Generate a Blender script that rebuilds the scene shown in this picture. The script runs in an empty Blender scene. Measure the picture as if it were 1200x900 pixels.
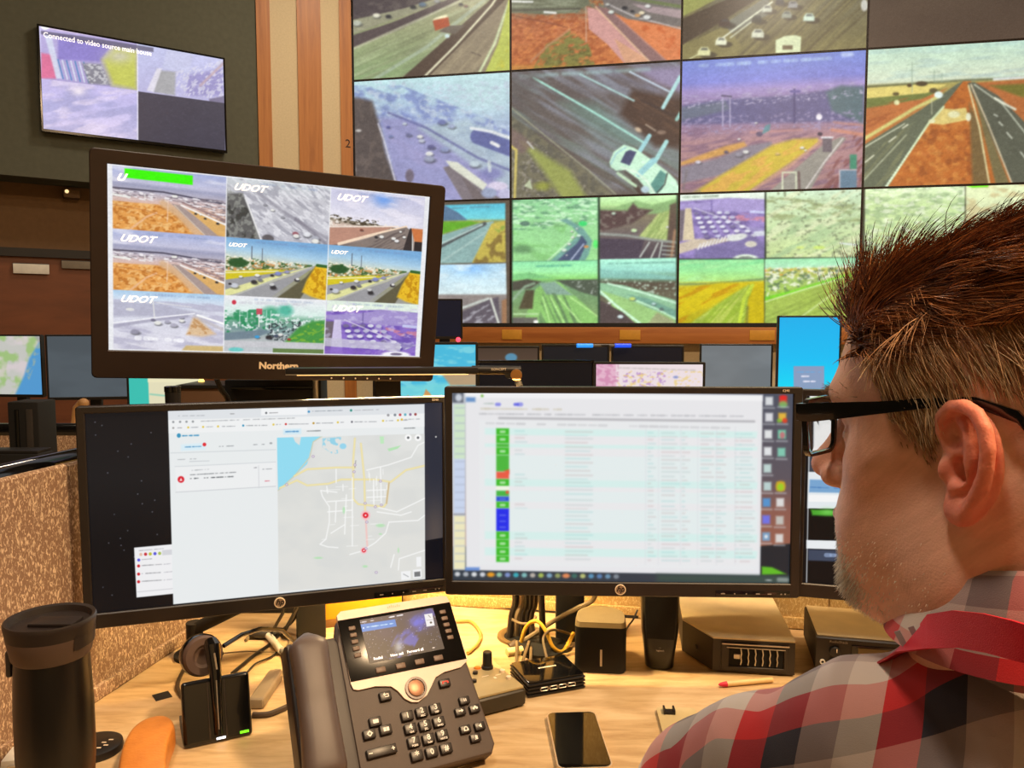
import bpy, bmesh, math, random
import numpy as np
from mathutils import Vector, Matrix, Euler
from mathutils.noise import noise as mnoise
random.seed(7)
RNG = np.random.default_rng(7)
C = bpy.context.scene.collection
PI = math.pi
rad = math.radians
# ------------------------------------------------------------------ camera
F = 927.3; PITCH = rad(4.37); EYE = 1.33          # focal length in pixels of a 1200 wide frame, eye height
cam_d = bpy.data.cameras.new('camera'); cam = bpy.data.objects.new('camera', cam_d); C.objects.link(cam)
cam.location = (0, 0, EYE); cam.rotation_euler = (PI/2 - PITCH, 0, 0)
cam_d.sensor_width = 36; cam_d.lens = 36*F/1200; cam_d.clip_start = .02
bpy.context.scene.camera = cam
CP, SP = math.cos(PITCH), math.sin(PITCH)

def proj(p):
    """world points (n,3) -> frame coordinates (n,2)"""
    p = np.asarray(p, float); z = p[..., 2]-EYE
    fw = CP*p[..., 1]-SP*z; up = SP*p[..., 1]+CP*z
    return np.stack([600+F*p[..., 0]/fw, 450-F*up/fw], -1)
def at(px, py, Y=None, Z=None):
    """the point seen at (px,py): at depth Y, or at height Z (world)"""
    x = (px-600)/F; u = (450-py)/F
    d = Vector((x, CP+SP*u, -SP+CP*u))
    t = Y/d.y if Y is not None else (Z-EYE)/d.z
    return Vector((0, 0, EYE))+d*t

# ------------------------------------------------------------------ colour
def lin(c):
    c = c/255.0
    return c/12.92 if c <= .04045 else ((c+.055)/1.055)**2.4
def col(*c, a=1):
    if len(c) == 1: c = c[0]
    return (lin(c[0]), lin(c[1]), lin(c[2]), a)

# ------------------------------------------------------------------ materials
MATS = {}
def mat(name, base=(128, 128, 128), rough=.5, metal=0, spec=.5, emit=None, estr=1, bump=None, coat=0, trans=0, ior=1.45,
        var=None, alpha=1, sheen=0, sss=0):
    """procedural principled material; bump=(scale, strength), var=(scale, second colour, low, high)"""
    if name in MATS: return MATS[name]
    m = bpy.data.materials.new(name); m.use_nodes = True; MATS[name] = m
    nt = m.node_tree; N = nt.nodes; L = nt.links; b = N['Principled BSDF']
    b.inputs['Base Color'].default_value = col(base)
    b.inputs['Roughness'].default_value = rough; b.inputs['Metallic'].default_value = metal
    b.inputs['Specular IOR Level'].default_value = spec; b.inputs['IOR'].default_value = ior
    b.inputs['Coat Weight'].default_value = coat; b.inputs['Transmission Weight'].default_value = trans
    b.inputs['Alpha'].default_value = alpha
    if sheen: b.inputs['Sheen Weight'].default_value = sheen
    if sss:
        b.inputs['Subsurface Weight'].default_value = sss
        b.inputs['Subsurface Radius'].default_value = (.012, .004, .002); b.inputs['Subsurface Scale'].default_value = 1
    if emit is not None:
        b.inputs['Emission Color'].default_value = col(emit); b.inputs['Emission Strength'].default_value = estr
    tc = N.new('ShaderNodeTexCoord')
    ns = N.new('ShaderNodeTexNoise'); ns.inputs['Scale'].default_value = (var[0] if var else 30); ns.inputs['Detail'].default_value = 4
    L.new(tc.outputs['Object'], ns.inputs['Vector'])
    r = N.new('ShaderNodeValToRGB')
    r.color_ramp.elements[0].position = var[2] if var else .3; r.color_ramp.elements[1].position = var[3] if var else .7
    r.color_ramp.elements[0].color = col(base)
    r.color_ramp.elements[1].color = col(var[1]) if var else col([min(255, c*1.06+1) for c in base])
    L.new(ns.outputs['Fac'], r.inputs['Fac']); L.new(r.outputs['Color'], b.inputs['Base Color'])
    if bump:
        n2 = N.new('ShaderNodeTexNoise'); n2.inputs['Scale'].default_value = bump[0]; n2.inputs['Detail'].default_value = 3
        L.new(tc.outputs['Object'], n2.inputs['Vector'])
        bp = N.new('ShaderNodeBump'); bp.inputs['Strength'].default_value = bump[1]; bp.inputs['Distance'].default_value = .002
        L.new(n2.outputs['Fac'], bp.inputs['Height']); L.new(bp.outputs['Normal'], b.inputs['Normal'])
    return m

def wood(name, c1, c2, c3, scale=(2, 30, 2), rough=.5, rot=0, fine=.5):
    m = bpy.data.materials.new(name); m.use_nodes = True; MATS[name] = m
    nt = m.node_tree; N = nt.nodes; L = nt.links; b = N['Principled BSDF']; b.inputs['Roughness'].default_value = rough
    tc = N.new('ShaderNodeTexCoord'); mp = N.new('ShaderNodeMapping')
    mp.inputs['Scale'].default_value = scale; mp.inputs['Rotation'].default_value = (0, 0, rot)
    L.new(tc.outputs['Object'], mp.inputs['Vector'])
    n = N.new('ShaderNodeTexNoise'); n.inputs['Scale'].default_value = 1.6; n.inputs['Detail'].default_value = 7
    n.inputs['Roughness'].default_value = .62; n.inputs['Distortion'].default_value = .5
    L.new(mp.outputs['Vector'], n.inputs['Vector'])
    r = N.new('ShaderNodeValToRGB'); e = r.color_ramp.elements
    e[0].position = .30; e[0].color = col(c1); e[1].position = .72; e[1].color = col(c3)
    k = e.new(.5); k.color = col(c2)
    L.new(n.outputs['Fac'], r.inputs['Fac']); L.new(r.outputs['Color'], b.inputs['Base Color'])
    bp = N.new('ShaderNodeBump'); bp.inputs['Strength'].default_value = .08; bp.inputs['Distance'].default_value = .002
    L.new(n.outputs['Fac'], bp.inputs['Height']); L.new(bp.outputs['Normal'], b.inputs['Normal'])
    return m

def fabric(name, c1, c2, scale=260, rough=.95, bumpk=.6):
    """woven panel cloth: short pale flecks on a darker ground"""
    m = bpy.data.materials.new(name); m.use_nodes = True; MATS[name] = m
    nt = m.node_tree; N = nt.nodes; L = nt.links; b = N['Principled BSDF']; b.inputs['Roughness'].default_value = rough
    tc = N.new('ShaderNodeTexCoord'); mp = N.new('ShaderNodeMapping'); mp.inputs['Rotation'].default_value = (.5, .3, .9)
    mp.inputs['Scale'].default_value = (1, 1, .45)
    L.new(tc.outputs['Object'], mp.inputs['Vector'])
    n = N.new('ShaderNodeTexNoise'); n.inputs['Scale'].default_value = scale; n.inputs['Detail'].default_value = 2
    n.inputs['Distortion'].default_value = 1.2
    L.new(mp.outputs['Vector'], n.inputs['Vector'])
    r = N.new('ShaderNodeValToRGB'); e = r.color_ramp.elements
    e[0].position = .50; e[0].color = col(c1); e[1].position = .66; e[1].color = col(c2)
    L.new(n.outputs['Fac'], r.inputs['Fac']); L.new(r.outputs['Color'], b.inputs['Base Color'])
    bp = N.new('ShaderNodeBump'); bp.inputs['Strength'].default_value = bumpk; bp.inputs['Distance'].default_value = .001
    L.new(n.outputs['Fac'], bp.inputs['Height']); L.new(bp.outputs['Normal'], b.inputs['Normal'])
    return m

def picture_material():
    """a lit display: colour comes from the picture's own colour attribute"""
    m = bpy.data.materials.new('lit_display'); m.use_nodes = True
    nt = m.node_tree; N = nt.nodes; L = nt.links; b = N['Principled BSDF']
    b.inputs['Base Color'].default_value = (.004, .004, .005, 1); b.inputs['Roughness'].default_value = .35
    b.inputs['Specular IOR Level'].default_value = .25
    a = N.new('ShaderNodeAttribute'); a.attribute_name = 'picture'
    L.new(a.outputs['Color'], b.inputs['Emission Color']); b.inputs['Emission Strength'].default_value = 1.0
    return m
PICM = picture_material()

# ------------------------------------------------------------------ mesh builder
def T(loc=(0, 0, 0), rot=(0, 0, 0), s=(1, 1, 1)):
    return Matrix.LocRotScale(Vector(loc), Euler(rot), Vector(s))
class MB:
    def __init__(s): s.bm = bmesh.new()
    def _add(s, tb, mtx):
        if mtx is not None: tb.transform(mtx)
        me = bpy.data.meshes.new('t'); tb.to_mesh(me); s.bm.from_mesh(me); bpy.data.meshes.remove(me); tb.free(); return s
    def box(s, c, size, bev=0, seg=2, m=None, taper=None):
        tb = bmesh.new(); bmesh.ops.create_cube(tb, size=1)
        for v in tb.verts:
            v.co = Vector((v.co.x*size[0], v.co.y*size[1], v.co.z*size[2]))
            if taper and v.co.z > 0: v.co.x *= taper[0]; v.co.y *= taper[1]
        if bev: bmesh.ops.bevel(tb, geom=tb.edges[:], offset=bev, segments=seg, affect='EDGES', profile=.6, clamp_overlap=True)
        for v in tb.verts: v.co += Vector(c)
        return s._add(tb, m)
    def prism(s, pts, y0, y1, bev=0, seg=2, m=None):
        """outline in local x,z extruded along local y"""
        tb = bmesh.new()
        a = [tb.verts.new((x, y0, z)) for x, z in pts]; b = [tb.verts.new((x, y1, z)) for x, z in pts]
        n = len(pts); tb.faces.new(a); tb.faces.new(b[::-1])
        for i in range(n): tb.faces.new((a[i], b[i], b[(i+1) % n], a[(i+1) % n]))
        bmesh.ops.recalc_face_normals(tb, faces=tb.faces[:])
        if bev:
            es = [e for e in tb.edges if abs(e.verts[0].co.y-e.verts[1].co.y) < 1e-7]
            bmesh.ops.bevel(tb, geom=es, offset=bev, segments=seg, affect='EDGES', profile=.6, clamp_overlap=True)
        return s._add(tb, m)
    def tube(s, pts, r, seg=10, cap=True, m=None):
        """tube along points; r is a number or a list"""
        tb = bmesh.new(); pts = [Vector(p) for p in pts]; n = len(pts)
        rr = r if isinstance(r, (list, tuple)) else [r]*n
        ref = None; rings = []
        for i, p in enumerate(pts):
            t = (pts[min(i+1, n-1)]-pts[max(i-1, 0)]).normalized()
            if ref is None: ref = t.orthogonal().normalized()
            ref = (ref-t*ref.dot(t)).normalized(); bn = t.cross(ref)
            rings.append([tb.verts.new(p+(ref*math.cos(2*PI*k/seg)+bn*math.sin(2*PI*k/seg))*rr[i]) for k in range(seg)])
        for i in range(n-1):
            for k in range(seg): tb.faces.new((rings[i][k], rings[i][(k+1) % seg], rings[i+1][(k+1) % seg], rings[i+1][k]))
        if cap: tb.faces.new(rings[0][::-1]); tb.faces.new(rings[-1])
        return s._add(tb, m)
    def cyl(s, p0, p1, r, r1=None, seg=24, m=None): return s.tube([p0, p1], [r, r if r1 is None else r1], seg, True, m)
    def lathe(s, prof, c=(0, 0, 0), seg=48, m=None, cap=True):
        """profile of (radius, z)"""
        tb = bmesh.new(); rings = []
        for r, z in prof: rings.append([tb.verts.new((c[0]+r*math.cos(2*PI*k/seg), c[1]+r*math.sin(2*PI*k/seg), c[2]+z)) for k in range(seg)])
        for i in range(len(rings)-1):
            for k in range(seg): tb.faces.new((rings[i][k], rings[i][(k+1) % seg], rings[i+1][(k+1) % seg], rings[i+1][k]))
        if cap: tb.faces.new(rings[0][::-1]); tb.faces.new(rings[-1])
        bmesh.ops.recalc_face_normals(tb, faces=tb.faces[:])
        return s._add(tb, m)
    def sphere(s, c, r, seg=20, m=None):
        tb = bmesh.new(); bmesh.ops.create_uvsphere(tb, u_segments=seg, v_segments=seg//2+2, radius=1)
        rr = r if isinstance(r, (tuple, list)) else (r, r, r)
        for v in tb.verts: v.co = Vector((v.co.x*rr[0]+c[0], v.co.y*rr[1]+c[1], v.co.z*rr[2]+c[2]))
        return s._add(tb, m)
    def frame(s, w, h, l, r, t, b, y0, y1, bev=.001, cr=0):
        """rectangular frame in x,z around an opening w x h"""
        xo0, xo1, zo0, zo1 = -w/2-l, w/2+r, -h/2-b, h/2+t
        tb = bmesh.new()
        def ring(x0, x1, z0, z1, y, c):
            pts = []
            for (cx, cz, a0) in ((x1-c, z1-c, 0), (x0+c, z1-c, 90), (x0+c, z0+c, 180), (x1-c, z0+c, 270)):
                for k in range(4):
                    a = rad(a0+k*30); pts.append(tb.verts.new((cx+c*math.cos(a), y, cz+c*math.sin(a))))
            return pts
        cr = cr or .002
        A = ring(xo0, xo1, zo0, zo1, y1, cr); B = ring(xo0, xo1, zo0, zo1, y0+bev, cr)
        Cc = ring(xo0+bev, xo1-bev, zo0+bev, zo1-bev, y0, cr)
        D = ring(-w/2-bev, w/2+bev, -h/2-bev, h/2+bev, y0, 1e-4); E_ = ring(-w/2, w/2, -h/2, h/2, y0+bev, 1e-4); G = ring(-w/2, w/2, -h/2, h/2, y1, 1e-4)
        for P, Q in ((A, B), (B, Cc), (Cc, D), (D, E_), (E_, G), (G, A)):
            n = len(P)
            for i in range(n): tb.faces.new((P[i], P[(i+1) % n], Q[(i+1) % n], Q[i]))
        bmesh.ops.recalc_face_normals(tb, faces=tb.faces[:])
        return s._add(tb, None)
    def obj(s, name, m, parent=None, world=False, smooth=True, ang=35, **tags):
        me = bpy.data.meshes.new(name); s.bm.to_mesh(me); s.bm.free()
        return link(name, me, m, parent, world, smooth, ang, **tags)

WM = {}
def link(name, me, m, parent=None, world=False, smooth=True, ang=35, **tags):
    o = bpy.data.objects.new(name, me)
    if m: me.materials.append(m)
    if smooth:
        try: me.shade_smooth(); me.set_sharp_from_angle(angle=rad(ang))
        except Exception: pass
    C.objects.link(o)
    if parent is not None:
        o.parent = parent
        if world: me.transform(WM[parent.name].inverted())
        WM[o.name] = WM[parent.name]
    else: WM[o.name] = Matrix()
    for k, v in tags.items(): o[k] = v
    return o
def thing(name, label, cat, loc=(0, 0, 0), rot=(0, 0, 0), group=None, mtx=None):
    o = bpy.data.objects.new(name, None); C.objects.link(o); o.empty_display_size = .05
    M_ = mtx if mtx is not None else T(loc, rot)
    o.matrix_world = M_; WM[o.name] = M_.copy()
    o['label'] = label; o['category'] = cat
    if group: o['group'] = group
    return o
def tag(o, label, cat, group=None):
    o['label'] = label; o['category'] = cat
    if group: o['group'] = group
    return o
def struct(name, mb, m, **k): return mb.obj(name, m, kind='structure', **k)
def copy_tree(o, mtx, label=None, group=None):
    r = o.copy(); C.objects.link(r); r.matrix_world = mtx; WM[r.name] = mtx.copy()
    if label: r['label'] = label
    if group: r['group'] = group
    for ch in [c for c in o.children]:
        c = ch.copy(); C.objects.link(c); c.parent = r
        for g in ch.children:
            d = g.copy(); C.objects.link(d); d.parent = c
    return r
def text(name, s, size, m, parent, mtx, extrude=.0003, align='CENTER', shear=0, bold=0, sx=1):
    cu = bpy.data.curves.new(name, 'FONT'); cu.body = s; cu.size = size; cu.extrude = extrude; cu.align_x = align; cu.align_y = 'CENTER'
    cu.shear = shear; cu.offset = bold; cu.resolution_u = 3
    tmp = bpy.data.objects.new('t', cu); C.objects.link(tmp); bpy.context.view_layer.update()
    dg = bpy.context.evaluated_depsgraph_get()
    me = bpy.data.meshes.new_from_object(tmp.evaluated_get(dg)); bpy.data.objects.remove(tmp)
    me.name = name; me.materials.clear()
    me.transform(mtx @ T(s=(sx, 1, 1)))
    return link(name, me, m, parent, False, False)
# text lying in local x,z facing -y
FACE = Matrix.Rotation(PI/2, 4, 'X')
def join_meshes(name, meshes, m, parent, **k):
    bm = bmesh.new()
    for me in meshes: bm.from_mesh(me)
    me = bpy.data.meshes.new(name); bm.to_mesh(me); bm.free()
    return link(name, me, m, parent, **k)

# ------------------------------------------------------------------ painter for display pictures
def _h(ix, iy, s):
    v = np.sin(ix*127.1+iy*311.7+s*74.7)*43758.5453
    return v-np.floor(v)
def vn(x, y, s=0):
    ix, iy = np.floor(x), np.floor(y); fx, fy = x-ix, y-iy
    fx = fx*fx*(3-2*fx); fy = fy*fy*(3-2*fy)
    a, b, c, d = _h(ix, iy, s), _h(ix+1, iy, s), _h(ix, iy+1, s), _h(ix+1, iy+1, s)
    return (a*(1-fx)+b*fx)*(1-fy)+(c*(1-fx)+d*fx)*fy
def fbm(x, y, s=0, o=3):
    v = 0; a = .5; t = 0
    for i in range(o): v = v+a*vn(x*2**i, y*2**i, s+i); t += a; a *= .5
    return v/t
class Pic:
    """a picture of w x h samples laid over a w_m x h_m display whose plane is mtx (centre, x right, z up)"""
    def __init__(s, mtx, wm, hm, res, bg=(10, 10, 12)):
        c = proj([list((mtx @ Vector((x, 0, z)))) for x, z in ((-wm/2, hm/2), (wm/2, hm/2), (wm/2, -hm/2), (-wm/2, -hm/2))])
        W = max(abs(c[1]-c[0]).max(), abs(c[2]-c[3]).max()); H = max(abs(c[3]-c[0]).max(), abs(c[2]-c[1]).max())
        s.w, s.h = int(W*res)+2, int(H*res)+2; s.wm, s.hm, s.mtx = wm, hm, mtx
        xs = np.linspace(-wm/2, wm/2, s.w); zs = np.linspace(hm/2, -hm/2, s.h)
        gx, gz = np.meshgrid(xs, zs); s.gx, s.gz = gx, gz
        M_ = np.array(mtx); P_ = gx[..., None]*M_[:3, 0]+gz[..., None]*M_[:3, 2]+M_[:3, 3]
        q = proj(P_); s.X, s.Y = q[..., 0], q[..., 1]
        s.a = np.zeros((s.h, s.w, 3))+np.array(bg, float); s.M = np.ones((s.h, s.w)); s.rg = np.random.default_rng(3)
    def put(s, k, c):
        k = (np.clip(k, 0, 1)*s.M)[..., None]; s.a = s.a*(1-k)+np.array(c, float)*k; return s
    def cov(s, pts, soft=.8):
        X, Y = s.X, s.Y; ins = np.zeros(X.shape, bool); d = np.full(X.shape, 1e9)
        n = len(pts)
        for i in range(n):
            (x0, y0), (x1, y1) = pts[i], pts[(i+1) % n]
            if y0 != y1:
                ins ^= ((y0 > Y) != (y1 > Y)) & (X < (x1-x0)*(Y-y0)/(y1-y0)+x0)
            dx, dy = x1-x0, y1-y0; t = np.clip(((X-x0)*dx+(Y-y0)*dy)/(dx*dx+dy*dy+1e-9), 0, 1)
            d = np.minimum(d, (X-x0-t*dx)**2+(Y-y0-t*dy)**2)
        d = np.sqrt(d); return np.clip(.5+np.where(ins, d, -d)/soft, 0, 1)
    def clip(s, pts=None): s.M = np.ones((s.h, s.w)) if pts is None else s.cov(pts, .5); return s
    def poly(s, pts, c, a=1, soft=.8): return s.put(s.cov(pts, soft)*a, c)
    def line(s, pts, w, c, a=1, soft=.8):
        d = np.full(s.X.shape, 1e9)
        for (x0, y0), (x1, y1) in zip(pts[:-1], pts[1:]):
            dx, dy = x1-x0, y1-y0; t = np.clip(((s.X-x0)*dx+(s.Y-y0)*dy)/(dx*dx+dy*dy+1e-9), 0, 1)
            d = np.minimum(d, (s.X-x0-t*dx)**2+(s.Y-y0-t*dy)**2)
        return s.put(np.clip(.5+(w/2-np.sqrt(d))/soft, 0, 1)*a, c)
    def ell(s, x, y, rx, ry, c, a=1, soft=.3, ang=0):
        ca, sa = math.cos(ang), math.sin(ang); dx, dy = s.X-x, s.Y-y
        u = (dx*ca+dy*sa)/rx; v = (-dx*sa+dy*ca)/ry
        return s.put(np.clip((1-np.sqrt(u*u+v*v))/soft+.5, 0, 1)*a, c)
    def glow(s, x, y, rx, ry, c, a=1): return s.put(np.exp(-((s.X-x)/rx)**2-((s.Y-y)/ry)**2)*a, c)
    def grad(s, stops, slope=0, x0=0):
        Yy = s.Y-slope*(s.X-x0); ys = [q[0] for q in stops]
        c = np.stack([np.interp(Yy, ys, [q[1][i] for q in stops]) for i in range(3)], -1)
        k = s.M[..., None]; s.a = s.a*(1-k)+c*k; return s
    def tex(s, c, sx, sy, lo=.5, hi=.7, a=.6, ang=0, seed=0, pts=None, o=3):
        ca, sa = math.cos(ang), math.sin(ang)
        u = (s.X*ca+s.Y*sa)/sx; v = (-s.X*sa+s.Y*ca)/sy
        k = np.clip((fbm(u+91, v+37, seed, o)-lo)/(hi-lo), 0, 1)*a
        if pts is not None: k = k*s.cov(pts, 1.5)
        return s.put(k, c)
    def cars(s, lst, k=1):
        for x, y, r, c in lst:
            s.ell(x+r*.2, y+r*.35*k, r*1.0, r*.45, (55, 55, 60), .55, .6); s.ell(x, y, r*.85, r*.5, c, .95, .5)
    def dash(s, x0, y0, x1, y1, c, a=.6, w=1.2, seed=0, gap=1.6):
        """a line of blurred, unreadable lettering"""
        L = math.hypot(x1-x0, y1-y0); n = max(2, int(L/gap)); r = np.random.default_rng(seed+int(x0*7+y0))
        for i in range(n):
            if r.random() < .18: continue
            t0, t1 = i/n, (i+.72)/n
            s.line([(x0+(x1-x0)*t0, y0+(y1-y0)*t0), (x0+(x1-x0)*t1, y0+(y1-y0)*t1)], w*(.7+.5*r.random()), c, a*(.6+.4*r.random()), .8)
    def blur(s, n=1):
        for _ in range(n):
            p = np.pad(s.a, ((1, 1), (1, 1), (0, 0)), 'edge')
            s.a = (p[1:-1, 1:-1]*2+p[:-2, 1:-1]+p[2:, 1:-1]+p[1:-1, :-2]+p[1:-1, 2:])/6
        return s
    def detail(s, k=.1, q=1.0):
        u, v = s.X/q, s.Y/q
        m = (fbm(u/2.2+5, v/1.5+9, 31, 2)-.5)*2*k+(fbm(u/7+3, v/4+2, 32, 3)-.5)*1.6*k+(fbm(u/30, v/22, 33, 2)-.5)*1.2*k
        c = np.stack([1+m, 1+m*1.02, 1+m*.96], -1); s.a = s.a*c+(np.clip(fbm(u/3.1+40, v/2+60, 41, 2)-.62, 0, 1)*260*k*2)[..., None]; return s
    def grain(s, k=3):
        s.a = s.a+s.rg.normal(0, k, s.a.shape[:2])[..., None]; return s
    def build(s, name, parent, y=0.0, gain=1.0):
        w, h = s.w, s.h
        co = np.stack([s.gx, np.full_like(s.gx, y), s.gz], -1).reshape(-1, 3)
        idx = np.arange(w*h).reshape(h, w)
        f = np.stack([idx[1:, :-1], idx[1:, 1:], idx[:-1, 1:], idx[:-1, :-1]], -1).reshape(-1, 4)
        me = bpy.data.meshes.new(name); me.vertices.add(w*h); me.vertices.foreach_set('co', co.astype(np.float32).ravel())
        nf = len(f); me.loops.add(nf*4); me.loops.foreach_set('vertex_index', f.astype(np.int32).ravel())
        me.polygons.add(nf); me.polygons.foreach_set('loop_start', (np.arange(nf)*4).astype(np.int32))
        me.update(calc_edges=True)
        c = np.clip(s.a, 0, 255)/255; c = np.where(c <= .04045, c/12.92, ((c+.055)/1.055)**2.4)*gain
        A = me.color_attributes.new('picture', 'FLOAT_COLOR', 'POINT')
        A.data.foreach_set('color', np.concatenate([c.reshape(-1, 3), np.ones((w*h, 1))], 1).astype(np.float32).ravel())
        return link(name, me, PICM, parent, False, False)
def R_(x0, y0, x1, y1): return [(x0, y0), (x1, y0), (x1, y1), (x0, y1)]
# ------------------------------------------------------------------ pictures shown on the displays
W_, K_ = (235, 235, 230), (50, 48, 52)
def pic_truck(p):
    p.grad([(0, (165, 160, 125)), (50, (150, 160, 118)), (95, (135, 160, 112))])
    p.tex((175, 185, 145), 40, 3, .45, .7, .5, -.42, 1); p.tex((118, 122, 92), 60, 2.4, .5, .75, .5, -.42, 5)
    p.poly([(405, -80), (600, -80), (520, -5), (470, 11), (405, 25)], (78, 68, 70)); p.tex((110, 100, 95), 9, 4, .5, .7, .6, -.3, 2, [(405, -80), (600, -80), (520, -5), (470, 11), (405, 25)])
    p.poly([(405, 26), (480, 8), (525, -4), (600, -60), (600, -5), (520, 2), (405, 42)], (152, 150, 124))
    p.poly([(405, 44), (405, 59), (470, 34), (537, 0), (600, -34), (600, -48), (523, 0), (460, 26)], (86, 74, 74))
    p.line([(405, 61), (540, 1)], 3, (190, 190, 160), .7)
    p.poly([(470, 92), (502, 92), (592, 0), (640, -60), (600, -60), (574, 0)], (84, 68, 58))
    p.poly([(500, 92), (592, 0), (640, -60), (640, 92)], (140, 126, 104)); p.tex((170, 155, 125), 50, 3, .45, .7, .6, -.85, 8, [(502, 92), (592, 0), (640, -50), (640, 92)])
    p.line([(440, 92), (500, 55), (540, 22), (577, -8)], 4, (172, 186, 168), .6); p.line([(497, 90), (535, 52), (576, 6), (600, -30)], 2.4, (228, 224, 190))
    p.line([(560, 88), (580, 50), (597, 0)], 3, (205, 215, 170)); p.poly([(566, 90), (602, 90), (602, -40), (594, 10), (584, 50)], (188, 196, 92)); p.tex((215, 200, 60), 9, 12, .5, .7, .7, 0, 4, [(575, 90), (602, 90), (602, 40)])
    p.line([(552, 61), (563, 65)], 1.2, (90, 78, 70))
    p.poly([(524, 30), (545, 29), (533, 40), (514, 37)], (104, 94, 84)); p.poly([(507, 24), (525, 19), (527, 30), (510, 36)], (172, 76, 46)); p.poly([(506, 24), (511, 20), (523, 17), (525, 20)], (238, 232, 190))
    p.ell(524, 42, 3, 2.5, (205, 225, 225)); p.cars([(418, 27, 6, (190, 195, 180)), (441, 18, 5, (225, 222, 200)), (455, 19, 4, K_), (484, 8, 4, K_), (495, 5, 5, (90, 110, 130)), (512, 1, 4, (150, 150, 150)), (540, 5, 3, K_), (546, 7, 3, (120, 90, 80))])
def pic_orange(p, s=1):
    p.grad([(10, (120, 118, 96)), (24, (186, 112, 76)), (80, (200, 116, 62))])
    p.tex((160, 84, 50), 5, 2.5, .45, .65, .8, 0, 1); p.tex((222, 142, 80), 6, 3, .55, .75, .6, -.4, 2)
    p.tex((120, 126, 66), 7, 3, .3, .5, .85, -.3, 3, [(622, 86), (640, 52), (668, 36), (690, 52), (700, 86)]); p.tex((96, 92, 50), 4, 2.5, .5, .6, .7, 0, 9, [(630, 86), (650, 55), (690, 55), (700, 86)])
    p.poly([(590, -80), (698, -80), (690, 4), (676, 15), (640, 17), (590, 14)], (112, 114, 92)); p.tex((160, 164, 140), 30, 1.5, .5, .6, .6, .02, 4, [(590, -80), (698, -80), (676, 15), (590, 12)])
    p.line([(598, 1.5), (624, 2)], 2.2, W_); p.line([(638, 14), (651, 15)], 2.6, W_); p.line([(598, 12), (680, 10)], 2, (80, 74, 66), .8)
    p.poly([(688, 8), (705, 12), (730, 40), (764, 76), (735, 78), (712, 52), (690, 34)], (206, 152, 146)); p.poly([(720, 45), (770, 76), (735, 80)], (214, 160, 110), .6)
    p.poly([(705, 10), (735, 22), (800, 35), (800, 76), (775, 76)], (218, 128, 80)); p.tex((196, 96, 52), 7, 4, .5, .7, .8, .5, 6, [(740, 26), (800, 35), (800, 70)])
    p.poly([(696, 6), (712, 10), (782, 73), (762, 74)], (140, 106, 104)); p.line([(698, 8), (763, 74)], 1.8, (226, 186, 150)); p.line([(715, 12), (782, 72)], 1.5, (178, 130, 120))
    p.poly([(690, -80), (800, -80), (800, 32), (735, 22), (708, 8)], (118, 110, 106)); p.poly([(740, 4), (800, 12), (800, 22), (760, 14)], (170, 150, 152))
    p.line([(715, 6), (745, 20), (800, 34)], 1.6, (196, 188, 186)); p.poly([(722, -4), (740, -4), (800, 6), (800, 10), (752, 2)], (110, 120, 80))
    p.cars([(716, 14, 4, (225, 235, 225)), (712, 5, 3, (210, 210, 200)), (732, 9, 4, K_), (741, 13, 3, K_), (759, 7, 4, W_), (752, 15, 4, (240, 225, 190)), (758, 20, 5, W_), (747, 18, 4, (200, 150, 100))])
    p.line([(600, 18), (640, 26), (665, 32)], 1.4, (110, 60, 50), .6); p.line([(668, 34), (640, 55), (622, 72)], 2.5, (190, 140, 104), .7); p.line([(686.5, 8), (687, 49)], 1, (225, 200, 180), .8)
    p.poly(R_(590, 76, 810, 90), (180, 150, 60), .35, 5)
def pic_traffic(p):
    p.grad([(0, (112, 106, 82)), (70, (128, 118, 74))]); p.tex((96, 86, 62), 60, 3, .4, .7, .8, -.75, 2); p.tex((150, 140, 90), 50, 2, .55, .7, .5, -.78, 4)
    p.poly([(790, 24), (790, -80), (900, -80), (838, 0)], (150, 152, 84)); p.poly([(790, 26), (850, 0), (900, -60), (960, -60), (885, 0), (830, 35), (790, 58)], (78, 64, 52))
    p.poly([(845, 30), (900, -5), (905, 15), (870, 32), (850, 43)], (116, 116, 104)); p.poly([(790, 58), (850, 30), (870, 55), (850, 70), (790, 72)], (134, 124, 80))
    p.line([(846, 45), (872, 26), (905, 2)], 2, (220, 222, 195)); p.line([(856, 44), (880, 26)], 1.6, (210, 212, 185)); p.line([(806, 70), (825, 60)], 1.5, (200, 200, 150))
    for x, y, r, c in [(899, 10, 8, (195, 198, 180)), (929, 5, 8, (150, 150, 150)), (914, 2, 7, (60, 58, 60)), (922, 17, 8, (150, 155, 140)), (948, 20, 9, (205, 225, 205)), (888, 39, 10, (215, 218, 195)), (845, 48, 9, (232, 235, 205)), (825, 60, 10, (225, 225, 170)), (887, 22, 8, (62, 60, 54)), (849, 26, 9, (72, 56, 50))]:
        p.ell(x+r*.5, y+r*.45, r*1.0, r*.40, (60, 52, 44), .75); p.poly([(x-r*.75, y+r*.5), (x-r*.7, y-r*.05), (x-r*.35, y-r*.5), (x+r*.45, y-r*.5), (x+r*.75, y), (x+r*.7, y+r*.5)], c, 1, 1.6); p.poly([(x-r*.42, y-r*.12), (x-r*.25, y-r*.4), (x+r*.35, y-r*.4), (x+r*.5, y-r*.12)], (70, 70, 72), .75, 1)
    p.poly([(909, 62), (909, 47), (920, 42), (932, 41), (939, 43), (938, 61)], (225, 236, 190)); p.poly(R_(917, 53, 929, 58), (110, 95, 70)); p.ell(1013, 6, 4, 7, (200, 200, 190))
def pic_blank(p): p.grad([(-80, (70, 56, 46)), (57, (84, 66, 54))]); p.tex((92, 74, 60), 120, 40, .4, .7, .5)
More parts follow.
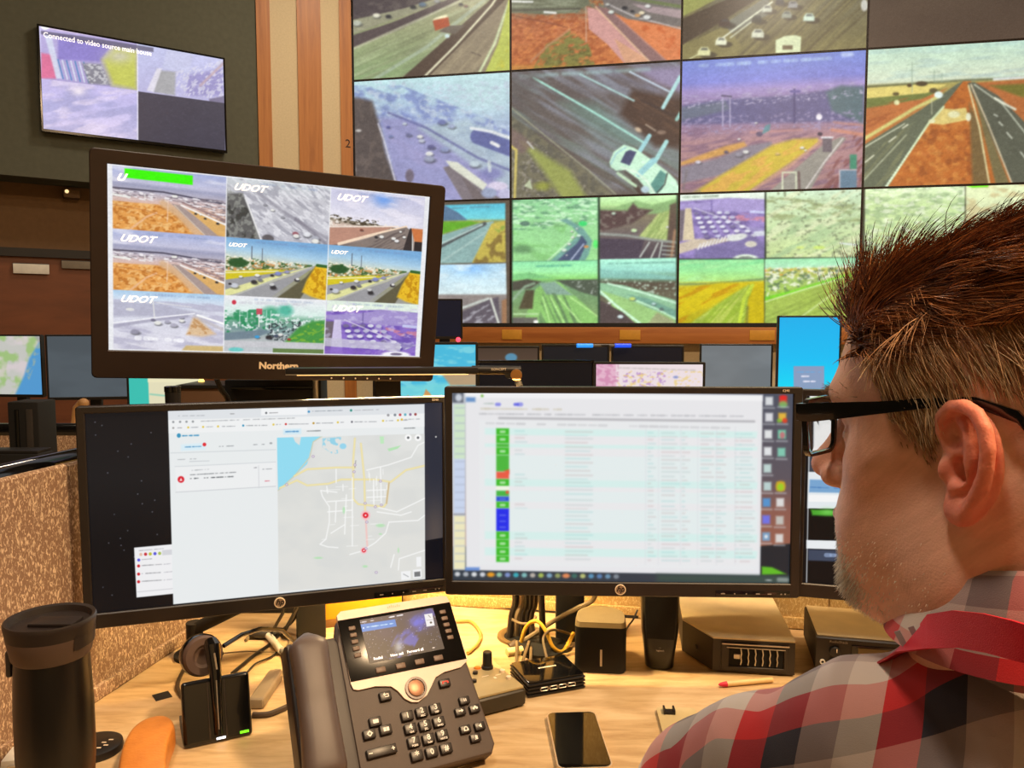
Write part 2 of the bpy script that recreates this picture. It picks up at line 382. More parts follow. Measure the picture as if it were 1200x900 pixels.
def pic_haze(p):
    p.grad([(90, (196, 236, 236)), (115, (180, 208, 224)), (145, (156, 170, 210)), (245, (186, 186, 212))], -.06, 411); p.glow(570, 115, 60, 34, (196, 226, 228), .8)
    p.tex((112, 124, 186), 12, 7, .36, .66, .7, .35, 2, [(405, 100), (470, 100), (600, 150), (600, 205), (430, 150)]); p.tex((192, 206, 222), 5, 3, .55, .7, .8, .3, 3, [(405, 95), (600, 95), (600, 170), (430, 150)])
    p.poly([(445, 138), (470, 138), (530, 160), (610, 205), (610, 250), (462, 250), (458, 190)], (150, 150, 196), 1, 6); p.tex((166, 160, 205), 40, 9, .4, .7, .8, .5, 4, [(455, 150), (600, 205), (600, 250), (470, 250)])
    p.poly([(490, 150), (545, 140), (610, 165), (610, 232)], (176, 196, 204), .75, 6); p.line([(455, 132), (500, 150), (560, 185), (612, 205)], 3, (104, 106, 156), .8)
    p.poly([(405, 112), (436, 118), (446, 150), (452, 180), (465, 215), (405, 215)], (86, 76, 74), 1, 5); p.tex((112, 98, 92), 5, 7, .5, .7, .6, 0, 5, [(405, 112), (436, 118), (465, 215), (405, 215)])
    p.line([(443, 145), (450, 165), (463, 212)], 1.8, (210, 208, 220), .9); p.ell(420, 153, 3.5, 1.6, (190, 185, 180)); p.ell(415, 198, 2, 6, (190, 190, 190), .6); p.ell(480, 206, 5, 8, (110, 98, 110), .9)
    p.line([(560, 160), (600, 175), (620, 184)], 18, (100, 106, 160)); p.line([(552, 150), (575, 154), (602, 163)], 3.4, (228, 232, 236)); p.line([(576, 167), (584, 171)], 4, (240, 240, 240))
    p.poly([(519, 196), (528, 194), (572, 224), (600, 240), (600, 248), (550, 248)], (126, 116, 122)); p.poly([(522, 188), (536, 190), (571, 216), (566, 223), (528, 196)], (222, 224, 208)); p.poly([(540, 205), (560, 222), (575, 242), (560, 244)], (110, 98, 98), .7)
    p.ell(576, 203, 13, 7, (120, 118, 175), .8, .8); p.ell(583, 218, 12, 5, (222, 212, 236)); p.ell(573, 226, 9, 6, (160, 170, 200)); p.ell(592, 228, 8, 7, (210, 208, 236), .8); p.line([(573, 190), (574, 200)], 4, (215, 225, 220), .7)
    p.cars([(455, 149, 3, (90, 92, 150)), (458, 160, 3, (110, 120, 165)), (474, 145, 3, (200, 210, 220)), (479, 158, 4, (110, 112, 150)), (492, 160, 4, W_), (494, 165, 4, (200, 205, 220)), (505, 172, 5, (98, 96, 140)), (503, 180, 5, W_), (503, 186, 7, (160, 165, 190)), (521, 175, 6, (150, 160, 200)), (518, 143, 6, (120, 128, 180)), (529, 148, 5, (160, 170, 200)), (556, 192, 7, (190, 205, 215))])
def pic_car(p):
    A = .53
    p.grad([(80, (122, 118, 132)), (160, (118, 128, 124)), (230, (104, 102, 88))], .4, 700); p.tex((96, 82, 78), 90, 9, .42, .62, .8, A, 2); p.tex((138, 140, 152), 70, 7, .5, .7, .7, A, 5)
    p.poly([(655, 120), (700, 120), (760, 170), (735, 175), (690, 150)], (112, 144, 134), .6, 14); p.poly([(745, 82), (800, 78), (800, 108), (770, 98)], (150, 136, 172), .8, 8)
    p.poly([(741, 104), (800, 116), (800, 172), (768, 172), (745, 150), (726, 134)], (74, 54, 46), .95, 8); p.tex((98, 72, 58), 26, 2, .5, .6, .6, A, 7, [(741, 108), (800, 120), (800, 165), (740, 140)])
    p.line([(752, 118), (798, 138)], 3, (60, 48, 48), .6); p.ell(748, 152, 4, 2.5, (215, 190, 160), .9, .8, .5); p.line([(757, 146), (768, 153)], 1.6, (180, 160, 140)); p.ell(775, 155, 5, 2.5, (150, 125, 108), .8, .8)
    p.line([(625, 91), (690, 128), (756, 168)], 2.4, (172, 232, 216)); p.line([(680, 87), (743, 118)], 2, (176, 218, 216)); p.line([(738, 84), (784, 107)], 2, (196, 214, 232))
    p.line([(797, 90), (777, 126)], 4.4, (176, 222, 222)); p.line([(761, 159), (748, 180)], 5, (160, 214, 220)); p.line([(781, 166), (766, 192)], 5, (166, 218, 216)); p.line([(800, 128), (793, 140)], 4, (150, 200, 190))
    p.poly([(592, 130), (640, 165), (690, 200), (724, 235), (592, 240)], (118, 112, 92), 1, 3); p.tex((96, 92, 82), 5, 4, .45, .6, .8, 0, 8, [(592, 130), (690, 200), (724, 235), (592, 240)]); p.tex((158, 150, 140), 2.5, 2, .62, .72, .8, 0, 9, [(592, 150), (640, 175), (705, 235), (592, 240)])
    p.poly([(610, 165), (632, 178), (668, 200), (690, 235), (660, 235), (640, 205)], (156, 164, 84), .9, 7); p.line([(600, 127), (640, 160), (690, 200), (722, 228)], 1.4, (168, 168, 140), .9); p.poly([(592, 145), (612, 158), (625, 170), (612, 180), (592, 170)], (124, 100, 98), .7, 5)
    p.line([(597, 170), (605, 176), (603, 232)], 3, (206, 188, 104)); p.poly([(614, 218), (621, 210), (624, 222)], (196, 206, 170)); p.line([(618, 166), (625, 174)], 1.8, (205, 205, 200)); p.ell(636, 218, 9, 5, (180, 190, 60), .6, 1)
    G = (205, 246, 216)
    p.poly([(741, 210), (760, 232), (752, 232), (738, 214)], (80, 64, 58)); p.poly([(714, 190), (719, 178), (731, 169.5), (743, 173), (762, 186), (782, 201), (792, 211), (797, 222), (796, 230), (764, 230), (748, 210), (733, 199), (722, 200), (716, 196)], G)
    p.poly([(727, 190), (733, 178), (738, 175.5), (746, 178), (738, 194)], (70, 74, 108)); p.poly([(761, 218), (774, 199), (781, 204), (776, 222), (768, 227)], (92, 146, 136)); p.line([(749, 204), (766, 188)], 7, (150, 206, 214), .9)
    p.line([(728, 196), (745, 201), (758, 212), (767, 226)], 2.4, (226, 250, 226)); p.line([(733, 202), (748, 214), (757, 225)], 3, (90, 84, 78)); p.line([(724, 203), (745, 218)], 3.5, (196, 226, 190)); p.ell(756, 222, 5, 4, (190, 215, 225)); p.line([(770, 226), (779, 216), (782, 203)], 1.4, (60, 60, 60)); p.line([(716, 192), (722, 180), (733, 173)], 2, (170, 215, 215))
    for i, (a, b) in enumerate(((610, 653), (660, 682), (688, 716), (722, 760))): p.line([(a, 90-(a-598)*.055), (b, 90-(b-598)*.055)], 4, (170, 205, 205), .55, 4)
    p.poly([(592, 76), (640, 76), (610, 130), (592, 120)], (90, 78, 76), .5, 10)
def pic_city(p):
    sl = -.055
    p.grad([(68, (118, 138, 212)), (98, (132, 136, 216)), (108, (164, 146, 204)), (120, (150, 128, 172)), (150, (150, 122, 152)), (168, (176, 134, 140)), (224, (170, 130, 130))], sl, 800)
    p.tex((180, 168, 205), 6, 1.6, .55, .68, .8, sl, 3, [(800, 112), (1012, 95), (1012, 112), (800, 126)]); p.poly([(798, 124), (840, 117), (920, 112), (1012, 100), (1012, 142), (798, 146)], (96, 94, 138), .95, 4)
    p.poly([(968, 108), (985, 100), (1012, 102), (1012, 145), (975, 130)], (86, 112, 118), .9, 5); p.poly([(798, 126), (850, 118), (856, 128), (798, 142)], (104, 116, 128), .7, 4); p.tex((196, 186, 214), 3, 1.2, .62, .7, .8, 0, 8, [(798, 120), (1012, 104), (1012, 114), (798, 128)])
    p.tex((160, 148, 186), 4, 2, .55, .68, .7, 0, 4, [(798, 138), (1012, 128), (1012, 150), (798, 158)]); p.tex((120, 92, 120), 22, 3, .5, .65, .6, -.2, 5, [(798, 150), (1012, 146), (1012, 224), (798, 224)])
    p.poly([(798, 190), (850, 171), (872, 166), (875, 171), (845, 182), (798, 194)], (212, 158, 84), .95, 3); p.poly([(798, 196), (840, 186), (880, 170), (904, 166), (905, 170), (845, 205), (798, 215)], (136, 128, 142), 1, 3)
    p.poly([(812, 226), (845, 205), (905, 170), (930, 163), (958, 162), (960, 168), (900, 208), (876, 226)], (206, 182, 66), 1, 4); p.tex((226, 170, 84), 20, 4, .45, .6, .8, -.45, 6, [(812, 226), (930, 163), (960, 166), (900, 208), (870, 226)])
    p.poly([(900, 226), (964, 170), (986, 160), (992, 162), (968, 190), (948, 226)], (150, 146, 138), 1, 2); p.line([(880, 224), (925, 195), (962, 165)], 3, (196, 150, 132), .9); p.line([(944, 222), (966, 190), (988, 162)], 1.6, (222, 214, 210)); p.tex((128, 78, 80), 12, 3, .45, .6, .8, -.9, 7, [(955, 226), (992, 160), (1012, 155), (1012, 226)])
    p.line([(975, 152), (1012, 158)], 4, (214, 140, 112), .7, 2); p.line([(977, 143), (1012, 147)], 2, (206, 140, 120), .7, 2); p.line([(880, 155), (940, 152)], 3, (196, 142, 140), .8, 2)
    for x in (847, 855.5): p.line([(x, 114), (x, 148)], 1.6, (170, 162, 196))
    p.line([(846, 112), (857, 113)], 2, (88, 80, 110)); p.line([(931, 105), (931, 143)], 2.6, (78, 74, 120)); p.line([(927, 107), (937, 107)], 3, (100, 92, 150)); p.ell(960, 137, 3.6, 3.6, (245, 240, 248))
    p.poly(R_(964, 161, 975, 178), (106, 96, 106)); p.line([(963, 161), (976, 161)], 2, (230, 230, 235)); p.ell(961, 157, 3, 2.2, (60, 50, 70)); p.poly([(892, 158), (897, 147), (903, 145), (902, 153)], (90, 140, 150), .9); p.ell(890, 157, 4, 3, (90, 80, 110), .9)
    p.cars([(818, 190, 4, (210, 205, 220)), (851, 178, 3, (90, 80, 110)), (874, 178, 4, W_), (866, 181, 5, (150, 145, 160)), (940, 173, 3, W_), (944, 176, 2, W_), (911, 180, 3, (225, 190, 120)), (866, 163, 2, W_), (886, 144, 2, W_)])
    p.poly(R_(996, 181, 1004, 198), (62, 138, 110)); p.poly(R_(984, 199, 1004, 222), (100, 128, 150)); p.line([(984, 222), (984, 199), (1004, 199)], 1.4, (200, 190, 195)); p.line([(917, 222), (917, 202), (933, 202), (933, 222)], 1.8, (215, 222, 190)); p.line([(936, 202), (937, 224)], 3, (110, 90, 90))
    p.dash(820, 77, 975, 68, (180, 205, 240), .6, 4, 4, 5); p.line([(988, 64), (998, 63.5)], 5, (190, 205, 240), .8, 3); p.line([(805, 200), (800, 224), (820, 224)], 3, (120, 110, 110), .5)
def pic_desert(p):
    sl = -.05
    p.grad([(45, (190, 222, 205)), (70, (206, 232, 206)), (98, (214, 224, 198)), (102, (170, 160, 90)), (150, (186, 112, 58)), (218, (176, 102, 50))], sl, 1013)
    p.tex((180, 205, 196), 30, 4, .5, .7, .6, -.08, 2, [(1010, 50), (1240, 40), (1240, 92), (1010, 100)]); p.line([(1140, 90), (1175, 84), (1240, 76)], 3, (180, 195, 190), .6, 3)
    p.poly([(1008, 104), (1080, 98), (1110, 99), (1085, 110), (1008, 116)], (226, 208, 116)); p.poly([(1008, 116), (1085, 109), (1105, 104), (1080, 118), (1008, 130)], (112, 122, 62)); p.poly([(1008, 128), (1080, 116), (1110, 103), (1075, 130), (1008, 162)], (192, 112, 60), 1, 2); p.tex((160, 84, 46), 22, 4, .5, .65, .7, -.3, 3, [(1008, 128), (1110, 103), (1008, 160)])
    p.line([(1008, 102), (1130, 94), (1200, 91), (1240, 89)], 2.4, (84, 88, 60), .8, 2); p.ell(1080, 98, 7, 3, (78, 66, 46)); p.ell(1066, 100, 3, 2, (80, 64, 40)); p.ell(1050, 110, 4, 2, (96, 84, 50)); p.ell(1094, 106, 5, 3, (92, 82, 54)); p.line([(1165, 93), (1200, 91)], 3, (225, 230, 230), .9, 1)
    p.poly([(1138, 97), (1240, 90), (1240, 150), (1200, 140)], (178, 104, 56), 1, 2); p.poly([(1160, 100), (1240, 96), (1240, 122), (1195, 113)], (112, 110, 46), .95, 3)
    p.poly([(1128, 95), (1138, 95), (1175, 220), (1038, 220), (1085, 150)], (186, 104, 46)); p.tex((206, 132, 62), 7, 6, .5, .68, .8, 0, 5, [(1085, 145), (1135, 140), (1150, 220), (1040, 220)]); p.tex((140, 72, 36), 8, 7, .55, .7, .6, 0, 6, [(1100, 110), (1135, 100), (1150, 220), (1050, 220)])
    p.poly([(1136, 120), (1150, 150), (1160, 220), (1140, 220)], (104, 94, 62), .8, 4); p.poly([(1088, 144), (1106, 127), (1118, 128), (1132, 126), (1136, 140), (1105, 146)], (222, 200, 120)); p.ell(1118, 134, 7, 4, (232, 230, 180))
    p.poly([(1004, 175), (1080, 128), (1122, 98), (1129, 95), (1085, 150), (1040, 220), (1004, 222)], (98, 104, 84)); p.tex((130, 132, 96), 40, 2.5, .5, .65, .7, -.85, 7, [(1004, 190), (1075, 140), (1040, 220), (1004, 222)])
    p.line([(1004, 168), (1072, 127), (1100, 113)], 4, (214, 216, 130), .9, 2); p.line([(1004, 178), (1060, 145)], 1.3, (215, 220, 190)); p.line([(1004, 220), (1062, 158)], 1.4, (200, 205, 170), .8); p.line([(1038, 220), (1088, 145), (1106, 125)], 2.6, (214, 228, 180))
    for i in range(22): t = i/21; p.ell(1039+44*t, 218-66*t, 1.8-.9*t, 1.5-.7*t, (226, 245, 215))
    for a, b in (((1014, 190), (1024, 182)), ((1042, 166), (1050, 160)), ((1058, 150), (1064, 146))): p.line([a, b], 1.6, (230, 230, 200))
    p.poly([(1134, 97), (1142, 96), (1170, 112), (1200, 142), (1240, 180), (1240, 222), (1190, 222), (1168, 175)], (88, 90, 76)); p.poly([(1140, 104), (1168, 220), (1185, 220), (1150, 130)], (118, 106, 70), 1, 2)
    p.line([(1135, 100), (1148, 150), (1160, 218)], 2, (226, 214, 160)); p.line([(1138, 99), (1158, 145), (1188, 220)], 1.6, (226, 206, 170)); p.line([(1142, 99), (1175, 122), (1205, 160)], 1.4, (206, 212, 190)); p.line([(1166, 115), (1182, 124), (1190, 128)], 2.6, (220, 222, 200))
    for a, b in (((1165, 134), (1169, 136)), ((1171, 143), (1175, 147)), ((1180, 155), (1186, 162)), ((1196, 178), (1204, 188))): p.line([a, b], 1.4, (226, 230, 210))
    p.ell(1100, 111, 5, 4, (230, 245, 238)); p.ell(1135, 137, 3, 5, (232, 232, 200)); p.ell(1092, 142, 4, 2.4, (225, 225, 180)); p.ell(1051, 120, 3.2, 3, (225, 225, 170)); p.ell(1013, 144, 2, 1.6, W_)
    for x, y0, y1 in ((1069, 73, 108), (1095, 82, 96), (1104, 86, 96)): p.line([(x, y0), (x, y1)], 1, (140, 160, 140), .8); p.line([(x-6, y0+3), (x+6, y0+2)], .9, (150, 170, 150), .6); p.line([(x-8, y0+10), (x+8, y0+9)], .9, (150, 170, 150), .6)
    p.line([(1092, 115), (1092, 134)], 1, (205, 205, 170), .8)
    for i in range(9): p.line([(1022+i*22, 61-i*1.3), (1036+i*22, 60-i*1.3)], 5, (176, 212, 200), .5, 4)
def pic_two(p):
    p.grad([(235, (84, 72, 60)), (385, (78, 66, 56))]); p.tex((96, 82, 66), 60, 30, .4, .7, .4)
    p.clip([(430, 243), (592, 238), (592.5, 307), (430, 311)])
    p.grad([(238, (84, 186, 214)), (256, (110, 205, 215)), (259, (150, 150, 80)), (307, (150, 150, 90))]); p.poly([(430, 232), (520, 240), (537, 249), (548, 258), (430, 262)], (84, 112, 142)); p.poly([(430, 262), (550, 259), (562, 261), (512, 276), (430, 300)], (92, 158, 40), 1, 2)
    p.poly([(430, 300), (512, 277), (560, 262), (578, 259), (582, 268), (555, 310), (430, 330)], (134, 168, 166)); p.line([(500, 297), (540, 276), (568, 262)], 4.5, (74, 78, 80)); p.line([(512, 288), (565, 263)], 2, (176, 200, 196)); p.line([(500, 318), (575, 268)], 2, (170, 196, 190), .7)
    p.poly([(552, 310), (576, 262), (594, 258), (594, 310)], (190, 172, 76)); p.tex((120, 96, 50), 6, 8, .5, .65, .8, .2, 3, [(552, 310), (576, 275), (594, 270), (594, 310)]); p.tex((110, 150, 60), 6, 5, .5, .65, .7, .2, 6, [(575, 265), (594, 256), (594, 280)]); p.dash(530, 244, 575, 242, (90, 130, 150), .6, 2, 2, 2.5)
    p.clip([(430, 312), (593, 308.5), (594, 384), (430, 384)])
    p.grad([(308, (176, 214, 238)), (344, (206, 226, 230)), (346, (140, 130, 126)), (384, (96, 88, 92))]); p.glow(552, 314, 20, 8, (130, 182, 236), .9); p.tex((214, 232, 238), 20, 7, .5, .7, .7, 0, 2, [(430, 308), (594, 308), (594, 342), (430, 342)])
    p.poly([(500, 384), (575, 350), (584, 348), (586, 384)], (88, 80, 90)); p.line([(510, 372), (572, 350)], 3, (190, 196, 190)); p.line([(575, 350), (586, 384)], 2.5, (206, 210, 200)); p.tex((170, 168, 178), 8, 3, .55, .65, .8, -.5, 5, [(520, 384), (575, 352), (583, 384)]); p.poly([(588, 352), (594, 350), (594, 384), (588, 384)], (150, 110, 80)); p.clip()
def pic_four_a(p):
    # bend of a motorway, green cast
    p.a[:] = (40, 60, 45); p.clip([(601, 233), (700.5, 229), (700.5, 304.5), (601, 306)])
    p.grad([(228, (140, 205, 150)), (260, (150, 214, 148)), (306, (150, 214, 140))]); p.tex((100, 150, 115), 9, 3, .5, .65, .85, .08, 2, [(600, 230), (700, 230), (700, 262), (600, 272)]); p.tex((206, 244, 205), 7, 2, .55, .66, .8, .05, 3, [(600, 230), (700, 230), (700, 262), (600, 268)]); p.tex((124, 190, 110), 20, 4, .5, .6, .6, .2, 4, [(600, 262), (665, 262), (650, 306), (600, 306)])
    p.poly([(642, 308), (662, 290), (678, 275), (670, 265), (656, 258), (664, 256), (684, 268), (694, 282), (690, 298), (684, 308)], (110, 160, 150), 1, 2); p.poly([(652, 306), (676, 285), (682, 276), (688, 284), (678, 306)], (70, 82, 112), 1, 1.5); p.line([(668, 306), (684, 286)], 1.4, (190, 200, 225)); p.line([(641, 306), (668, 282), (674, 272)], 1.6, (190, 230, 190))
    p.ell(683, 262, 5, 3, (60, 215, 110)); p.ell(698, 286, 3, 5, (90, 235, 110)); p.ell(687, 289, 3, 1.5, (205, 140, 80)); p.ell(612, 292, 12, 5, (92, 134, 92), .8, .8); p.ell(615, 262, 6, 3, (70, 100, 90), .8)
    p.cars([(670, 271, 2, W_), (671, 278, 2.4, W_), (667, 286, 2.4, W_), (661, 293, 3.5, (215, 235, 215)), (678, 276, 3, (210, 240, 220)), (664, 299, 1.5, W_), (676, 268, 1.6, W_)])
    p.clip([(703, 229), (793, 225), (792, 302), (703, 304)])
    p.grad([(226, (205, 245, 190)), (240, (180, 225, 150)), (250, (130, 120, 95)), (275, (104, 92, 92)), (304, (70, 60, 70))]); p.poly([(700, 243), (720, 243), (745, 235), (765, 240), (795, 232), (795, 250), (700, 252)], (130, 170, 110), .9, 2); p.poly([(700, 246), (735, 247), (742, 238), (748, 244), (765, 246), (740, 262), (700, 272)], (82, 62, 62), 1, 3); p.tex((130, 120, 110), 4, 3, .58, .68, .7, 0, 3, [(700, 246), (760, 246), (730, 268), (700, 272)])
    p.poly([(748, 278), (772, 250), (786, 246), (782, 282)], (150, 175, 100), .95, 3); p.tex((190, 205, 130), 20, 2, .5, .6, .7, -1, 5, [(748, 278), (772, 250), (786, 246), (780, 282)]); p.poly([(782, 285), (785, 240), (795, 236), (795, 304), (780, 304)], (88, 70, 62), .9, 2)
    p.line([(703, 274), (735, 276), (765, 281), (792, 284)], 3, (150, 158, 150), .9, 1.5); p.poly([(700, 279), (755, 281), (748, 304), (700, 304)], (72, 62, 76)); p.line([(761, 284), (750, 301)], 1.8, (190, 196, 190)); p.line([(771, 285), (763, 302)], 1.8, (196, 200, 190)); p.line([(776, 284), (772, 303)], 1.6, (190, 200, 190))
    for y in (288, 293, 298): p.line([(776, y), (790, y+1)], 1.4, (170, 180, 170))
    p.cars([(743, 270, 4, (206, 236, 180)), (719, 250, 3, (190, 215, 190)), (782, 266, 2, W_)]); p.line([(787, 300), (791, 270)], 3, (200, 150, 110), .6, 2)
    p.clip([(600.5, 306.5), (700.5, 305), (700.5, 380), (600.5, 381)])
    p.grad([(305, (140, 226, 170)), (318, (160, 240, 170)), (327, (140, 215, 110)), (331, (110, 150, 110)), (381, (120, 150, 90))]); p.poly([(600, 322), (620, 319), (650, 326), (600, 328)], (120, 195, 125), .9, 2); p.poly([(600, 330), (618, 327), (634, 330), (622, 338), (600, 341)], (74, 72, 62), 1, 2); p.poly([(650, 328), (702, 327), (702, 348), (680, 342)], (76, 86, 72), 1, 2); p.tex((190, 200, 190), 3, 2, .62, .7, .8, 0, 3, [(665, 330), (702, 330), (702, 350)])
    p.poly([(612, 381), (628, 338), (640, 330), (655, 330), (702, 372), (702, 381)], (134, 190, 104)); p.poly([(640, 345), (632, 332), (650, 330), (672, 346)], (130, 160, 150), .9, 2); p.tex((90, 120, 84), 60, 2, .5, .6, .8, 1.15, 4, [(630, 381), (636, 342), (660, 345), (690, 381)])
    for a, b in (((636, 348), (645, 380)), ((645, 348), (662, 380)), ((654, 348), (682, 380)), ((668, 348), (702, 372))): p.line([a, b], 1.6, (190, 240, 150), .85)
    p.line([(600, 352), (615, 336), (626, 332)], 3, (150, 180, 150), .8, 1.5); p.poly([(608, 362), (616, 340), (626, 340), (624, 362)], (76, 66, 48), .95, 2); p.line([(602, 368), (630, 368)], 2, (170, 205, 150)); p.poly([(600, 372), (630, 372), (628, 384), (600, 384)], (92, 84, 86), .9, 2); p.ell(628, 377, 3, 2, W_); p.dash(628, 312, 672, 311, (90, 170, 140), .7, 2.4, 3, 2)
    p.clip([(703, 304), (792.5, 302), (792, 380), (703, 380.5)])
    p.grad([(302, (180, 250, 220)), (316, (150, 215, 200)), (326, (110, 150, 120)), (332, (84, 74, 62)), (345, (96, 90, 72)), (381, (104, 110, 90))]); p.poly([(703, 316), (740, 318), (792, 324), (792, 328), (703, 326)], (130, 190, 180), .8, 2); p.tex((190, 215, 195), 3, 2, .6, .7, .9, 0, 3, [(703, 326), (792, 330), (792, 348), (740, 340), (703, 336)])
    p.poly([(700, 331), (730, 334), (792, 352), (792, 382), (765, 382), (703, 345)], (140, 190, 150)); p.poly([(703, 340), (735, 350), (792, 374), (792, 382), (750, 382), (720, 362)], (150, 195, 120), 1, 2); p.poly([(735, 345), (760, 350), (792, 364), (792, 372), (760, 360)], (110, 160, 140), 1, 2)
    p.poly([(700, 350), (730, 366), (748, 382), (700, 382)], (78, 66, 66)); p.line([(703, 341), (722, 358), (754, 382)], 2.6, (206, 246, 215)); p.line([(712, 332), (750, 342), (792, 355)], 2, (205, 245, 215)); p.line([(745, 352), (770, 362), (792, 374)], 1.8, (196, 240, 200)); p.poly([(758, 381), (770, 366), (790, 376), (790, 382)], (160, 150, 120), .7, 3)
    p.cars([(727, 371, 4, (215, 235, 235)), (714, 355, 2.4, W_), (741, 350, 4, (200, 220, 110)), (766, 356, 3, (190, 225, 220)), (775, 362, 3, (80, 100, 100))]); p.dash(712, 309, 790, 307, (90, 140, 130), .55, 2.2, 4, 2.4); p.clip()
def carpark(p, X, Y, k, base=(146, 128, 190), tan=(205, 190, 160), dark=(96, 82, 140)):
    """queue of cars at a junction, drawn from its upper left corner X,Y at scale k (100 wide)"""
    q = lambda *a: [(X+x*k, Y+y*k) for x, y in a]
    p.poly(q((0, 0), (110, 0), (110, 90), (0, 90)), base); p.tex(dark, 14*k, 5*k, .45, .65, .6, .3, 3)
    p.poly(q((0, -5), (110, -8), (110, 8), (60, 6), (0, 10)), (226, 240, 226), 1, 2); p.poly(q((0, 14), (40, 10), (60, 6), (104, 8), (104, 22), (60, 22), (0, 18)), (164, 150, 205), .9, 2); p.poly(q((0, 20), (9, 20), (6, 56), (0, 58)), (110, 100, 110), 1, 2)
    p.poly(q((9, 18), (16, 18), (20, 55), (6, 56)), tan); p.poly(q((0, 60), (20, 54), (78, 52), (20, 66), (0, 72)), tan, .9, 2); p.poly(q((60, 36), (104, 42), (104, 50), (80, 48)), (150, 140, 190), .8, 2); p.tex((205, 130, 150), 8*k, 3*k, .5, .6, .8, .1, 6, q((60, 24), (104, 24), (104, 34), (60, 32)))
    r = np.random.default_rng(5)
    for row in range(5):
        for i in range(6):
            x = 22+row*9+i*2.4+i*row*.9; y = 24+i*5.4-row*.6+row*row*.1
            if y > 56: continue
            p.ell(X+(x+1)*k, Y+(y+1.8)*k, 4*k, 2*k, dark, .9); p.ell(X+x*k, Y+y*k, 3.4*k, 1.7*k, [(225, 228, 240), (190, 190, 215), (120, 110, 150), (235, 236, 240)][r.integers(4)], .95)
    p.line(q((20, 18), (60, 32), (84, 42)), 1.3*k, (215, 210, 230), .8); p.line(q((86, 22), (104, 23)), 3*k, (200, 206, 240), .9); p.line(q((40, 10), (40, 22)), 1.6*k, (110, 96, 160), .8)
    p.poly(q((20, 66), (60, 58), (84, 48), (104, 60), (104, 90), (20, 90)), (116, 106, 156), .85, 3)
    for i in range(10): p.line(q((24+i*4.2, 66-i*1.3), (27+i*4.2, 60-i*1.3)), 1.7*k, (226, 224, 225))
    p.ell(X+70*k, Y+52*k, 12*k, 4*k, (216, 220, 216), 1, .3, -.2); p.ell(X+86*k, Y+60*k, 7*k, 3.6*k, (205, 200, 185)); p.ell(X+80*k, Y+78*k, 15*k, 6*k, (226, 244, 220)); p.ell(X+80*k, Y+76*k, 8*k, 2*k, (130, 140, 130)); p.line(q((92, 48), (104, 47)), 6*k, (205, 210, 220), .9)
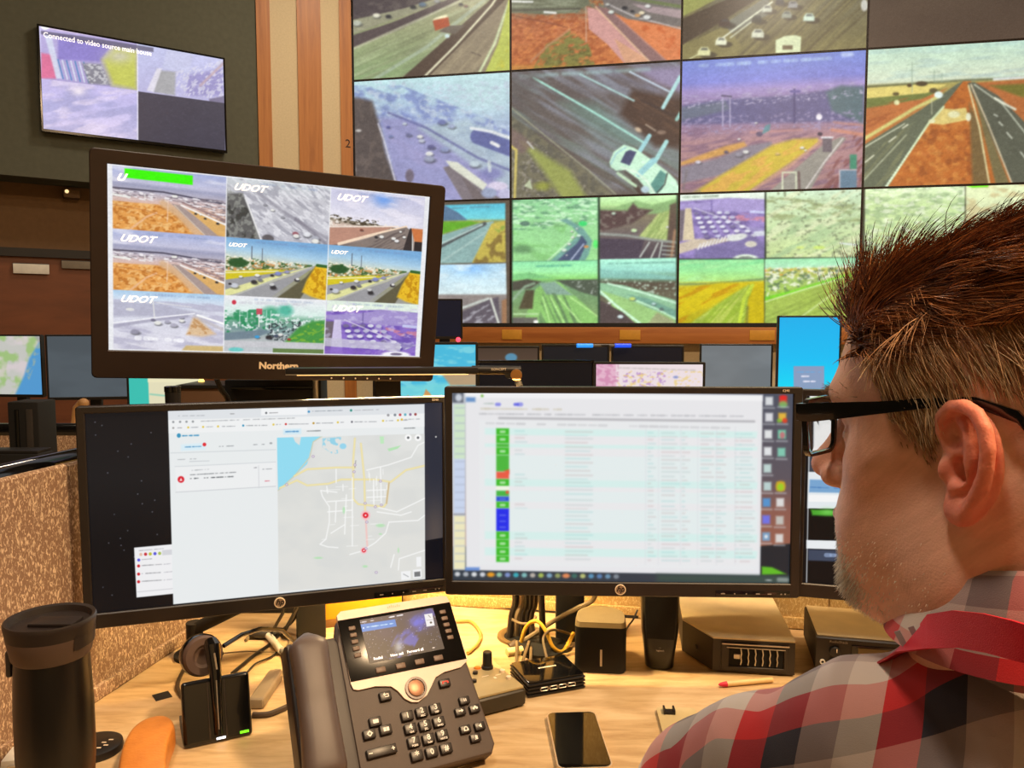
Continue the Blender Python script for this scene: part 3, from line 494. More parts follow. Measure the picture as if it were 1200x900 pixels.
def pic_four_b(p):
    p.a[:] = (40, 50, 40); p.clip([(794.5, 226), (896, 222), (896, 302.5), (794, 303)]); carpark(p, 794, 226, 1.0); p.dash(800, 231, 842, 229.5, (130, 150, 130), .7, 2.6, 3, 3)
    p.clip([(898, 222), (1010, 218), (1008, 301), (898, 302)])
    p.grad([(218, (215, 244, 216)), (234, (196, 220, 180)), (300, (196, 216, 150))]); p.tex((136, 146, 96), 13, 4, .45, .65, .7, .1, 3, [(898, 230), (1010, 238), (1010, 260), (898, 258)]); p.tex((158, 188, 140), 30, 4, .5, .65, .7, -.4, 4, [(898, 258), (1010, 245), (1010, 302), (898, 302)]); p.tex((228, 232, 190), 26, 5, .55, .68, .6, -.5, 5); p.tex((120, 130, 100), 4, 2.5, .66, .72, .8, 0, 6); p.line([(985, 285), (1004, 287)], 2, (220, 230, 225)); p.ell(960, 290, 7, 2, (190, 215, 110)); p.ell(938, 290, 5, 1.5, (205, 225, 120), .8)
    p.clip([(793, 304.5), (895.5, 303.5), (895.5, 379), (793, 380)])
    p.grad([(303, (120, 215, 150)), (318, (150, 228, 150)), (330, (170, 220, 120)), (333, (196, 186, 50)), (380, (180, 170, 20))], -.03, 793); p.tex((170, 235, 160), 30, 5, .5, .65, .6, -.1, 3, [(793, 303), (896, 303), (896, 328), (793, 330)]); p.line([(793, 333), (830, 333), (870, 329), (896, 327)], 2.4, (110, 140, 90), .9, 2); p.poly([(793, 338), (845, 331), (896, 330), (896, 352), (860, 345), (830, 360), (793, 374)], (206, 184, 20), .9, 3); p.tex((186, 128, 10), 30, 4, .5, .62, .7, -.42, 4, [(793, 336), (875, 332), (820, 372), (793, 380)])
    p.poly([(806, 381), (850, 350), (878, 333), (882, 338), (872, 381)], (140, 172, 52), .9, 3); p.tex((186, 200, 90), 30, 2, .5, .62, .7, -.85, 5, [(806, 381), (878, 333), (872, 381)]); p.line([(866, 381), (872, 350), (882, 334)], 4, (190, 214, 60), .9, 1.5); p.poly([(873, 381), (877, 350), (884, 336), (896, 332), (896, 381)], (196, 174, 16), .95, 2); p.line([(875, 381), (876, 360)], 3, (110, 120, 50), .8, 2)
    p.clip([(896.5, 303.5), (1008, 301.5), (1007, 378), (896.5, 379)])
    p.grad([(302, (150, 226, 170)), (314, (176, 230, 190)), (316, (190, 190, 90)), (330, (160, 190, 100)), (352, (150, 196, 60)), (379, (170, 196, 90))], -.02, 896); p.tex((236, 240, 220), 4, 2.4, .52, .62, .9, 0, 3, [(896, 314), (1008, 310), (1008, 322), (930, 336), (896, 350)]); p.tex((84, 110, 80), 4, 2.6, .56, .66, .8, 0, 4, [(896, 316), (1008, 312), (990, 324), (896, 352)]); p.tex((225, 150, 60), 3, 2, .66, .72, .9, 0, 9, [(896, 314), (1008, 312), (1008, 320), (896, 324)])
    p.line([(896, 350), (930, 342), (985, 325), (1008, 320)], 4, (110, 222, 30), .75, 2.5); p.poly([(896, 356), (945, 340), (990, 326), (1008, 322), (1008, 379), (896, 379)], (158, 184, 78), 1, 2); p.tex((128, 150, 60), 50, 2, .5, .65, .7, -.4, 6, [(896, 358), (1008, 322), (1008, 379), (896, 379)]); p.line([(896, 354), (940, 340), (990, 325)], 1.5, (214, 226, 170)); p.line([(938, 372), (985, 338), (1005, 328)], 1.6, (206, 226, 150), .9); p.line([(960, 361), (985, 363)], 1.8, (96, 100, 60), .8); p.clip()
def pic_pale(p):
    p.a[:] = (60, 60, 45); p.clip([(1014, 219), (1131, 216), (1130, 300), (1013, 301)])
    p.grad([(216, (226, 244, 200)), (240, (200, 226, 160)), (301, (196, 215, 150))]); p.tex((150, 176, 130), 8, 3, .48, .64, .7, .05, 3); p.tex((236, 244, 215), 6, 2, .55, .66, .7, .05, 4)
    p.clip([(1132, 216), (1245, 210), (1240, 298), (1132, 300)]); p.grad([(213, (230, 240, 190)), (300, (205, 220, 170))]); p.tex((190, 160, 110), 12, 6, .5, .66, .5, 0, 4); p.poly([(1132, 214), (1160, 213), (1158, 219), (1140, 220), (1133, 218)], (112, 236, 30))
    p.clip([(1013, 302), (1131, 300), (1130, 384), (1013, 384)]); p.grad([(300, (180, 226, 190)), (325, (150, 180, 110)), (384, (160, 190, 90))]); p.tex((110, 140, 70), 20, 5, .5, .65, .6, -.2, 5)
    p.clip([(1132, 300), (1245, 298), (1240, 384), (1132, 384)]); p.grad([(300, (205, 215, 220)), (330, (150, 140, 120)), (384, (140, 130, 110))]); p.tex((90, 100, 80), 20, 5, .5, .65, .6, .2, 6); p.clip()

# --- the twelve-camera mosaic on the upper desk monitor: each cell is drawn in its own 138 x 75 units
class Cell:
    def __init__(s, p, fx0, fx1, fy0, fy1):
        s.p = p; s.o = (p.X, p.Y)
        u = (p.gx/p.wm+.5-fx0)/(fx1-fx0); v = (.5-p.gz/p.hm-fy0)/(fy1-fy0)
        p.M = ((u >= 0) & (u < 1) & (v >= 0) & (v < 1)).astype(float); p.X, p.Y = u*138, v*75
    def end(s): s.p.X, s.p.Y = s.o; s.p.M = np.ones((s.p.h, s.p.w))
def cell_orange(p):
    p.grad([(0, (170, 180, 220)), (16, (196, 196, 220)), (20, (158, 160, 188)), (27, (182, 178, 196)), (38, (214, 184, 176)), (75, (222, 168, 108))], .02, 0); p.tex((226, 226, 240), 40, 8, .5, .7, .7, .1, 1, R_(0, 0, 138, 18))
    p.line([(0, 26), (60, 26), (138, 34)], 2, (84, 82, 100)); p.tex((120, 110, 120), 7, 1.4, .5, .62, .8, .08, 2, [(0, 26), (138, 30), (138, 58), (80, 36), (0, 36)]); p.tex((240, 236, 240), 6, 1.3, .55, .64, .9, .08, 3, [(0, 27), (138, 31), (138, 60), (85, 38), (0, 38)]); p.line([(0, 34), (20, 36)], 2.4, W_)
    o = [(0, 42), (60, 42), (72, 46), (104, 75), (0, 75)]; p.poly(o, (228, 160, 84), 1, 2); p.tex((186, 112, 46), 5, 3, .48, .62, .8, .2, 4, o); p.tex((242, 196, 130), 5, 3, .55, .68, .8, -.3, 5, o)
    p.line([(60, 40), (78, 50), (104, 75)], 9, (216, 178, 140), .9, 4); p.poly([(70, 39), (80, 40), (136, 76), (112, 76)], (168, 150, 146)); p.line([(74, 41), (112, 75)], 1.2, (214, 196, 176)); p.poly([(90, 45), (104, 47), (138, 60), (138, 76), (128, 74)], (218, 172, 104), 1, 2); p.line([(82, 40), (138, 60)], 2, (245, 242, 240)); p.line([(84, 37), (138, 54)], 2.5, (150, 120, 120), .8)
    p.line([(20, 75), (40, 58), (52, 52)], 2.4, (236, 190, 150), .8); p.line([(0, 46), (40, 50), (60, 56)], 1, (180, 110, 60), .7); p.line([(66, 36), (65, 62)], 1, (240, 210, 190), .8); p.line([(38, 30), (38, 38)], 1, W_); p.line([(72, 30), (76, 30)], 3, W_); p.cars([(100, 49, 2, K_), (112, 54, 2, K_), (128, 59, 2.4, K_), (106, 50, 1.5, W_)])
def cell_grey(p):
    p.grad([(0, (206, 212, 216)), (20, (196, 196, 204)), (75, (196, 196, 206))]); p.tex((160, 160, 172), 12, 4, .48, .64, .7, .5, 2); p.tex((232, 232, 238), 10, 3, .55, .66, .7, .55, 3); p.poly([(0, 20), (20, 18), (30, 40), (44, 75), (0, 75)], (96, 96, 96), 1, 3); p.tex((150, 152, 146), 4, 5, .5, .62, .7, 0, 4, [(0, 14), (20, 18), (44, 75), (0, 75)]); p.tex((50, 52, 50), 7, 8, .52, .62, .7, 0, 5, [(0, 34), (26, 34), (42, 75), (0, 75)])
    p.line([(24, 24), (46, 76)], 2, (228, 228, 228)); p.line([(40, 16), (80, 40), (138, 68)], 4, (150, 148, 160), .7, 2); p.line([(92, 45), (138, 76)], 5, (120, 116, 130), .6, 2); p.ell(55, 73, 8, 5, (90, 86, 90), .9)
    p.cars([(60, 36, 3, W_), (74, 44, 3, (160, 160, 170)), (92, 64, 5, (150, 90, 100)), (93, 67, 5, W_), (108, 64, 6, (226, 228, 234)), (120, 68, 6, (170, 172, 184)), (50, 30, 3, (150, 150, 160)), (120, 72, 6, W_)])
def cell_cloud(p):
    p.grad([(0, (200, 200, 226)), (38, (226, 224, 236)), (39, (120, 112, 96)), (46, (222, 200, 186)), (75, (110, 100, 98))], .07, 0); p.glow(76, 8, 16, 10, (110, 160, 236), .9); p.tex((236, 232, 244), 30, 8, .45, .65, .7, .1, 3, R_(0, 0, 138, 40)); p.tex((70, 62, 48), 4, 2, .5, .6, .9, .05, 4, [(0, 34), (70, 38), (70, 46), (0, 46)]); p.tex((236, 228, 220), 4, 2, .58, .66, .9, .05, 5, [(0, 36), (90, 40), (90, 50), (0, 52)])
    p.poly([(0, 52), (95, 44), (30, 70), (0, 76)], (186, 140, 122), 1, 2); p.line([(0, 51), (100, 43)], 1.6, (240, 224, 210)); p.line([(14, 73), (60, 58), (112, 43)], 4, (242, 216, 190)); p.poly([(20, 78), (70, 56), (112, 43), (118, 46), (112, 78)], (134, 122, 116)); p.tex((90, 80, 80), 30, 2, .5, .62, .7, -.5, 6, [(40, 76), (110, 46), (116, 76)]); p.poly([(108, 80), (118, 44), (124, 44), (124, 80)], (54, 50, 52)); p.line([(122, 44), (124, 80)], 1.4, W_)
    p.poly([(120, 44), (138, 44), (138, 64), (126, 62)], (205, 120, 70), 1, 2); p.poly([(126, 62), (138, 62), (138, 78), (126, 78)], (46, 42, 44)); p.cars([(68, 60, 3, K_), (76, 59, 4, W_), (94, 60, 4, W_), (99, 63, 4, (240, 240, 240)), (110, 57, 3, W_), (46, 52, 3, (120, 70, 60)), (104, 50, 2.4, W_)])
def cell_yellow(p):
    p.grad([(0, (120, 170, 215)), (14, (170, 206, 230)), (25, (206, 214, 200)), (30, (150, 150, 110)), (75, (160, 160, 160))], .06, 0); p.tex((60, 96, 50), 5, 3, .48, .6, .9, 0, 2, [(0, 24), (138, 30), (110, 38), (0, 42)]); p.tex((244, 240, 220), 4, 2, .52, .62, .9, 0, 3, [(0, 22), (110, 28), (100, 40), (0, 44)]); p.tex((216, 150, 90), 4, 2, .6, .68, .9, 0, 6, [(0, 26), (110, 30), (90, 42), (0, 44)])
    p.ell(16, 32, 13, 6, (40, 84, 44), .95); p.poly([(0, 44), (60, 38), (90, 38), (40, 48), (0, 56)], (212, 196, 40), 1, 2); p.line([(0, 46), (70, 40)], 1.6, (240, 236, 180)); p.poly([(0, 55), (60, 44), (112, 32), (122, 30), (100, 46), (60, 76), (0, 76)], (156, 156, 160)); p.poly([(0, 68), (40, 54), (112, 32), (90, 44), (10, 74), (0, 76)], (226, 226, 160), 1, 1.4); p.line([(10, 76), (60, 54), (116, 32)], 2, (184, 184, 178))
    p.poly([(66, 78), (108, 46), (122, 30), (130, 30), (100, 78)], (96, 92, 70), 1, 2); p.poly([(122, 30), (138, 30), (138, 76), (118, 72), (104, 66), (110, 50)], (232, 188, 44), 1, 3); p.tex((186, 130, 20), 4, 4, .5, .62, .8, .3, 7, [(118, 34), (138, 32), (138, 75), (106, 66)]); p.line([(124, 29), (138, 30)], 4, (50, 100, 50)); p.line([(34, 10), (34, 26)], 1.2, (90, 96, 110)); p.line([(48, 12), (48, 28)], 1, (100, 106, 120))
    p.cars([(12, 62, 6, (206, 210, 220)), (38, 56, 5, K_), (46, 53, 4, (120, 122, 130)), (64, 62, 5, K_), (62, 58, 4, (205, 205, 205)), (96, 50, 4, K_), (97, 49, 3, W_), (42, 47, 4, W_), (62, 46, 3, K_), (70, 43, 5, (130, 140, 200)), (82, 40, 4, (150, 150, 190)), (20, 50, 3, W_), (6, 60, 2.4, K_)])
def cell_white(p):
    p.grad([(0, (170, 206, 236)), (10, (206, 222, 240)), (24, (216, 218, 232)), (75, (222, 220, 232))]); p.tex((184, 182, 204), 34, 5, .46, .64, .8, .12, 2, R_(0, 12, 138, 75)); p.poly([(0, 14), (60, 16), (110, 26), (80, 30), (0, 34)], (180, 180, 200), .9, 4); p.line([(0, 46), (50, 36), (90, 30)], 4, (164, 162, 184), .8, 2); p.line([(0, 42), (60, 32), (100, 26)], 1.6, (242, 242, 248)); p.line([(100, 30), (138, 46)], 4, (196, 190, 196), .9, 2); p.line([(104, 28), (138, 38)], 2.5, (250, 250, 250))
    p.poly([(90, 54), (98, 32), (104, 32), (128, 52), (110, 56)], (222, 190, 150), .95, 4); p.tex((190, 140, 90), 5, 3, .5, .62, .8, .3, 5, [(90, 54), (100, 32), (128, 52)]); p.poly([(84, 75), (90, 68), (138, 68), (138, 76)], (206, 180, 120), .95, 2); p.line([(48, 12), (50, 34)], 1.2, W_); p.line([(52, 14), (96, 18)], 1, W_, .7); p.cars([(48, 36, 3, (120, 116, 140)), (54, 40, 5, W_), (66, 38, 4, (170, 168, 188)), (74, 42, 5, (180, 178, 196)), (84, 36, 4, W_), (84, 32, 3, (170, 168, 188)), (26, 52, 6, (150, 148, 168))]); p.dash(28, 60, 86, 62, (245, 245, 250), .8, 5, 2, 5); p.ell(20, 24, 5, 2, W_, .8)
def cell_town(p):
    p.grad([(0, (236, 236, 242)), (22, (215, 236, 230)), (30, (110, 170, 140)), (44, (120, 150, 150)), (56, (176, 184, 186)), (75, (196, 200, 205))]); p.tex((40, 140, 90), 9, 6, .42, .58, .9, 0, 2, [(0, 20), (60, 16), (60, 44), (0, 50)]); p.ell(62, 22, 12, 9, (60, 160, 120), .9, .8); p.ell(82, 17, 10, 8, (70, 176, 150), .9, .8); p.tex((226, 236, 236), 4, 3, .56, .66, .9, 0, 3, [(0, 22), (138, 22), (138, 34), (80, 60), (0, 44)])
    p.poly([(82, 60), (100, 40), (120, 30), (138, 28), (138, 62), (100, 60)], (70, 150, 70), 1, 4); p.tex((130, 180, 60), 5, 3, .48, .6, .8, -.2, 4, [(84, 60), (120, 32), (138, 34), (138, 60)]); p.tex((50, 60, 66), 3, 2, .55, .62, .9, 0, 6, [(60, 34), (110, 30), (80, 60), (56, 56)]); p.poly([(0, 50), (50, 44), (64, 46), (40, 56), (0, 60)], (110, 130, 144), .9, 2); p.poly(R_(0, 60, 138, 68), (200, 200, 206), .9); p.poly([(66, 69), (138, 69), (138, 76), (66, 76)], (90, 120, 60), .9, 1); p.ell(16, 72, 10, 3, (110, 200, 196))
    p.poly(R_(42, 16, 50, 24), (205, 70, 90), .9); p.line([(46, 24), (46, 40)], 1.6, W_); p.poly(R_(0, 28, 3, 30), W_)
    for x in (20, 30, 56, 62): p.line([(x, 18), (x, 40)], .9, (220, 235, 230), .8)
    p.cars([(44, 54, 4, (60, 160, 220)), (60, 54, 5, K_), (70, 52, 4, (70, 80, 100)), (76, 50, 4, W_), (88, 56, 3, (170, 60, 60))]); p.ell(12, 9, 3, 3, (205, 60, 80)); p.dash(20, 9, 110, 8, (205, 205, 215), .6, 4, 2, 4)
def cell_violet(p):
    carpark(p, 0, 2, 1.36, (140, 112, 200), (206, 196, 230), (90, 66, 160)); p.tex((206, 200, 230), 10, 4, .6, .7, .5, 0, 9); p.poly([(0, 52), (86, 56), (114, 58), (114, 68), (0, 64)], (196, 192, 214), .85); p.poly([(0, 64), (114, 69), (138, 60), (138, 76), (0, 76)], (128, 92, 196), .8, 1); p.ell(108, 74, 22, 5, (240, 238, 246)); p.ell(108, 73, 9, 2, (120, 110, 140))
def pic_mosaic(p):
    fns = [[cell_orange, cell_grey, cell_cloud], [cell_orange, cell_yellow, cell_yellow], [cell_white, cell_town, cell_violet]]
    p.a[:] = (235, 236, 240); u0, u1, v0, v1 = .012, .985, .006, .995
    for r in range(3):
        for c in range(3):
            q = Cell(p, u0+(u1-u0)*c/3+.0015, u0+(u1-u0)*(c+1)/3-.0015, v0+(v1-v0)*r/3, v0+(v1-v0)*(r+1)/3); fns[r][c](p)
            if r > 0 or c > 0: p.dash(40, 4, 120, 5, (120, 140, 180), .28, 3, r*3+c, 4)
            if (r, c) == (0, 0): p.poly([(14, 2), (96, 2.5), (96, 14), (14, 13)], (60, 250, 10))
            q.end()
def pic_tv(p):
    p.a[:] = (206, 200, 236)
    p.clip([(48, 26), (161, 45), (161, 106), (48, 92)]); p.grad([(30, (190, 178, 226)), (100, (170, 160, 210))]); p.poly([(68, 40), (130, 52), (118, 72), (68, 70)], (140, 128, 205), .9, 3); p.poly([(48, 62), (62, 64), (66, 92), (48, 92)], (226, 110, 150), .9, 3); p.poly([(52, 40), (60, 40), (72, 92), (66, 92)], (214, 220, 240), .9, 2)
    for i in range(7): p.line([(68+i*5, 70+i*.5), (74+i*5, 92+i*.8)], 1.6, [(70, 130, 190), (225, 235, 245)][i % 2], .8)
    p.poly([(96, 74), (118, 75), (130, 100), (104, 98)], (130, 130, 140), .9, 3); p.tex((210, 210, 215), 3, 2, .5, .6, .8, 0, 3, [(96, 74), (118, 75), (130, 100), (104, 98)]); p.poly([(120, 70), (135, 55), (161, 60), (161, 106), (132, 100)], (200, 205, 90), .95, 8); p.glow(140, 66, 16, 8, (205, 200, 190), .8); p.line([(48, 30), (161, 48)], 5, (226, 206, 232), .9); p.ell(53, 31, 5, 4, (250, 250, 255))
    p.clip([(162, 44), (264, 64), (264, 122), (162, 107)]); p.grad([(40, (200, 205, 240)), (115, (190, 186, 226))]); p.poly([(196, 58), (226, 62), (222, 86), (190, 80)], (204, 206, 236), .9, 3); p.poly([(184, 82), (206, 84), (205, 112), (180, 108)], (170, 170, 170), .9, 3); p.poly([(172, 106), (184, 80), (190, 80), (180, 108)], (232, 228, 240), .9, 2); p.poly([(220, 88), (262, 80), (262, 112), (218, 112)], (150, 142, 196), .8, 4); p.tex((222, 220, 236), 4, 2, .5, .6, .7, -.8, 4, [(206, 84), (262, 70), (262, 116), (206, 112)]); p.line([(235, 100), (262, 74)], 3, (196, 170, 176), .8, 2); p.poly([(245, 116), (264, 112), (264, 124), (246, 122)], (120, 112, 140), .9, 2)
    p.clip([(48, 92), (161, 106), (161, 164), (48, 152)]); p.grad([(90, (196, 186, 234)), (125, (196, 190, 236)), (160, (226, 212, 240))]); p.tex((160, 160, 205), 36, 10, .45, .65, .6, -.15, 5); p.tex((226, 214, 240), 30, 8, .55, .7, .7, -.1, 6); p.glow(92, 107, 8, 5, (250, 240, 250), .9)
    p.clip([(162, 107), (264, 121), (264, 182), (162, 166)]); p.grad([(105, (72, 68, 82)), (180, (62, 60, 76))]); p.clip(); p.line([(161, 44), (161.5, 166)], 1.2, (240, 236, 250)); p.poly([(48, 36), (100, 43), (180, 56), (180, 61), (100, 50), (48, 40)], (90, 86, 110), .75, 1)
def pic_map_app(p):
    """map application, its list, and a small alert window, on a starry night wallpaper"""
    p.a[:] = (15, 17, 22); p.grad([(460, (16, 18, 23)), (560, (22, 24, 28)), (640, (13, 14, 18)), (720, (12, 13, 17))]); r = np.random.default_rng(2)
    for i in range(26): p.ell(r.uniform(102, 194), r.uniform(486, 715), .8, .8, (120, 120, 130), .7)
    p.grad([(460, (30, 35, 52)), (560, (44, 48, 60)), (630, (70, 66, 66)), (636, (16, 17, 24)), (690, (12, 13, 20))]) if False else p.poly([(497, 465), (520, 465), (520, 632), (497, 634)], (44, 47, 60), 1, 2); p.glow(510, 625, 16, 40, (96, 84, 78), .8); p.poly([(497, 634), (520, 630), (522, 680), (497, 684)], (15, 16, 24)); p.ell(511, 512, 1, 1, W_, .8)
    w = [(196.8, 481.5), (497.5, 473.6), (498.3, 679), (203, 708.5)]
    p.poly([(157, 642), (202, 638), (203, 696), (160, 700.5)], (238, 238, 240)); p.dash(163, 645.5, 192, 643, (150, 150, 155), .6, 1); p.poly([(190, 645), (202, 644), (203, 650), (190, 651)], (205, 206, 212), .8)
    for x, c in ((165, (225, 190, 170)), (170.5, (200, 50, 60)), (176, (190, 190, 60)), (181.5, (90, 90, 215)), (187, (170, 190, 90))): p.ell(x, 650-(x-165)*.06, 1.9, 1.9, c)
    p.ell(162.5, 656.5, 1.8, 1.8, (90, 90, 220)); p.dash(166, 656, 178, 655, (130, 130, 140), .6, 1)
    for y in (663.5, 673, 682): p.ell(162.3, y, 1.8, 1.8, (205, 40, 50)); p.dash(166, y-.5, 190, y-2, (130, 130, 135), .6, 1.2, int(y)); p.dash(192, y-2, 202, y-3, (150, 150, 160), .5, 1, int(y))
    p.line([(161, 694), (203, 690)], .8, (180, 180, 185), .6)
    p.poly(w, (231, 235, 236)); p.clip(w); p.poly([(190, 470), (500, 462), (500, 486), (190, 494)], (222, 226, 230)); p.poly([(306, 474), (360, 472), (360, 486), (306, 487)], (240, 242, 244)); p.poly([(190, 492.5), (500, 484.5), (500, 500), (190, 508)], (238, 240, 241))
    p.dash(209, 487.5, 240, 487, (150, 155, 160), .5, 1); p.dash(270, 485, 275, 485, (120, 120, 120), .7, 1); p.ell(312, 484, 1.3, 1.3, (110, 115, 120)); p.dash(316, 484, 326, 483.6, (120, 120, 125), .7, 1); p.dash(366, 482, 402, 481, (130, 140, 150), .55, 1.1); p.ell(411.5, 481, 1.5, 1.5, (60, 150, 140)); p.dash(415, 481, 446, 480, (150, 150, 155), .5, 1); p.ell(362, 482.5, 1.4, 1.4, (70, 150, 200))
    for x in (203, 211, 218.5, 226): p.ell(x, 494.6-(x-203)*.02, 1.4, 1.4, (120, 125, 130), .7)
    p.dash(234, 493.8, 346, 490, (140, 144, 150), .55, 1.1)
    for x, c in ((455, (150, 150, 155)), (463, (120, 130, 140)), (469, (190, 60, 70)), (475, (90, 170, 190)), (481, (130, 100, 140)), (487, (150, 60, 60))): p.ell(x, 486.6-(x-455)*.03, 1.6, 1.6, c, .9)
    x = 203
    for wd, c in ((9, (170, 170, 170)), (9, (225, 200, 90)), (9, (225, 200, 90)), (21, (225, 200, 90)), (27, (60, 150, 190)), (6, (225, 200, 90)), (24, (205, 60, 60)), (20, (190, 150, 60)), (8, (225, 200, 90)), (28, (120, 120, 130)), (9, (225, 200, 90)), (9, (225, 200, 90))):
        yy = 501.6-(x-203)*.034; p.ell(x, yy, 1.3, 1.3, c); p.dash(x+3.4, yy, x+3+wd, yy-.3, (130, 134, 140), .6, 1.1, int(x)); x += wd+8.5
    p.ell(471, 491.7, 1.4, 1.4, (225, 190, 80)); p.dash(474, 491.6, 494, 491, (130, 134, 140), .5, 1)
    p.ell(209.5, 510.5, 2.4, 2.6, (60, 150, 190)); p.dash(214, 510.8, 233, 510.2, (50, 140, 190), .85, 1.7, 1, 1.9); p.poly([(212, 521), (241, 519), (241, 527), (212, 528.5)], (214, 236, 246), .9, 2.5); p.dash(217, 524, 236, 523.2, (70, 140, 190), .85, 1.4); p.ell(239.5, 521, 2.2, 2.2, (225, 50, 60)); p.dash(257, 523.3, 274, 522.6, (120, 125, 130), .6, 1.2); p.dash(294, 521.3, 310, 520.8, (120, 125, 130), .6, 1.2); p.ell(317.5, 519.5, 1.8, 1.2, (140, 145, 150), .7)
    p.line([(200, 531), (323, 527)], .9, (200, 206, 210), .8); p.dash(208, 538.7, 217, 538.4, (140, 145, 150), .6, 1.1); p.dash(223, 538, 230, 537.8, (140, 145, 150), .6, 1.1); p.line([(222, 541), (245, 540.2)], .7, (190, 195, 200))
    p.poly([(205, 547), (323, 541.5), (323, 570), (207, 577)], (236, 238, 239)); p.line([(206, 577), (323, 570)], 1, (205, 208, 212)); p.line([(205, 547), (323, 541.5)], .8, (205, 210, 214)); p.line([(303, 546), (303.5, 572)], .8, (210, 212, 216)); p.ell(212, 562, 3.9, 3.9, (216, 36, 52)); p.poly([(210.3, 563.8), (213.7, 563.6), (212, 560)], (245, 225, 225))
    p.dash(223, 551.5, 245, 550, (140, 145, 150), .55, 1.1); p.dash(223, 556.6, 277, 553.5, (110, 115, 120), .65, 1.2); p.dash(223, 561, 275, 558.5, (80, 85, 90), .75, 1.4); p.dash(296, 548.5, 301, 548, (120, 120, 130), .7, 1.1); p.dash(308, 550, 319, 549.5, (120, 125, 130), .6, 1.1); p.dash(309, 564, 318, 563.5, (215, 90, 110), .8, 1.2)
    p.poly([(332, 503), (353, 502.4), (353, 508.8), (332, 509.4)], (206, 232, 244), .9, 2); p.dash(335, 506, 350, 505.6, (60, 130, 190), .85, 1.5, 1, 2); p.dash(360, 505.3, 376, 504.8, (120, 125, 130), .75, 1.4, 1, 2); p.dash(474, 502, 487, 501.6, (110, 115, 120), .7, 1.2)
    # the map
    m = [(324.7, 513), (497.6, 508.4), (498.4, 679), (326.7, 694)]
    p.clip(m); p.grad([(505, (224, 226, 224)), (580, (222, 223, 219)), (700, (222, 222, 218))]); p.tex((214, 216, 214), 30, 20, .4, .7, .6, 0, 3)
    sea = [(324, 512), (378, 511), (367, 518), (363, 532), (360, 544), (345, 558), (335, 567), (326, 575)]; p.poly(sea, (146, 218, 240)); p.line([(378, 511), (367, 518), (363, 536), (345, 558), (326, 575)], 1.2, (205, 205, 180)); p.poly([(343, 511), (353, 511), (351, 522), (346, 518)], (222, 224, 222))
    p.tex((140, 208, 232), 5, 4, .5, .58, .9, .5, 8, [(378, 514), (400, 512), (396, 536), (378, 524)]); p.ell(402, 523, 4, 3.4, (150, 212, 236)); p.poly([(445, 511.5), (450, 511.5), (450, 520), (446, 520)], (190, 232, 190)); p.poly([(454, 526), (470, 522), (466, 526), (456, 529)], (180, 226, 180))
    Yl = (240, 228, 170)
    for pts in ([(345, 558), (360, 550), (395, 548), (416, 548)], [(328, 572), (348, 563), (360, 569), (385, 567), (400, 562), (440, 562), (458, 565), (476, 551), (497, 546)], [(416, 514), (414, 540), (414, 585), (420, 591), (450, 594), (453, 590), (456, 566)], [(423, 520), (425, 540), (427, 560), (428, 600)]):
        p.line(pts, 2.6, (218, 200, 150), .5); p.line(pts, 1.7, Yl, .95)
    p.line([(453, 590), (456, 566)], 1.4, (190, 160, 130), .7); p.line([(428.5, 604), (430.5, 640)], 2.2, (238, 200, 196)); p.line([(416, 548), (417, 540)], 1, (160, 160, 160))
    Wt = (246, 247, 246)
    for pts in ([(376, 575), (378, 582), (386, 594), (386, 612), (382, 632), (375, 638), (384, 641), (396, 642)], [(456, 612), (490, 610), (498, 604)], [(444, 595), (465, 600), (490, 588), (498, 584)], [(430, 551), (455, 545), (482, 536), (490, 522), (498, 518)], [(413, 560), (413, 640)], [(406, 580), (405, 600), (404, 626)], [(376, 575), (395, 577)], [(383, 570), (384, 578)], [(456, 612), (452, 625), (440, 636), (424, 646), (410, 650)], [(384, 600), (412, 598)], [(384, 588), (414, 586)], [(394, 588), (393, 612)], [(402, 568), (402, 575)], [(394, 550), (394, 566)], [(467, 668), (468, 655), (498, 645)], [(458, 665), (462, 650)], [(388, 625), (404, 615)], [(446, 548), (447, 590)], [(438, 562), (438, 590)], [(430, 575), (452, 574)], [(430, 583), (452, 582)], [(442, 600), (470, 604), (482, 600)]):
        p.line(pts, 1.3, Wt, .9)
    for i in range(14): x0 = 376+r.uniform(0, 60); y0 = 570+r.uniform(0, 75); p.line([(x0, y0), (x0+r.uniform(4, 16), y0-.6)], .8, Wt, .7)
    for i in range(10): x0 = 432+r.uniform(0, 22); y0 = 548+r.uniform(0, 34); p.line([(x0, y0), (x0+.2, y0+r.uniform(4, 14))], .9, Wt, .8)
    for x, y, a, b in ((403, 598, 1.5, 4), (446, 616, 5, 2), (373, 654, 5, 1.2), (446, 626, 2, 1), (467, 645, 1, 3), (428, 664, 3, 1.5)): p.ell(x, y, a, b, (176, 226, 176), .8, .8)
    for x, y, R0 in ((428.5, 604, 5.6), (426.5, 645.2, 4)): p.ell(x, y, R0, R0, (244, 190, 196), .8); p.ell(x, y, R0*.6, R0*.6, (226, 44, 60)); p.ell(x, y, 1, 1, (245, 220, 225))
    for x, y in ((336, 568), (416, 545), (415, 553), (446, 564), (447, 592), (440, 594), (430, 612), (429, 643), (441, 671), (428, 590), (367, 535)): p.ell(x, y, 1.9, 1.7, (176, 160, 186), .8); p.ell(x, y, 1, .8, (226, 220, 232))
    for x in (478.5, 490): p.ell(x, 513, 4, 4, (246, 247, 247)); p.ell(x, 513, 1.5, 1.5, (100, 104, 108))
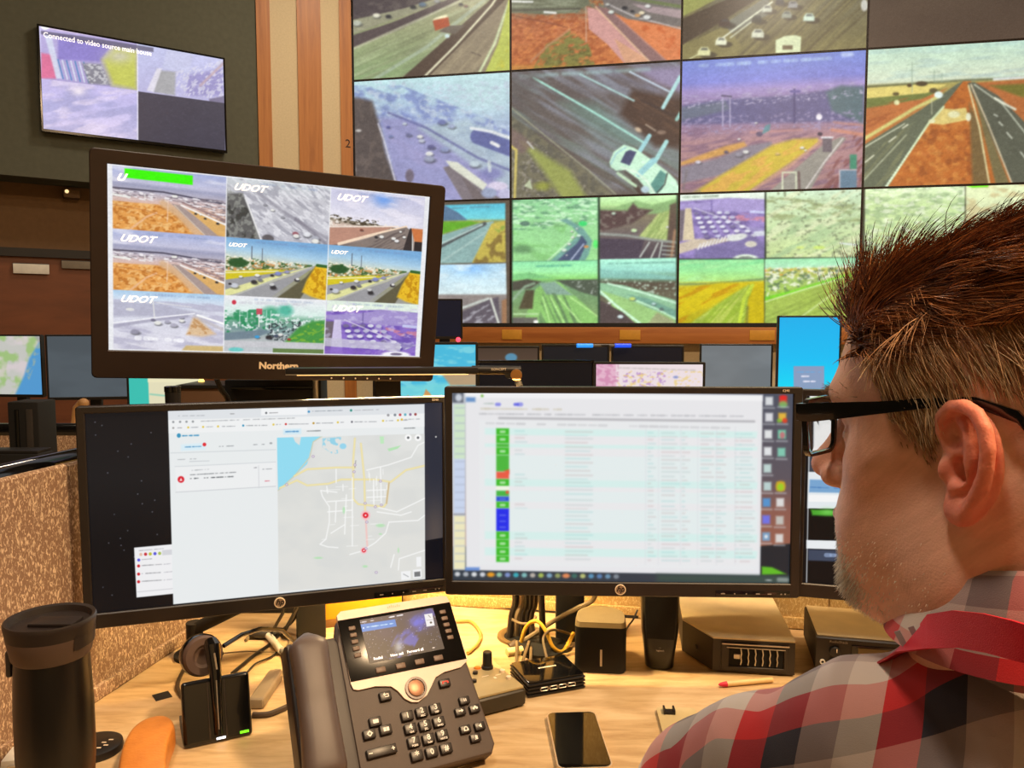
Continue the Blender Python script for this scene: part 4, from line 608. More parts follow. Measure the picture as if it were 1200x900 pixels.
    p.poly([(470, 670), (481, 669), (481.5, 679), (470.4, 680)], (240, 241, 242)); p.poly([(484, 668), (494, 667), (494.3, 677), (484.3, 678)], (240, 241, 242)); p.poly([(485.5, 670.5), (492.5, 669.8), (492.8, 675.6), (485.8, 676.2)], (120, 122, 124)); p.poly([(488, 653), (493.6, 652.5), (494, 664), (488.3, 664.5)], (241, 242, 243)); p.line([(473, 673), (478.6, 676)], 1, (170, 172, 174)); p.clip()
def pic_sheet(p):
    """a spreadsheet covering most of a desktop, seen out of focus"""
    p.grad([(455, (74, 80, 96)), (560, (92, 84, 92)), (600, (140, 92, 80)), (640, (150, 96, 78)), (641, (36, 40, 46)), (690, (28, 32, 38))]); p.poly([(893, 640), (930, 637), (930, 672), (893, 672)], (34, 38, 44), 1, 2); p.poly([(893, 664), (905, 665), (922, 673), (893, 674)], (96, 184, 40), 1, 2)
    p.poly([(529, 460), (545, 460), (545, 669), (531, 669)], (200, 205, 214)); p.poly([(532, 474), (545, 474), (545, 538), (532, 538)], (206, 228, 200), 1, 2); p.poly([(532, 538), (545, 538), (545, 601), (532, 601)], (200, 212, 236), 1, 2); p.poly([(532, 603), (545, 603), (545, 667), (532, 667)], (236, 230, 190), 1, 2); p.line([(532, 603), (545, 603)], 2, (140, 142, 160), .8)
    for y in range(478, 664, 9): p.line([(534, y), (544, y)], 2, (170, 180, 200), .5, 1.5)
    p.poly([(529, 458), (543, 458), (543, 472), (530, 472)], (90, 96, 108), 1, 2); p.ell(537.5, 466, 4, 4.5, (200, 206, 216), 1, .6)
    p.poly([(545, 459), (894, 463), (891, 675), (546, 669)], (230, 230, 233), 1, 1.5); p.poly([(561, 492), (888, 496), (887, 668), (562, 662)], (231, 233, 235)); p.poly([(545, 459), (894, 463), (894, 470), (545, 466)], (240, 240, 242), 1, 2); p.poly([(546, 465.5), (557, 465.8), (557, 471), (546, 471)], (96, 140, 196), .95, 2.5)
    p.dash(564, 473, 582, 473, (150, 170, 160), .5, 2, 1, 3); p.dash(582, 474, 612, 474, (88, 92, 226), .85, 4, 3, 4); p.dash(564, 479, 664, 480, (190, 180, 150), .5, 2.4, 4, 5); p.dash(562, 485, 880, 488, (160, 162, 168), .5, 2, 5, 4); p.line([(585, 490), (884, 494)], 2.6, (176, 176, 180), .9, 1.6); p.dash(570, 496, 870, 502, (160, 160, 165), .35, 2.5, 6, 12); p.ell(565, 464, 1.6, 1.6, (110, 180, 60), .9, 1)
    cy, wh, gy = (212, 238, 234), (232, 232, 234), (226, 236, 236)
    rows = [(502, 510, cy, 'G'), (510, 520, wh, 'G'), (520, 524.5, cy, 'g'), (524.5, 533.5, wh, 'G'), (533.5, 553, gy, 'g'), (553, 561.5, gy, 'r'), (561.5, 570, cy, 'G'), (570, 575, wh, 'w'), (575, 582, gy, 'q'), (582, 588, gy, 'b'), (588, 596, wh, 'G'), (596, 623, gy, 'B'), (623, 632.5, cy, 'G'), (632.5, 642, wh, 'G'), (642, 651.5, cy, 'G'), (651.5, 659, wh, 'G')]
    Q = {'G': (58, 184, 40), 'g': (74, 182, 62), 'r': (232, 92, 70), 'w': (240, 244, 226), 'q': (70, 180, 70), 'b': (40, 80, 206), 'B': (34, 46, 232)}
    for a, b, c, k in rows:
        f = lambda x, y: (x, y+(x-590)*.013)
        p.poly([f(568, a), f(888, a), f(887, b), f(568, b)], c, .95, 2); p.poly([(581.5, a), (596.5, a+.1), (596.5, b-.2), (581.5, b-.3)], Q[k], 1, 1.6)
        if k == 'G': p.line([(587, (a+b)/2), (591, (a+b)/2)], 3, (205, 238, 200), .8, 2); p.line([(582, b), (596, b)], 1, (180, 225, 180), .7)
        y = a+3
        while y < b:
            for x0, x1 in ((604, 617), (663, 694), (760, 768), (776, 796), (800, 808), (822, 836), (840, 850), (862, 868), (868, 884)):
                if x0 < 610 and k not in 'Gr': continue
                p.line([f(x0, y), f(x1-3*((int(y*3+x0)) % 3), y)], 1.8, [(150, 170, 170), (176, 140, 140), (120, 190, 190)][int(y+x0) % 3], .26, 2)
            y += 4.7
    p.poly([(590, 552), (597, 550), (597, 556)], (236, 84, 60), .9, 1.5); p.ell(594.5, 577, 2, 2, (236, 84, 60), .9, .8)
    for y in (585, 604, 611, 618): p.line([(586, y), (592, y)], 1.6, (120, 130, 240), .7, 1.5)
    for x in (757, 772, 798, 818, 840, 862): p.line([(x, 500), (x-.6, 662)], .8, (214, 216, 222), .6, 1.5)
    # desktop icons, task bar
    for x, y, c, d in ((901.5, 470, (225, 228, 230), 0), (918, 469, (215, 60, 50), 1), (901.5, 489, (228, 228, 232), 0), (917, 489, (236, 186, 60), 2), (900.5, 509, (235, 238, 238), 0), (916.5, 509, (120, 214, 176), 3), (900, 529, (235, 238, 240), 0), (916, 530, (130, 205, 180), 0), (899.5, 549, (196, 220, 216), 0), (899.5, 570, (190, 216, 214), 0), (915, 570, (196, 206, 40), 4), (898.5, 589, (80, 150, 214), 0), (914.5, 589, (225, 226, 226), 0), (898, 609, (110, 116, 236), 0), (914, 610, (196, 196, 190), 0), (898, 629, (120, 165, 205), 5), (913.5, 631, (220, 220, 218), 0)):
        p.poly(R_(x-4.5, y-5, x+4.5, y+5), c, .92, 2.5)
        if d == 1: p.ell(918, 474, 5, 4, (120, 190, 100), .8, .6); p.ell(918, 466, 4, 3, (225, 40, 40), .9, .6)
        if d == 2: p.ell(920, 493, 3, 3, (215, 60, 40), .9, .6); p.ell(913.5, 493, 3, 2.4, (120, 180, 60), .8, .6)
        if d == 3: p.ell(917, 510, 3, 4, (220, 80, 100), .7, .6)
        if d == 4: p.ell(915, 570, 6, 6.4, (214, 160, 40), .8, .4); p.ell(915, 571, 4, 4.4, (150, 205, 40), .9, .5)
        if d == 5: p.ell(898, 629, 2, 2.2, (240, 240, 240), .8, .6)
        p.line([(x-6, y+8), (x+6, y+8.2)], 1.8, (200, 202, 206), .6, 2)
    p.poly([(529, 668), (925, 675), (925, 686), (529, 681)], (52, 60, 70), 1, 1.5); p.poly([(545, 665), (562, 665), (562, 669), (545, 669)], (96, 136, 210), .9, 2); p.poly([(770, 673), (925, 675), (925, 684), (770, 682)], (60, 82, 72), .8, 6)
    for i, c in enumerate(((214, 216, 220), (180, 184, 190), (225, 228, 230), (215, 218, 224), (240, 160, 40), (150, 200, 170), (130, 150, 206), (60, 176, 190), (130, 190, 190), (190, 180, 170), (170, 190, 90), (130, 170, 196), (150, 160, 100), (232, 140, 90), (60, 110, 100), (190, 196, 120), (90, 150, 190), (90, 130, 180), (110, 150, 180), (130, 140, 150))): p.ell(536+i*9.8, 673+i*.15, 3.2 if i not in (4, 13) else 4.4, 2.7, c, .95, .7)
    p.dash(895, 680, 905, 680.3, (190, 195, 195), .8, 2.4, 2, 2.5); p.line([(913, 679.5), (922, 679.8)], 5, (150, 160, 156), .8, 2.5); p.line([(529, 681.5), (620, 683)], 2, (110, 80, 66), .6)
def pic_windows(p):
    """stacked browser windows and camera panes on the right-hand monitor"""
    p.a[:] = (12, 14, 17); p.grad([(460, (16, 17, 20)), (700, (8, 10, 12))]); p.poly([(949, 463), (1240, 463), (1240, 528), (948, 531)], (240, 240, 238)); p.dash(960, 468, 1000, 468, (130, 135, 140), .6, 1.4); p.poly([(950, 480), (1240, 484), (1240, 500), (950, 500)], (226, 228, 226), .6, 4)
    p.poly([(947, 531), (1240, 528), (1240, 556), (947, 553)], (58, 64, 74)); p.poly([(947, 553), (1240, 556), (1240, 600), (946, 596)], (226, 232, 236)); p.poly([(949, 562), (1100, 566), (1100, 580), (948, 577)], (120, 164, 206), 1, 2); p.dash(950, 571, 1000, 573, (70, 120, 180), .7, 1.6, 1, 3); p.poly([(947, 580), (1240, 584), (1240, 592), (947, 588)], (244, 244, 244))
    p.poly([(946, 596), (1240, 600), (1240, 634), (945, 632)], (10, 12, 12)); p.poly([(950, 597), (990, 599), (984, 605), (952, 604)], (80, 180, 50), .9, 3); p.glow(970, 600, 9, 4, (120, 210, 90), .8)
    p.poly([(945, 633), (1240, 640), (1240, 652), (945, 643)], (232, 236, 238)); p.poly([(947, 644), (1240, 652), (1240, 668), (947, 657)], (60, 70, 90), 1, 2); p.dash(950, 650, 1240, 660, (150, 170, 205), .8, 5, 4, 6); p.line([(949.5, 464), (945.2, 686), (1040, 694), (1240, 712)], 1.3, (220, 222, 225), .8)
def pic_seamap(p):
    p.a[:] = (196, 196, 190); p.tex((150, 190, 110), 9, 12, .46, .62, .8, .2, 3); p.tex((220, 205, 210), 14, 10, .5, .7, .7, 0, 4); p.poly([(50, 392), (44, 404), (34, 420), (28, 440), (16, 466), (54, 466)], (84, 152, 206), 1, 3); p.poly([(38, 392), (54, 392), (46, 402)], (160, 160, 160), .9, 3); p.tex((176, 180, 150), 5, 5, .55, .65, .6, 0, 6, [(44, 404), (28, 440), (34, 445), (50, 400)])
def pic_plain(c):
    def f(p): p.a[:] = c; p.tex([k*1.12 for k in c], 50, 20, .4, .7, .6)
    return f
def pic_teal(p): p.a[:] = (226, 220, 186); p.poly([(150, 430), (173, 430), (175, 480), (150, 480)], (60, 190, 176)); p.poly([(173, 430), (235, 430), (235, 448), (173, 448)], (235, 228, 190)); p.line([(176, 462), (215, 466)], 2, (150, 205, 180))
def pic_beach(p):
    p.a[:] = (74, 186, 220); p.tex((130, 214, 226), 12, 4, .5, .65, .8, 0, 2); p.poly([(430, 460), (470, 452), (530, 448), (540, 480), (430, 480)], (120, 214, 220), .8, 4); p.poly([(493, 472), (499, 456), (504, 461), (510, 472)], (206, 150, 90), 1, 1); p.poly([(470, 474), (478, 463), (486, 472)], (190, 140, 96), 1, 1); p.poly([(515, 435), (560, 436), (560, 452), (528, 452)], (190, 150, 110), .9, 3)
def pic_pink(p):
    p.a[:] = (236, 222, 226); p.poly([(698, 426), (722, 426), (722, 455), (698, 455)], (226, 176, 200), .9, 2); p.tex((205, 130, 170), 6, 3, .5, .62, .7, .3, 2, R_(698, 426, 725, 455)); p.tex((176, 130, 200), 3, 3, .56, .64, .7, 0, 3, R_(730, 436, 780, 455)); p.tex((235, 205, 120), 4, 2, .6, .68, .7, 0, 4, R_(724, 434, 825, 455)); p.dash(724, 431, 815, 434, (200, 190, 190), .6, 2); p.ell(792, 442, 3, 1.6, (110, 130, 200), .7, .8)
def pic_lock(p): p.grad([(370, (24, 176, 236)), (420, (18, 190, 244)), (452, (10, 214, 245))]); p.poly(R_(930, 429, 966, 456), (150, 152, 186), .9); p.dash(938, 441, 950, 441, (225, 225, 240), .9, 2); p.dash(942, 447, 956, 447, (230, 230, 245), .9, 2); p.dash(934, 436, 962, 436, (100, 170, 225), .6, 1.5)
# ------------------------------------------------------------------ materials
blk = mat('black_plastic', (24, 22, 22), .42, bump=(900, .05)); blkg = mat('black_gloss', (10, 10, 11), .12, coat=.4); blkm = mat('black_matte', (20, 19, 19), .7)
bez = mat('monitor_shell', (34, 29, 27), .36); brn = mat('brown_black_shell', (40, 29, 25), .38); gry = mat('grey_plastic', (92, 90, 88), .5); dkg = mat('dark_grey_plastic', (52, 48, 46), .5)
wht = mat('white_plastic', (214, 210, 200), .45); slv = mat('silver', (196, 190, 180), .3, .85); crm = mat('cream_print', (232, 214, 186), .6); wprint = mat('white_print', (236, 232, 226), .6)
led_r = mat('red_led', (160, 10, 20), .4, emit=(255, 60, 80), estr=3); led_w = mat('white_led', (220, 220, 220), .4, emit=(240, 244, 255), estr=2.5)
led_g = mat('green_led', (60, 200, 20), .4, emit=(120, 240, 30), estr=1.6); led_b = mat('blue_led', (20, 120, 220), .4, emit=(40, 140, 240), estr=1.0)
brass = mat('brass', (190, 140, 84), .3, .9); rub = mat('rubber', (28, 26, 26), .75)
fab = fabric('panel_cloth', (142, 112, 90), (226, 200, 168), 300)
fabb = fabric('panel_cloth_back', (176, 142, 84), (214, 186, 128), 330)
desk_m = wood('desk_laminate', (172, 140, 98), (198, 168, 124), (216, 190, 148), (6, 30, 6), .42)
woodr = wood('orange_wood', (150, 88, 34), (176, 110, 48), (192, 128, 62), (12, 12, .8), .45)
woodp = wood('red_brown_panelling', (96, 50, 24), (112, 60, 30), (124, 68, 36), (1.2, 1.2, 5), .5)
ledge_m = wood('ledge_wood', (150, 84, 36), (172, 104, 48), (188, 120, 60), (.8, .8, 12), .45)
olive = mat('olive_wall_paint', (86, 86, 72), .9, bump=(400, .3)); creamw = mat('cream_wall_cloth', (206, 188, 152), .9, bump=(500, .4), var=(80, (216, 198, 162), .3, .7))
tanw = mat('tan_wall_paint', (112, 84, 56), .9, bump=(300, .3)); ceil_m = mat('ceiling_tile', (150, 146, 136), .95, bump=(200, .5)); floor_m = mat('carpet', (84, 76, 68), 1, bump=(600, .8), var=(140, (104, 94, 84), .35, .65))

def wallbox(name, a, b, z0, z1, th, m, kind='structure', **k):
    """upright slab whose visible face runs from a to b (plan), thickness th away from the viewer"""
    a = Vector((a[0], a[1], 0)); b = Vector((b[0], b[1], 0)); d = (b-a); L = d.length; d.normalize(); ang = math.atan2(d.y, d.x)
    mb = MB(); mb.box((L/2, th/2, (z0+z1)/2), (L, th, z1-z0), m=None)
    o = mb.obj(name, m, smooth=False, **({'kind': kind} if kind else {}), **k)
    o.location = a; o.rotation_euler = (0, 0, ang); WM[o.name] = T(a, (0, 0, ang)); return o
# ------------------------------------------------------------------ room shell
H = 4.4
struct('floor', MB().box((0, 2, -.05), (12.4, 12.4, .1)), floor_m, smooth=False)
struct('ceiling', MB().box((0, 2, H+.05), (12.4, 12.4, .1)), ceil_m, smooth=False)
VW = T((-.00985, 5.8402, EYE+1.8082), (0, 0, -.19401)); PH = .90579; PW = 1.2
def vw(x, y, z): return VW @ Vector((x, y, z))
a = vw(-1.22, .06, 0); b = vw(4.9, .06, 0)
wallbox('wall_back', vw(-1.22, .03, 0), vw(5.2, .03, 0), 0, EYE-.03, .1, creamw)
wallbox('wall_back_upper', vw(-1.22, .5, 0), vw(5.2, .5, 0), EYE-.03, H, .1, mat('video_wall_recess', (26, 24, 22), .9))
nrm = (.563, -.826)                                     # faces of the left wall look this way
A0 = Vector((-1.833, 5.846)); dL = Vector((-.8263, -.5632))
wl = A0+dL*5.0
zs = at(50, 206, Y=5.0).z
wallbox('wall_left', wl, A0, zs, H, .12, olive)
off = Vector((-.5632, .8263))*.28
wallbox('wall_left_lower', wl+off, A0+off, 1.0, zs, .1, tanw)
wallbox('wall_left_soffit', wl+Vector((-.56, .826))*.1, A0+Vector((-.56, .826))*.1, zs, zs+.05, .3, olive)
zr0 = at(50, 301, Y=5.2).z; zr1 = at(50, 291, Y=5.2).z
wallbox('wall_left_panelling', wl+off*.75, A0+off*.75, 0, zr0, .08, woodp)
wallbox('trim_1', wl+off*.65, A0+off*.65, zr0, zr1, .12, mat('dark_rail_paint', (28, 24, 22), .5))
# striped return between the left wall and the video wall
B0 = vw(-1.212, 0, 0).to_2d()
wallbox('wall_corner', A0, B0, 0, H, .1, creamw)
dS = (B0-A0); nS = Vector((dS.y, -dS.x)).normalized()
for i, (f0, f1) in enumerate(((0, .14), (.42, .67), (.87, 1.0))):
    wallbox('trim_%d' % (i+2), A0+dS*f0+nS*.015, A0+dS*f1+nS*.015, 0, H, .015, woodr)
o = text('number_two', '2', .085, mat('dark_print', (48, 36, 26), .7), None, Matrix.Translation((0, 0, 0)) @ FACE); p0 = A0+dS*.945+nS*.017
o.location = (p0.x, p0.y, at(405, 167, Y=6.0).z); o.rotation_euler = (0, 0, math.atan2(dS.y, dS.x)); tag(o, 'dark numeral two on the orange board beside the video wall', 'number')
a3 = wl; wallbox('wall_side_left', (-5.96, -3.2), wl, 0, H, .1, olive)
e3 = vw(5.2, 0, 0); wallbox('wall_right', (e3.x, e3.y), (e3.x+.05, -3.2), 0, H, .1, creamw)
wallbox('wall_behind', (e3.x+.05, -3.2), (-5.96, -3.2), 0, H, .1, creamw)
# ledge below the video wall
lg = MB(); lg.box((2.0, -.035, EYE-.083-EYE-1.8082+0), (6.4, .09, .115), bev=.004)
o = struct('trim_5', lg, ledge_m); o.matrix_world = VW; WM[o.name] = VW.copy()
lf = MB(); lf.box((2.0, -.02, -1.8116-.011), (6.4, .06, .022), bev=.002); o = struct('trim_6', lf, blkm); o.matrix_world = VW; WM[o.name] = VW.copy()
plm = mat('pale_wood_plate', (196, 140, 50), .4); n = 0
for x0, x1 in ((591, 614), (727, 751), (877, 906)):
    def lx(px):   # along the ledge
        q = at(px, 392, Y=5.8); d = Vector((q.x, q.y, 0)); o_ = Vector((VW.translation.x, VW.translation.y, 0)); u = VW.to_3x3() @ Vector((1, 0, 0))
        return (o_.x*d.y-o_.y*d.x)/(-u.x*d.y+u.y*d.x)
    a_, b_ = lx(x0), lx(x1)
    t = MB().box(((a_+b_)/2, -.083, -1.888), (b_-a_, .008, .07), bev=.003).obj('ledge_plate', plm); t.matrix_world = VW; WM[t.name] = VW.copy()
    tag(t, ['pale rectangular plate on the wooden ledge, leftmost of three', 'pale rectangular plate in the middle of the wooden ledge', 'pale rectangular plate on the ledge left of the cyan screen'][n], 'plate', 'plates on the ledge'); n += 1

# ------------------------------------------------------------------ video wall: twelve display cubes
cube_m = mat('cube_frame', (46, 38, 34), .5)
PICS = {(-1, -1): pic_truck, (0, -1): pic_orange, (1, -1): pic_traffic, (2, -1): pic_blank, (-1, 0): pic_haze, (0, 0): pic_car, (1, 0): pic_city, (2, 0): pic_desert,
        (-1, 1): pic_two, (0, 1): pic_four_a, (1, 1): pic_four_b, (2, 1): pic_pale}
LAB = {(-1, -1): 'wall display showing an orange lorry on a green-tinted motorway', (0, -1): 'wall display showing orange scrubland beside a ramp', (1, -1): 'wall display showing a white camper van among cars',
       (2, -1): 'blank brown wall display at the upper right', (-1, 0): 'wall display showing a hazy blue interchange, beside the striped wood', (0, 0): 'wall display showing one large pale car from above',
       (1, 0): 'wall display showing a purple-tinted city skyline and yellow verge', (2, 0): 'wall display showing an empty desert highway with an orange median', (-1, 1): 'wall display with two small road pictures, partly behind the desk monitor',
       (0, 1): 'wall display split in four green-tinted road pictures', (1, 1): 'wall display split in four with a violet queue of cars and yellow field', (2, 1): 'wall display split in four pale pictures, partly behind the hair'}
for (i, j), fn in PICS.items():
    M_ = VW @ T(((i+.5)*PW, 0, -(j+.5)*PH))
    t = thing('display_cube', LAB[(i, j)], 'display', mtx=M_, group='video wall displays')
    g = .0075
    MB().box((0, .235, 0), (PW-.004, .46, PH-.004), bev=.004).obj('housing', cube_m, t)
    MB().frame(PW-2*g, PH-2*g, g-.001, g-.001, g-.001, g-.001, -.003, .01, .001).obj('frame', cube_m, t)
    p = Pic(M_, PW-2*g, PH-2*g, 1.3); fn(p); p.blur(2).detail(.065 if (i, j) != (2, -1) else .02); p.blur(1).grain(2.5); p.a = p.a*.95+np.array([12, 12, 11]); p.build('screen', t, .002, 1.0 if j < 1 else 1.1)

# ------------------------------------------------------------------ wall mounted television
M_ = T((-2.4622, 5.3436, EYE+1.5195), (0, 0, rad(34.28)))
t = thing('wall_television', 'wall television split in four pictures, one dark, on the olive wall', 'television', mtx=M_)
MB().box((0, .033, 0), (1.12, .055, .645), bev=.006).obj('housing', blk, t)
MB().frame(1.1, .62, .012, .012, .012, .018, -.004, .01, .002).obj('bezel', blkg, t)
p = Pic(M_, 1.1, .62, 2.0); pic_tv(p); p.blur(2).detail(.04); p.build('screen', t, .001, 1.0)
tm = text('lettering', 'Connected to video source main house', .046, wprint, t, T((-.53, -.0, .262)) @ Matrix.Rotation(0, 4, 'X') @ FACE, .0004, 'LEFT', 0, .0005, .84)
mat('white_print').node_tree.nodes['Principled BSDF'].inputs['Emission Strength'].default_value = 0
tm.data.materials[0] = mat('lit_lettering', (240, 240, 244), .5, emit=(236, 236, 244), estr=.9)
LIT = mat('lit_lettering')
# small fittings on the left wall
def on_left(px, py, dn=.28, lift=0):
    """point where the sight line meets the recessed lower left wall"""
    d = at(px, py, Y=1)-Vector((0, 0, EYE)); n_ = Vector((.5632, -.8263, 0)); q = Vector((A0.x, A0.y, 0))-n_*(dn-lift); k = n_.dot(q)/n_.dot(Vector((d.x, d.y, 0)))
    return Vector((0, 0, EYE))+d*k
YL = rad(34.28)
for (x0, y0, x1, y1, lb) in ((15, 308, 58, 322, 'white paper strip on the brown panelling, nearer the left edge'), (72, 305, 108, 316, 'dimmer paper strip on the panelling beside the desk monitor')):
    a_, b_ = on_left(x0, y0, .21, .02), on_left(x1, y1, .21, .02); c_ = (a_+b_)/2; w_ = (b_.xy-a_.xy).length; h_ = abs(b_.z-a_.z)
    t = thing('paper_strip', lb, 'sign', c_, (0, 0, YL), 'paper strips on the panelling'); MB().box((0, 0, 0), (w_, .006, h_*.9), bev=.001).obj('sheet', wht if x0 < 20 else mat('grey_card', (120, 110, 96), .8), t); MB().box((0, .011, h_*.44), (w_, .018, .012), bev=.002).obj('clip_rail', dkg, t)
c_ = on_left(84, 227, .28, .06); t = thing('wall_sensor', 'small wall sensor with a bright spot high on the brown wall', 'sensor', c_, (0, 0, YL))
MB().box((0, .02, 0), (.1, .08, .06), bev=.01).obj('body', mat('sensor_shell', (104, 78, 52), .6), t); MB().sphere((-.03, -.022, .01), .012).obj('lamp', mat('sensor_lamp', (240, 210, 150), .4, emit=(255, 220, 160), estr=1.2), t)

# ------------------------------------------------------------------ monitors
def monitor(name, label, cat, M_, w, h, bz, th, pic, res, shell, group=None, bulge=.02, post=None, y0=-.004, cr=.004, foot=True, gain=1.0, deskz=.75, soft=1):
    """w x h is the lit area; bz = left, right, top, bottom bezel; post = (x, y) in the plan where the post stands"""
    t = thing(name, label, cat, mtx=M_, group=group)
    l, r, tp, b = bz; W2 = w+l+r; H2 = h+tp+b; cx = (r-l)/2; cz = (tp-b)/2
    MB().frame(w, h, l, r, tp, b, y0, .012, .0015, cr).obj('bezel', shell, t)
    mb = MB(); mb.box((cx, .012+th/2-.003, cz), (W2-.004, th, H2-.004), bev=.006)
    if bulge: mb.box((cx, .012+th+bulge/2-.002, cz), (W2*.62, bulge, H2*.6), bev=.012)
    mb.obj('housing', shell, t)
    if pic:
        p = Pic(M_, w, h, res); pic(p); p.blur(soft);
        if pic is pic_mosaic: p.detail(.035, .8)
        p.build('screen', t, .001, gain)
    if post:
        back = M_ @ Vector((cx, .012+th+bulge, cz)); P0 = Vector((post[0], post[1], deskz))
        top = Vector((P0.x, P0.y, back.z)); mb = MB(); mb.box((0, 0, (back.z-deskz+.03)/2), (.052, .03, back.z-deskz+.03), bev=.005)
        ang = math.atan2(M_[1][0], M_[0][0]); mb.bm.transform(T(P0, (0, 0, ang)))
        mb.obj('stand_post', blkm, t, world=True)
        mb = MB(); mb.tube([back, back+(top-back)*.5, top], .016, 12); mb.obj('mount', blkm, t, world=True)
        if foot: mb = MB(); mb.box((0, 0, .006), (.20 if foot is True else foot, .15 if foot is True else foot, .012), bev=.004); mb.bm.transform(T(P0, (0, 0, ang))); mb.obj('stand_base', blkm, t, world=True)
    return t
def bezel_marks(t, w, h, b, model='E240'):
    z = -h/2-b*.5
    MB().lathe([(.0085, 0), (.0085, .0008), (.0072, .0012), (.0071, .0004)], (0, 0, 0), 32, T((0, -.0042, z)) @ Matrix.Rotation(PI/2, 4, 'X'), cap=False).obj('logo_ring', crm, t)
    MB().lathe([(.0070, 0), (.0070, .0004)], (0, 0, 0), 32, T((0, -.0042, z)) @ Matrix.Rotation(PI/2, 4, 'X')).obj('logo_disc', mat('warm_grey_disc', (170, 150, 128), .35, .6), t)
    text('logo_letters', 'hp', .0125, mat('dark_logo', (40, 34, 32), .5), t, T((0, -.0048, z+.0008)) @ FACE, .0002, 'CENTER', .35, .0003)
    text('model_lettering', model, .0052, crm, t, T((w/2-.012, -.0044, h/2+.0050)) @ FACE, .0001, 'CENTER')
    mb = MB(); mb.box((w/2-.058, -.0036, z-.0045), (.115, .003, .009), bev=.001); k = mb.obj('button_strip', blkg, t)
    q = MB()
    for i in range(6):
        q.box((w/2-.104+i*.018, -.0053, z-.0045), (.006 if i in (0, 3, 4) else .002, .0004, .0016))
    q.box((w/2-.008, -.0053, z-.0045), (.002, .0006, .002)); q.obj('button_print', mat('dim_print', (150, 140, 130), .5), k)
def pose(x, y, z, yaw, tilt=0, roll=0):
    Rz = Matrix.Rotation(rad(yaw), 4, 'Z'); Rx = Matrix.Rotation(rad(tilt), 4, 'X'); Ry = Matrix.Rotation(rad(roll), 4, 'Y')
    return Matrix.Translation((x, y, EYE+z)) @ Rz @ Rx @ Ry
ML = pose(-.3663, 1.2179, -.2779, 18.05, .11); MC = pose(.17, 1.2198, -.2564, -1.66, -1.37); MN = pose(-.4092, 1.3949, .0946, 22.24, 7.32, 2.2)
zR = at(947.5, 574, Y=1.23).z-EYE; MR = pose(.7155, 1.161, zR, -15.2, -1)
bzh = (.012, .0145, .0105, .0225)
PL = at(369, 742, Z=.75); PC = at(668, 752, Z=.75)
t = monitor('desk_monitor', 'left desk monitor showing a white map application on black', 'monitor', ML, .527, .2965, bzh, .018, pic_map_app, 2.0, bez, 'desk monitors in a row', post=(PL.x, 1.42), foot=False); bezel_marks(t, .527, .2965, .0225)
t = monitor('desk_monitor', 'middle desk monitor showing a spreadsheet with green and blue cells', 'monitor', MC, .527, .2965, bzh, .018, pic_sheet, 1.6, bez, 'desk monitors in a row', soft=5, post=(PC.x, PC.y+.01), foot=False); bezel_marks(t, .527, .2965, .0225)
t = monitor('desk_monitor', 'right desk monitor behind the face, showing black and white windows', 'monitor', MR, .527, .2965, bzh, .018, pic_windows, 1.5, bez, 'desk monitors in a row', post=(.80, 1.33), foot=False); bezel_marks(t, .527, .2965, .0225)
# upper monitor with the mosaic of road cameras
t = monitor('upper_monitor', 'raised monitor showing a nine picture mosaic of road cameras', 'monitor', MN, .531, .299, (.0255, .0285, .0225, .047), .035, pic_mosaic, 1.9, brn, soft=2, post=(-.25, 1.575), cr=.008, foot=.06)
text('maker_lettering', 'Northern', .0165, crm, t, T((.006, -.0046, -.1495-.0215)) @ FACE, .0003, 'CENTER', 0, .0007, 1.05)
q = MB(); q.box((.2655+.002, -.0005, 0), (.004, .003, .299)); q.obj('inner_edge', mat('dark_blue_edge', (20, 22, 40), .4), t)
q = MB(); [q.sphere((.10+i*.022, -.0042, -.192), .0016, 8) for i in range(6)]; q.obj('buttons', crm, t)
LOGO = mat('lit_logo', (236, 236, 240), .5, emit=(236, 236, 240), estr=.86)
u0, u1, v0, v1 = .012, .985, .006, .995
for r in range(3):
    for c in range(3):
        if (r, c) == (2, 1): continue
        x = (u0+(u1-u0)*c/3-.5)*.531+.010; z = (.5-(v0+(v1-v0)*r/3))*.299-.0155
        small = (r == 1 and c > 0)
        if (r, c) == (0, 0): text('logo_letter', 'U', .0155, LOGO, t, T((x-.004, -.0003, z-.002)) @ FACE, .0001, 'LEFT', .45, .0008, 1.1); continue
        text('logo_lettering', 'UDOT', (.0085 if small else .0155), LOGO, t, T((x-(.006 if small else 0), -.0003, z+(.003 if small else .001))) @ FACE, .0001, 'LEFT', .45, .0005 if not small else .0003, 1.15)

# background monitors ------------------------------------------------------------
def bgmon(label, x0, y0, x1, y1, Y, pic, yaw=0, shell=blk, bz=.008, bot=.014, name='console_monitor', foot=True, deskz=.75, res=1.3, roll=0, gain=1.0, post=True):
    a_ = at(x0, y0, Y=Y); b_ = at(x1, y0, Y=Y); c_ = at(x0, y1, Y=Y); w = (b_.x-a_.x)/math.cos(rad(yaw)); h = a_.z-c_.z
    M_ = Matrix.Translation(((a_.x+b_.x)/2, Y, (a_.z+c_.z)/2)) @ Matrix.Rotation(rad(yaw), 4, 'Z')
    back = M_ @ Vector((0, .075, 0))
    return monitor(name, label, 'monitor', M_, w, h, (bz, bz, bz, bot), .018, pic, res, shell, 'background console monitors', post=(back.x, back.y) if post else None, foot=foot, bulge=.015, deskz=deskz, gain=gain)
bgmon('far left background monitor showing a green and blue coast map', -26, 394, 49, 462, 3.9, pic_seamap, -6)
bgmon('dim grey background monitor left of the upper desk monitor', 59, 394, 148, 465, 3.75, pic_plain((76, 84, 90)), 9)
bgmon('background monitor with a teal and cream page below the upper monitor', 153, 410, 232, 473, 3.2, pic_teal, 10)
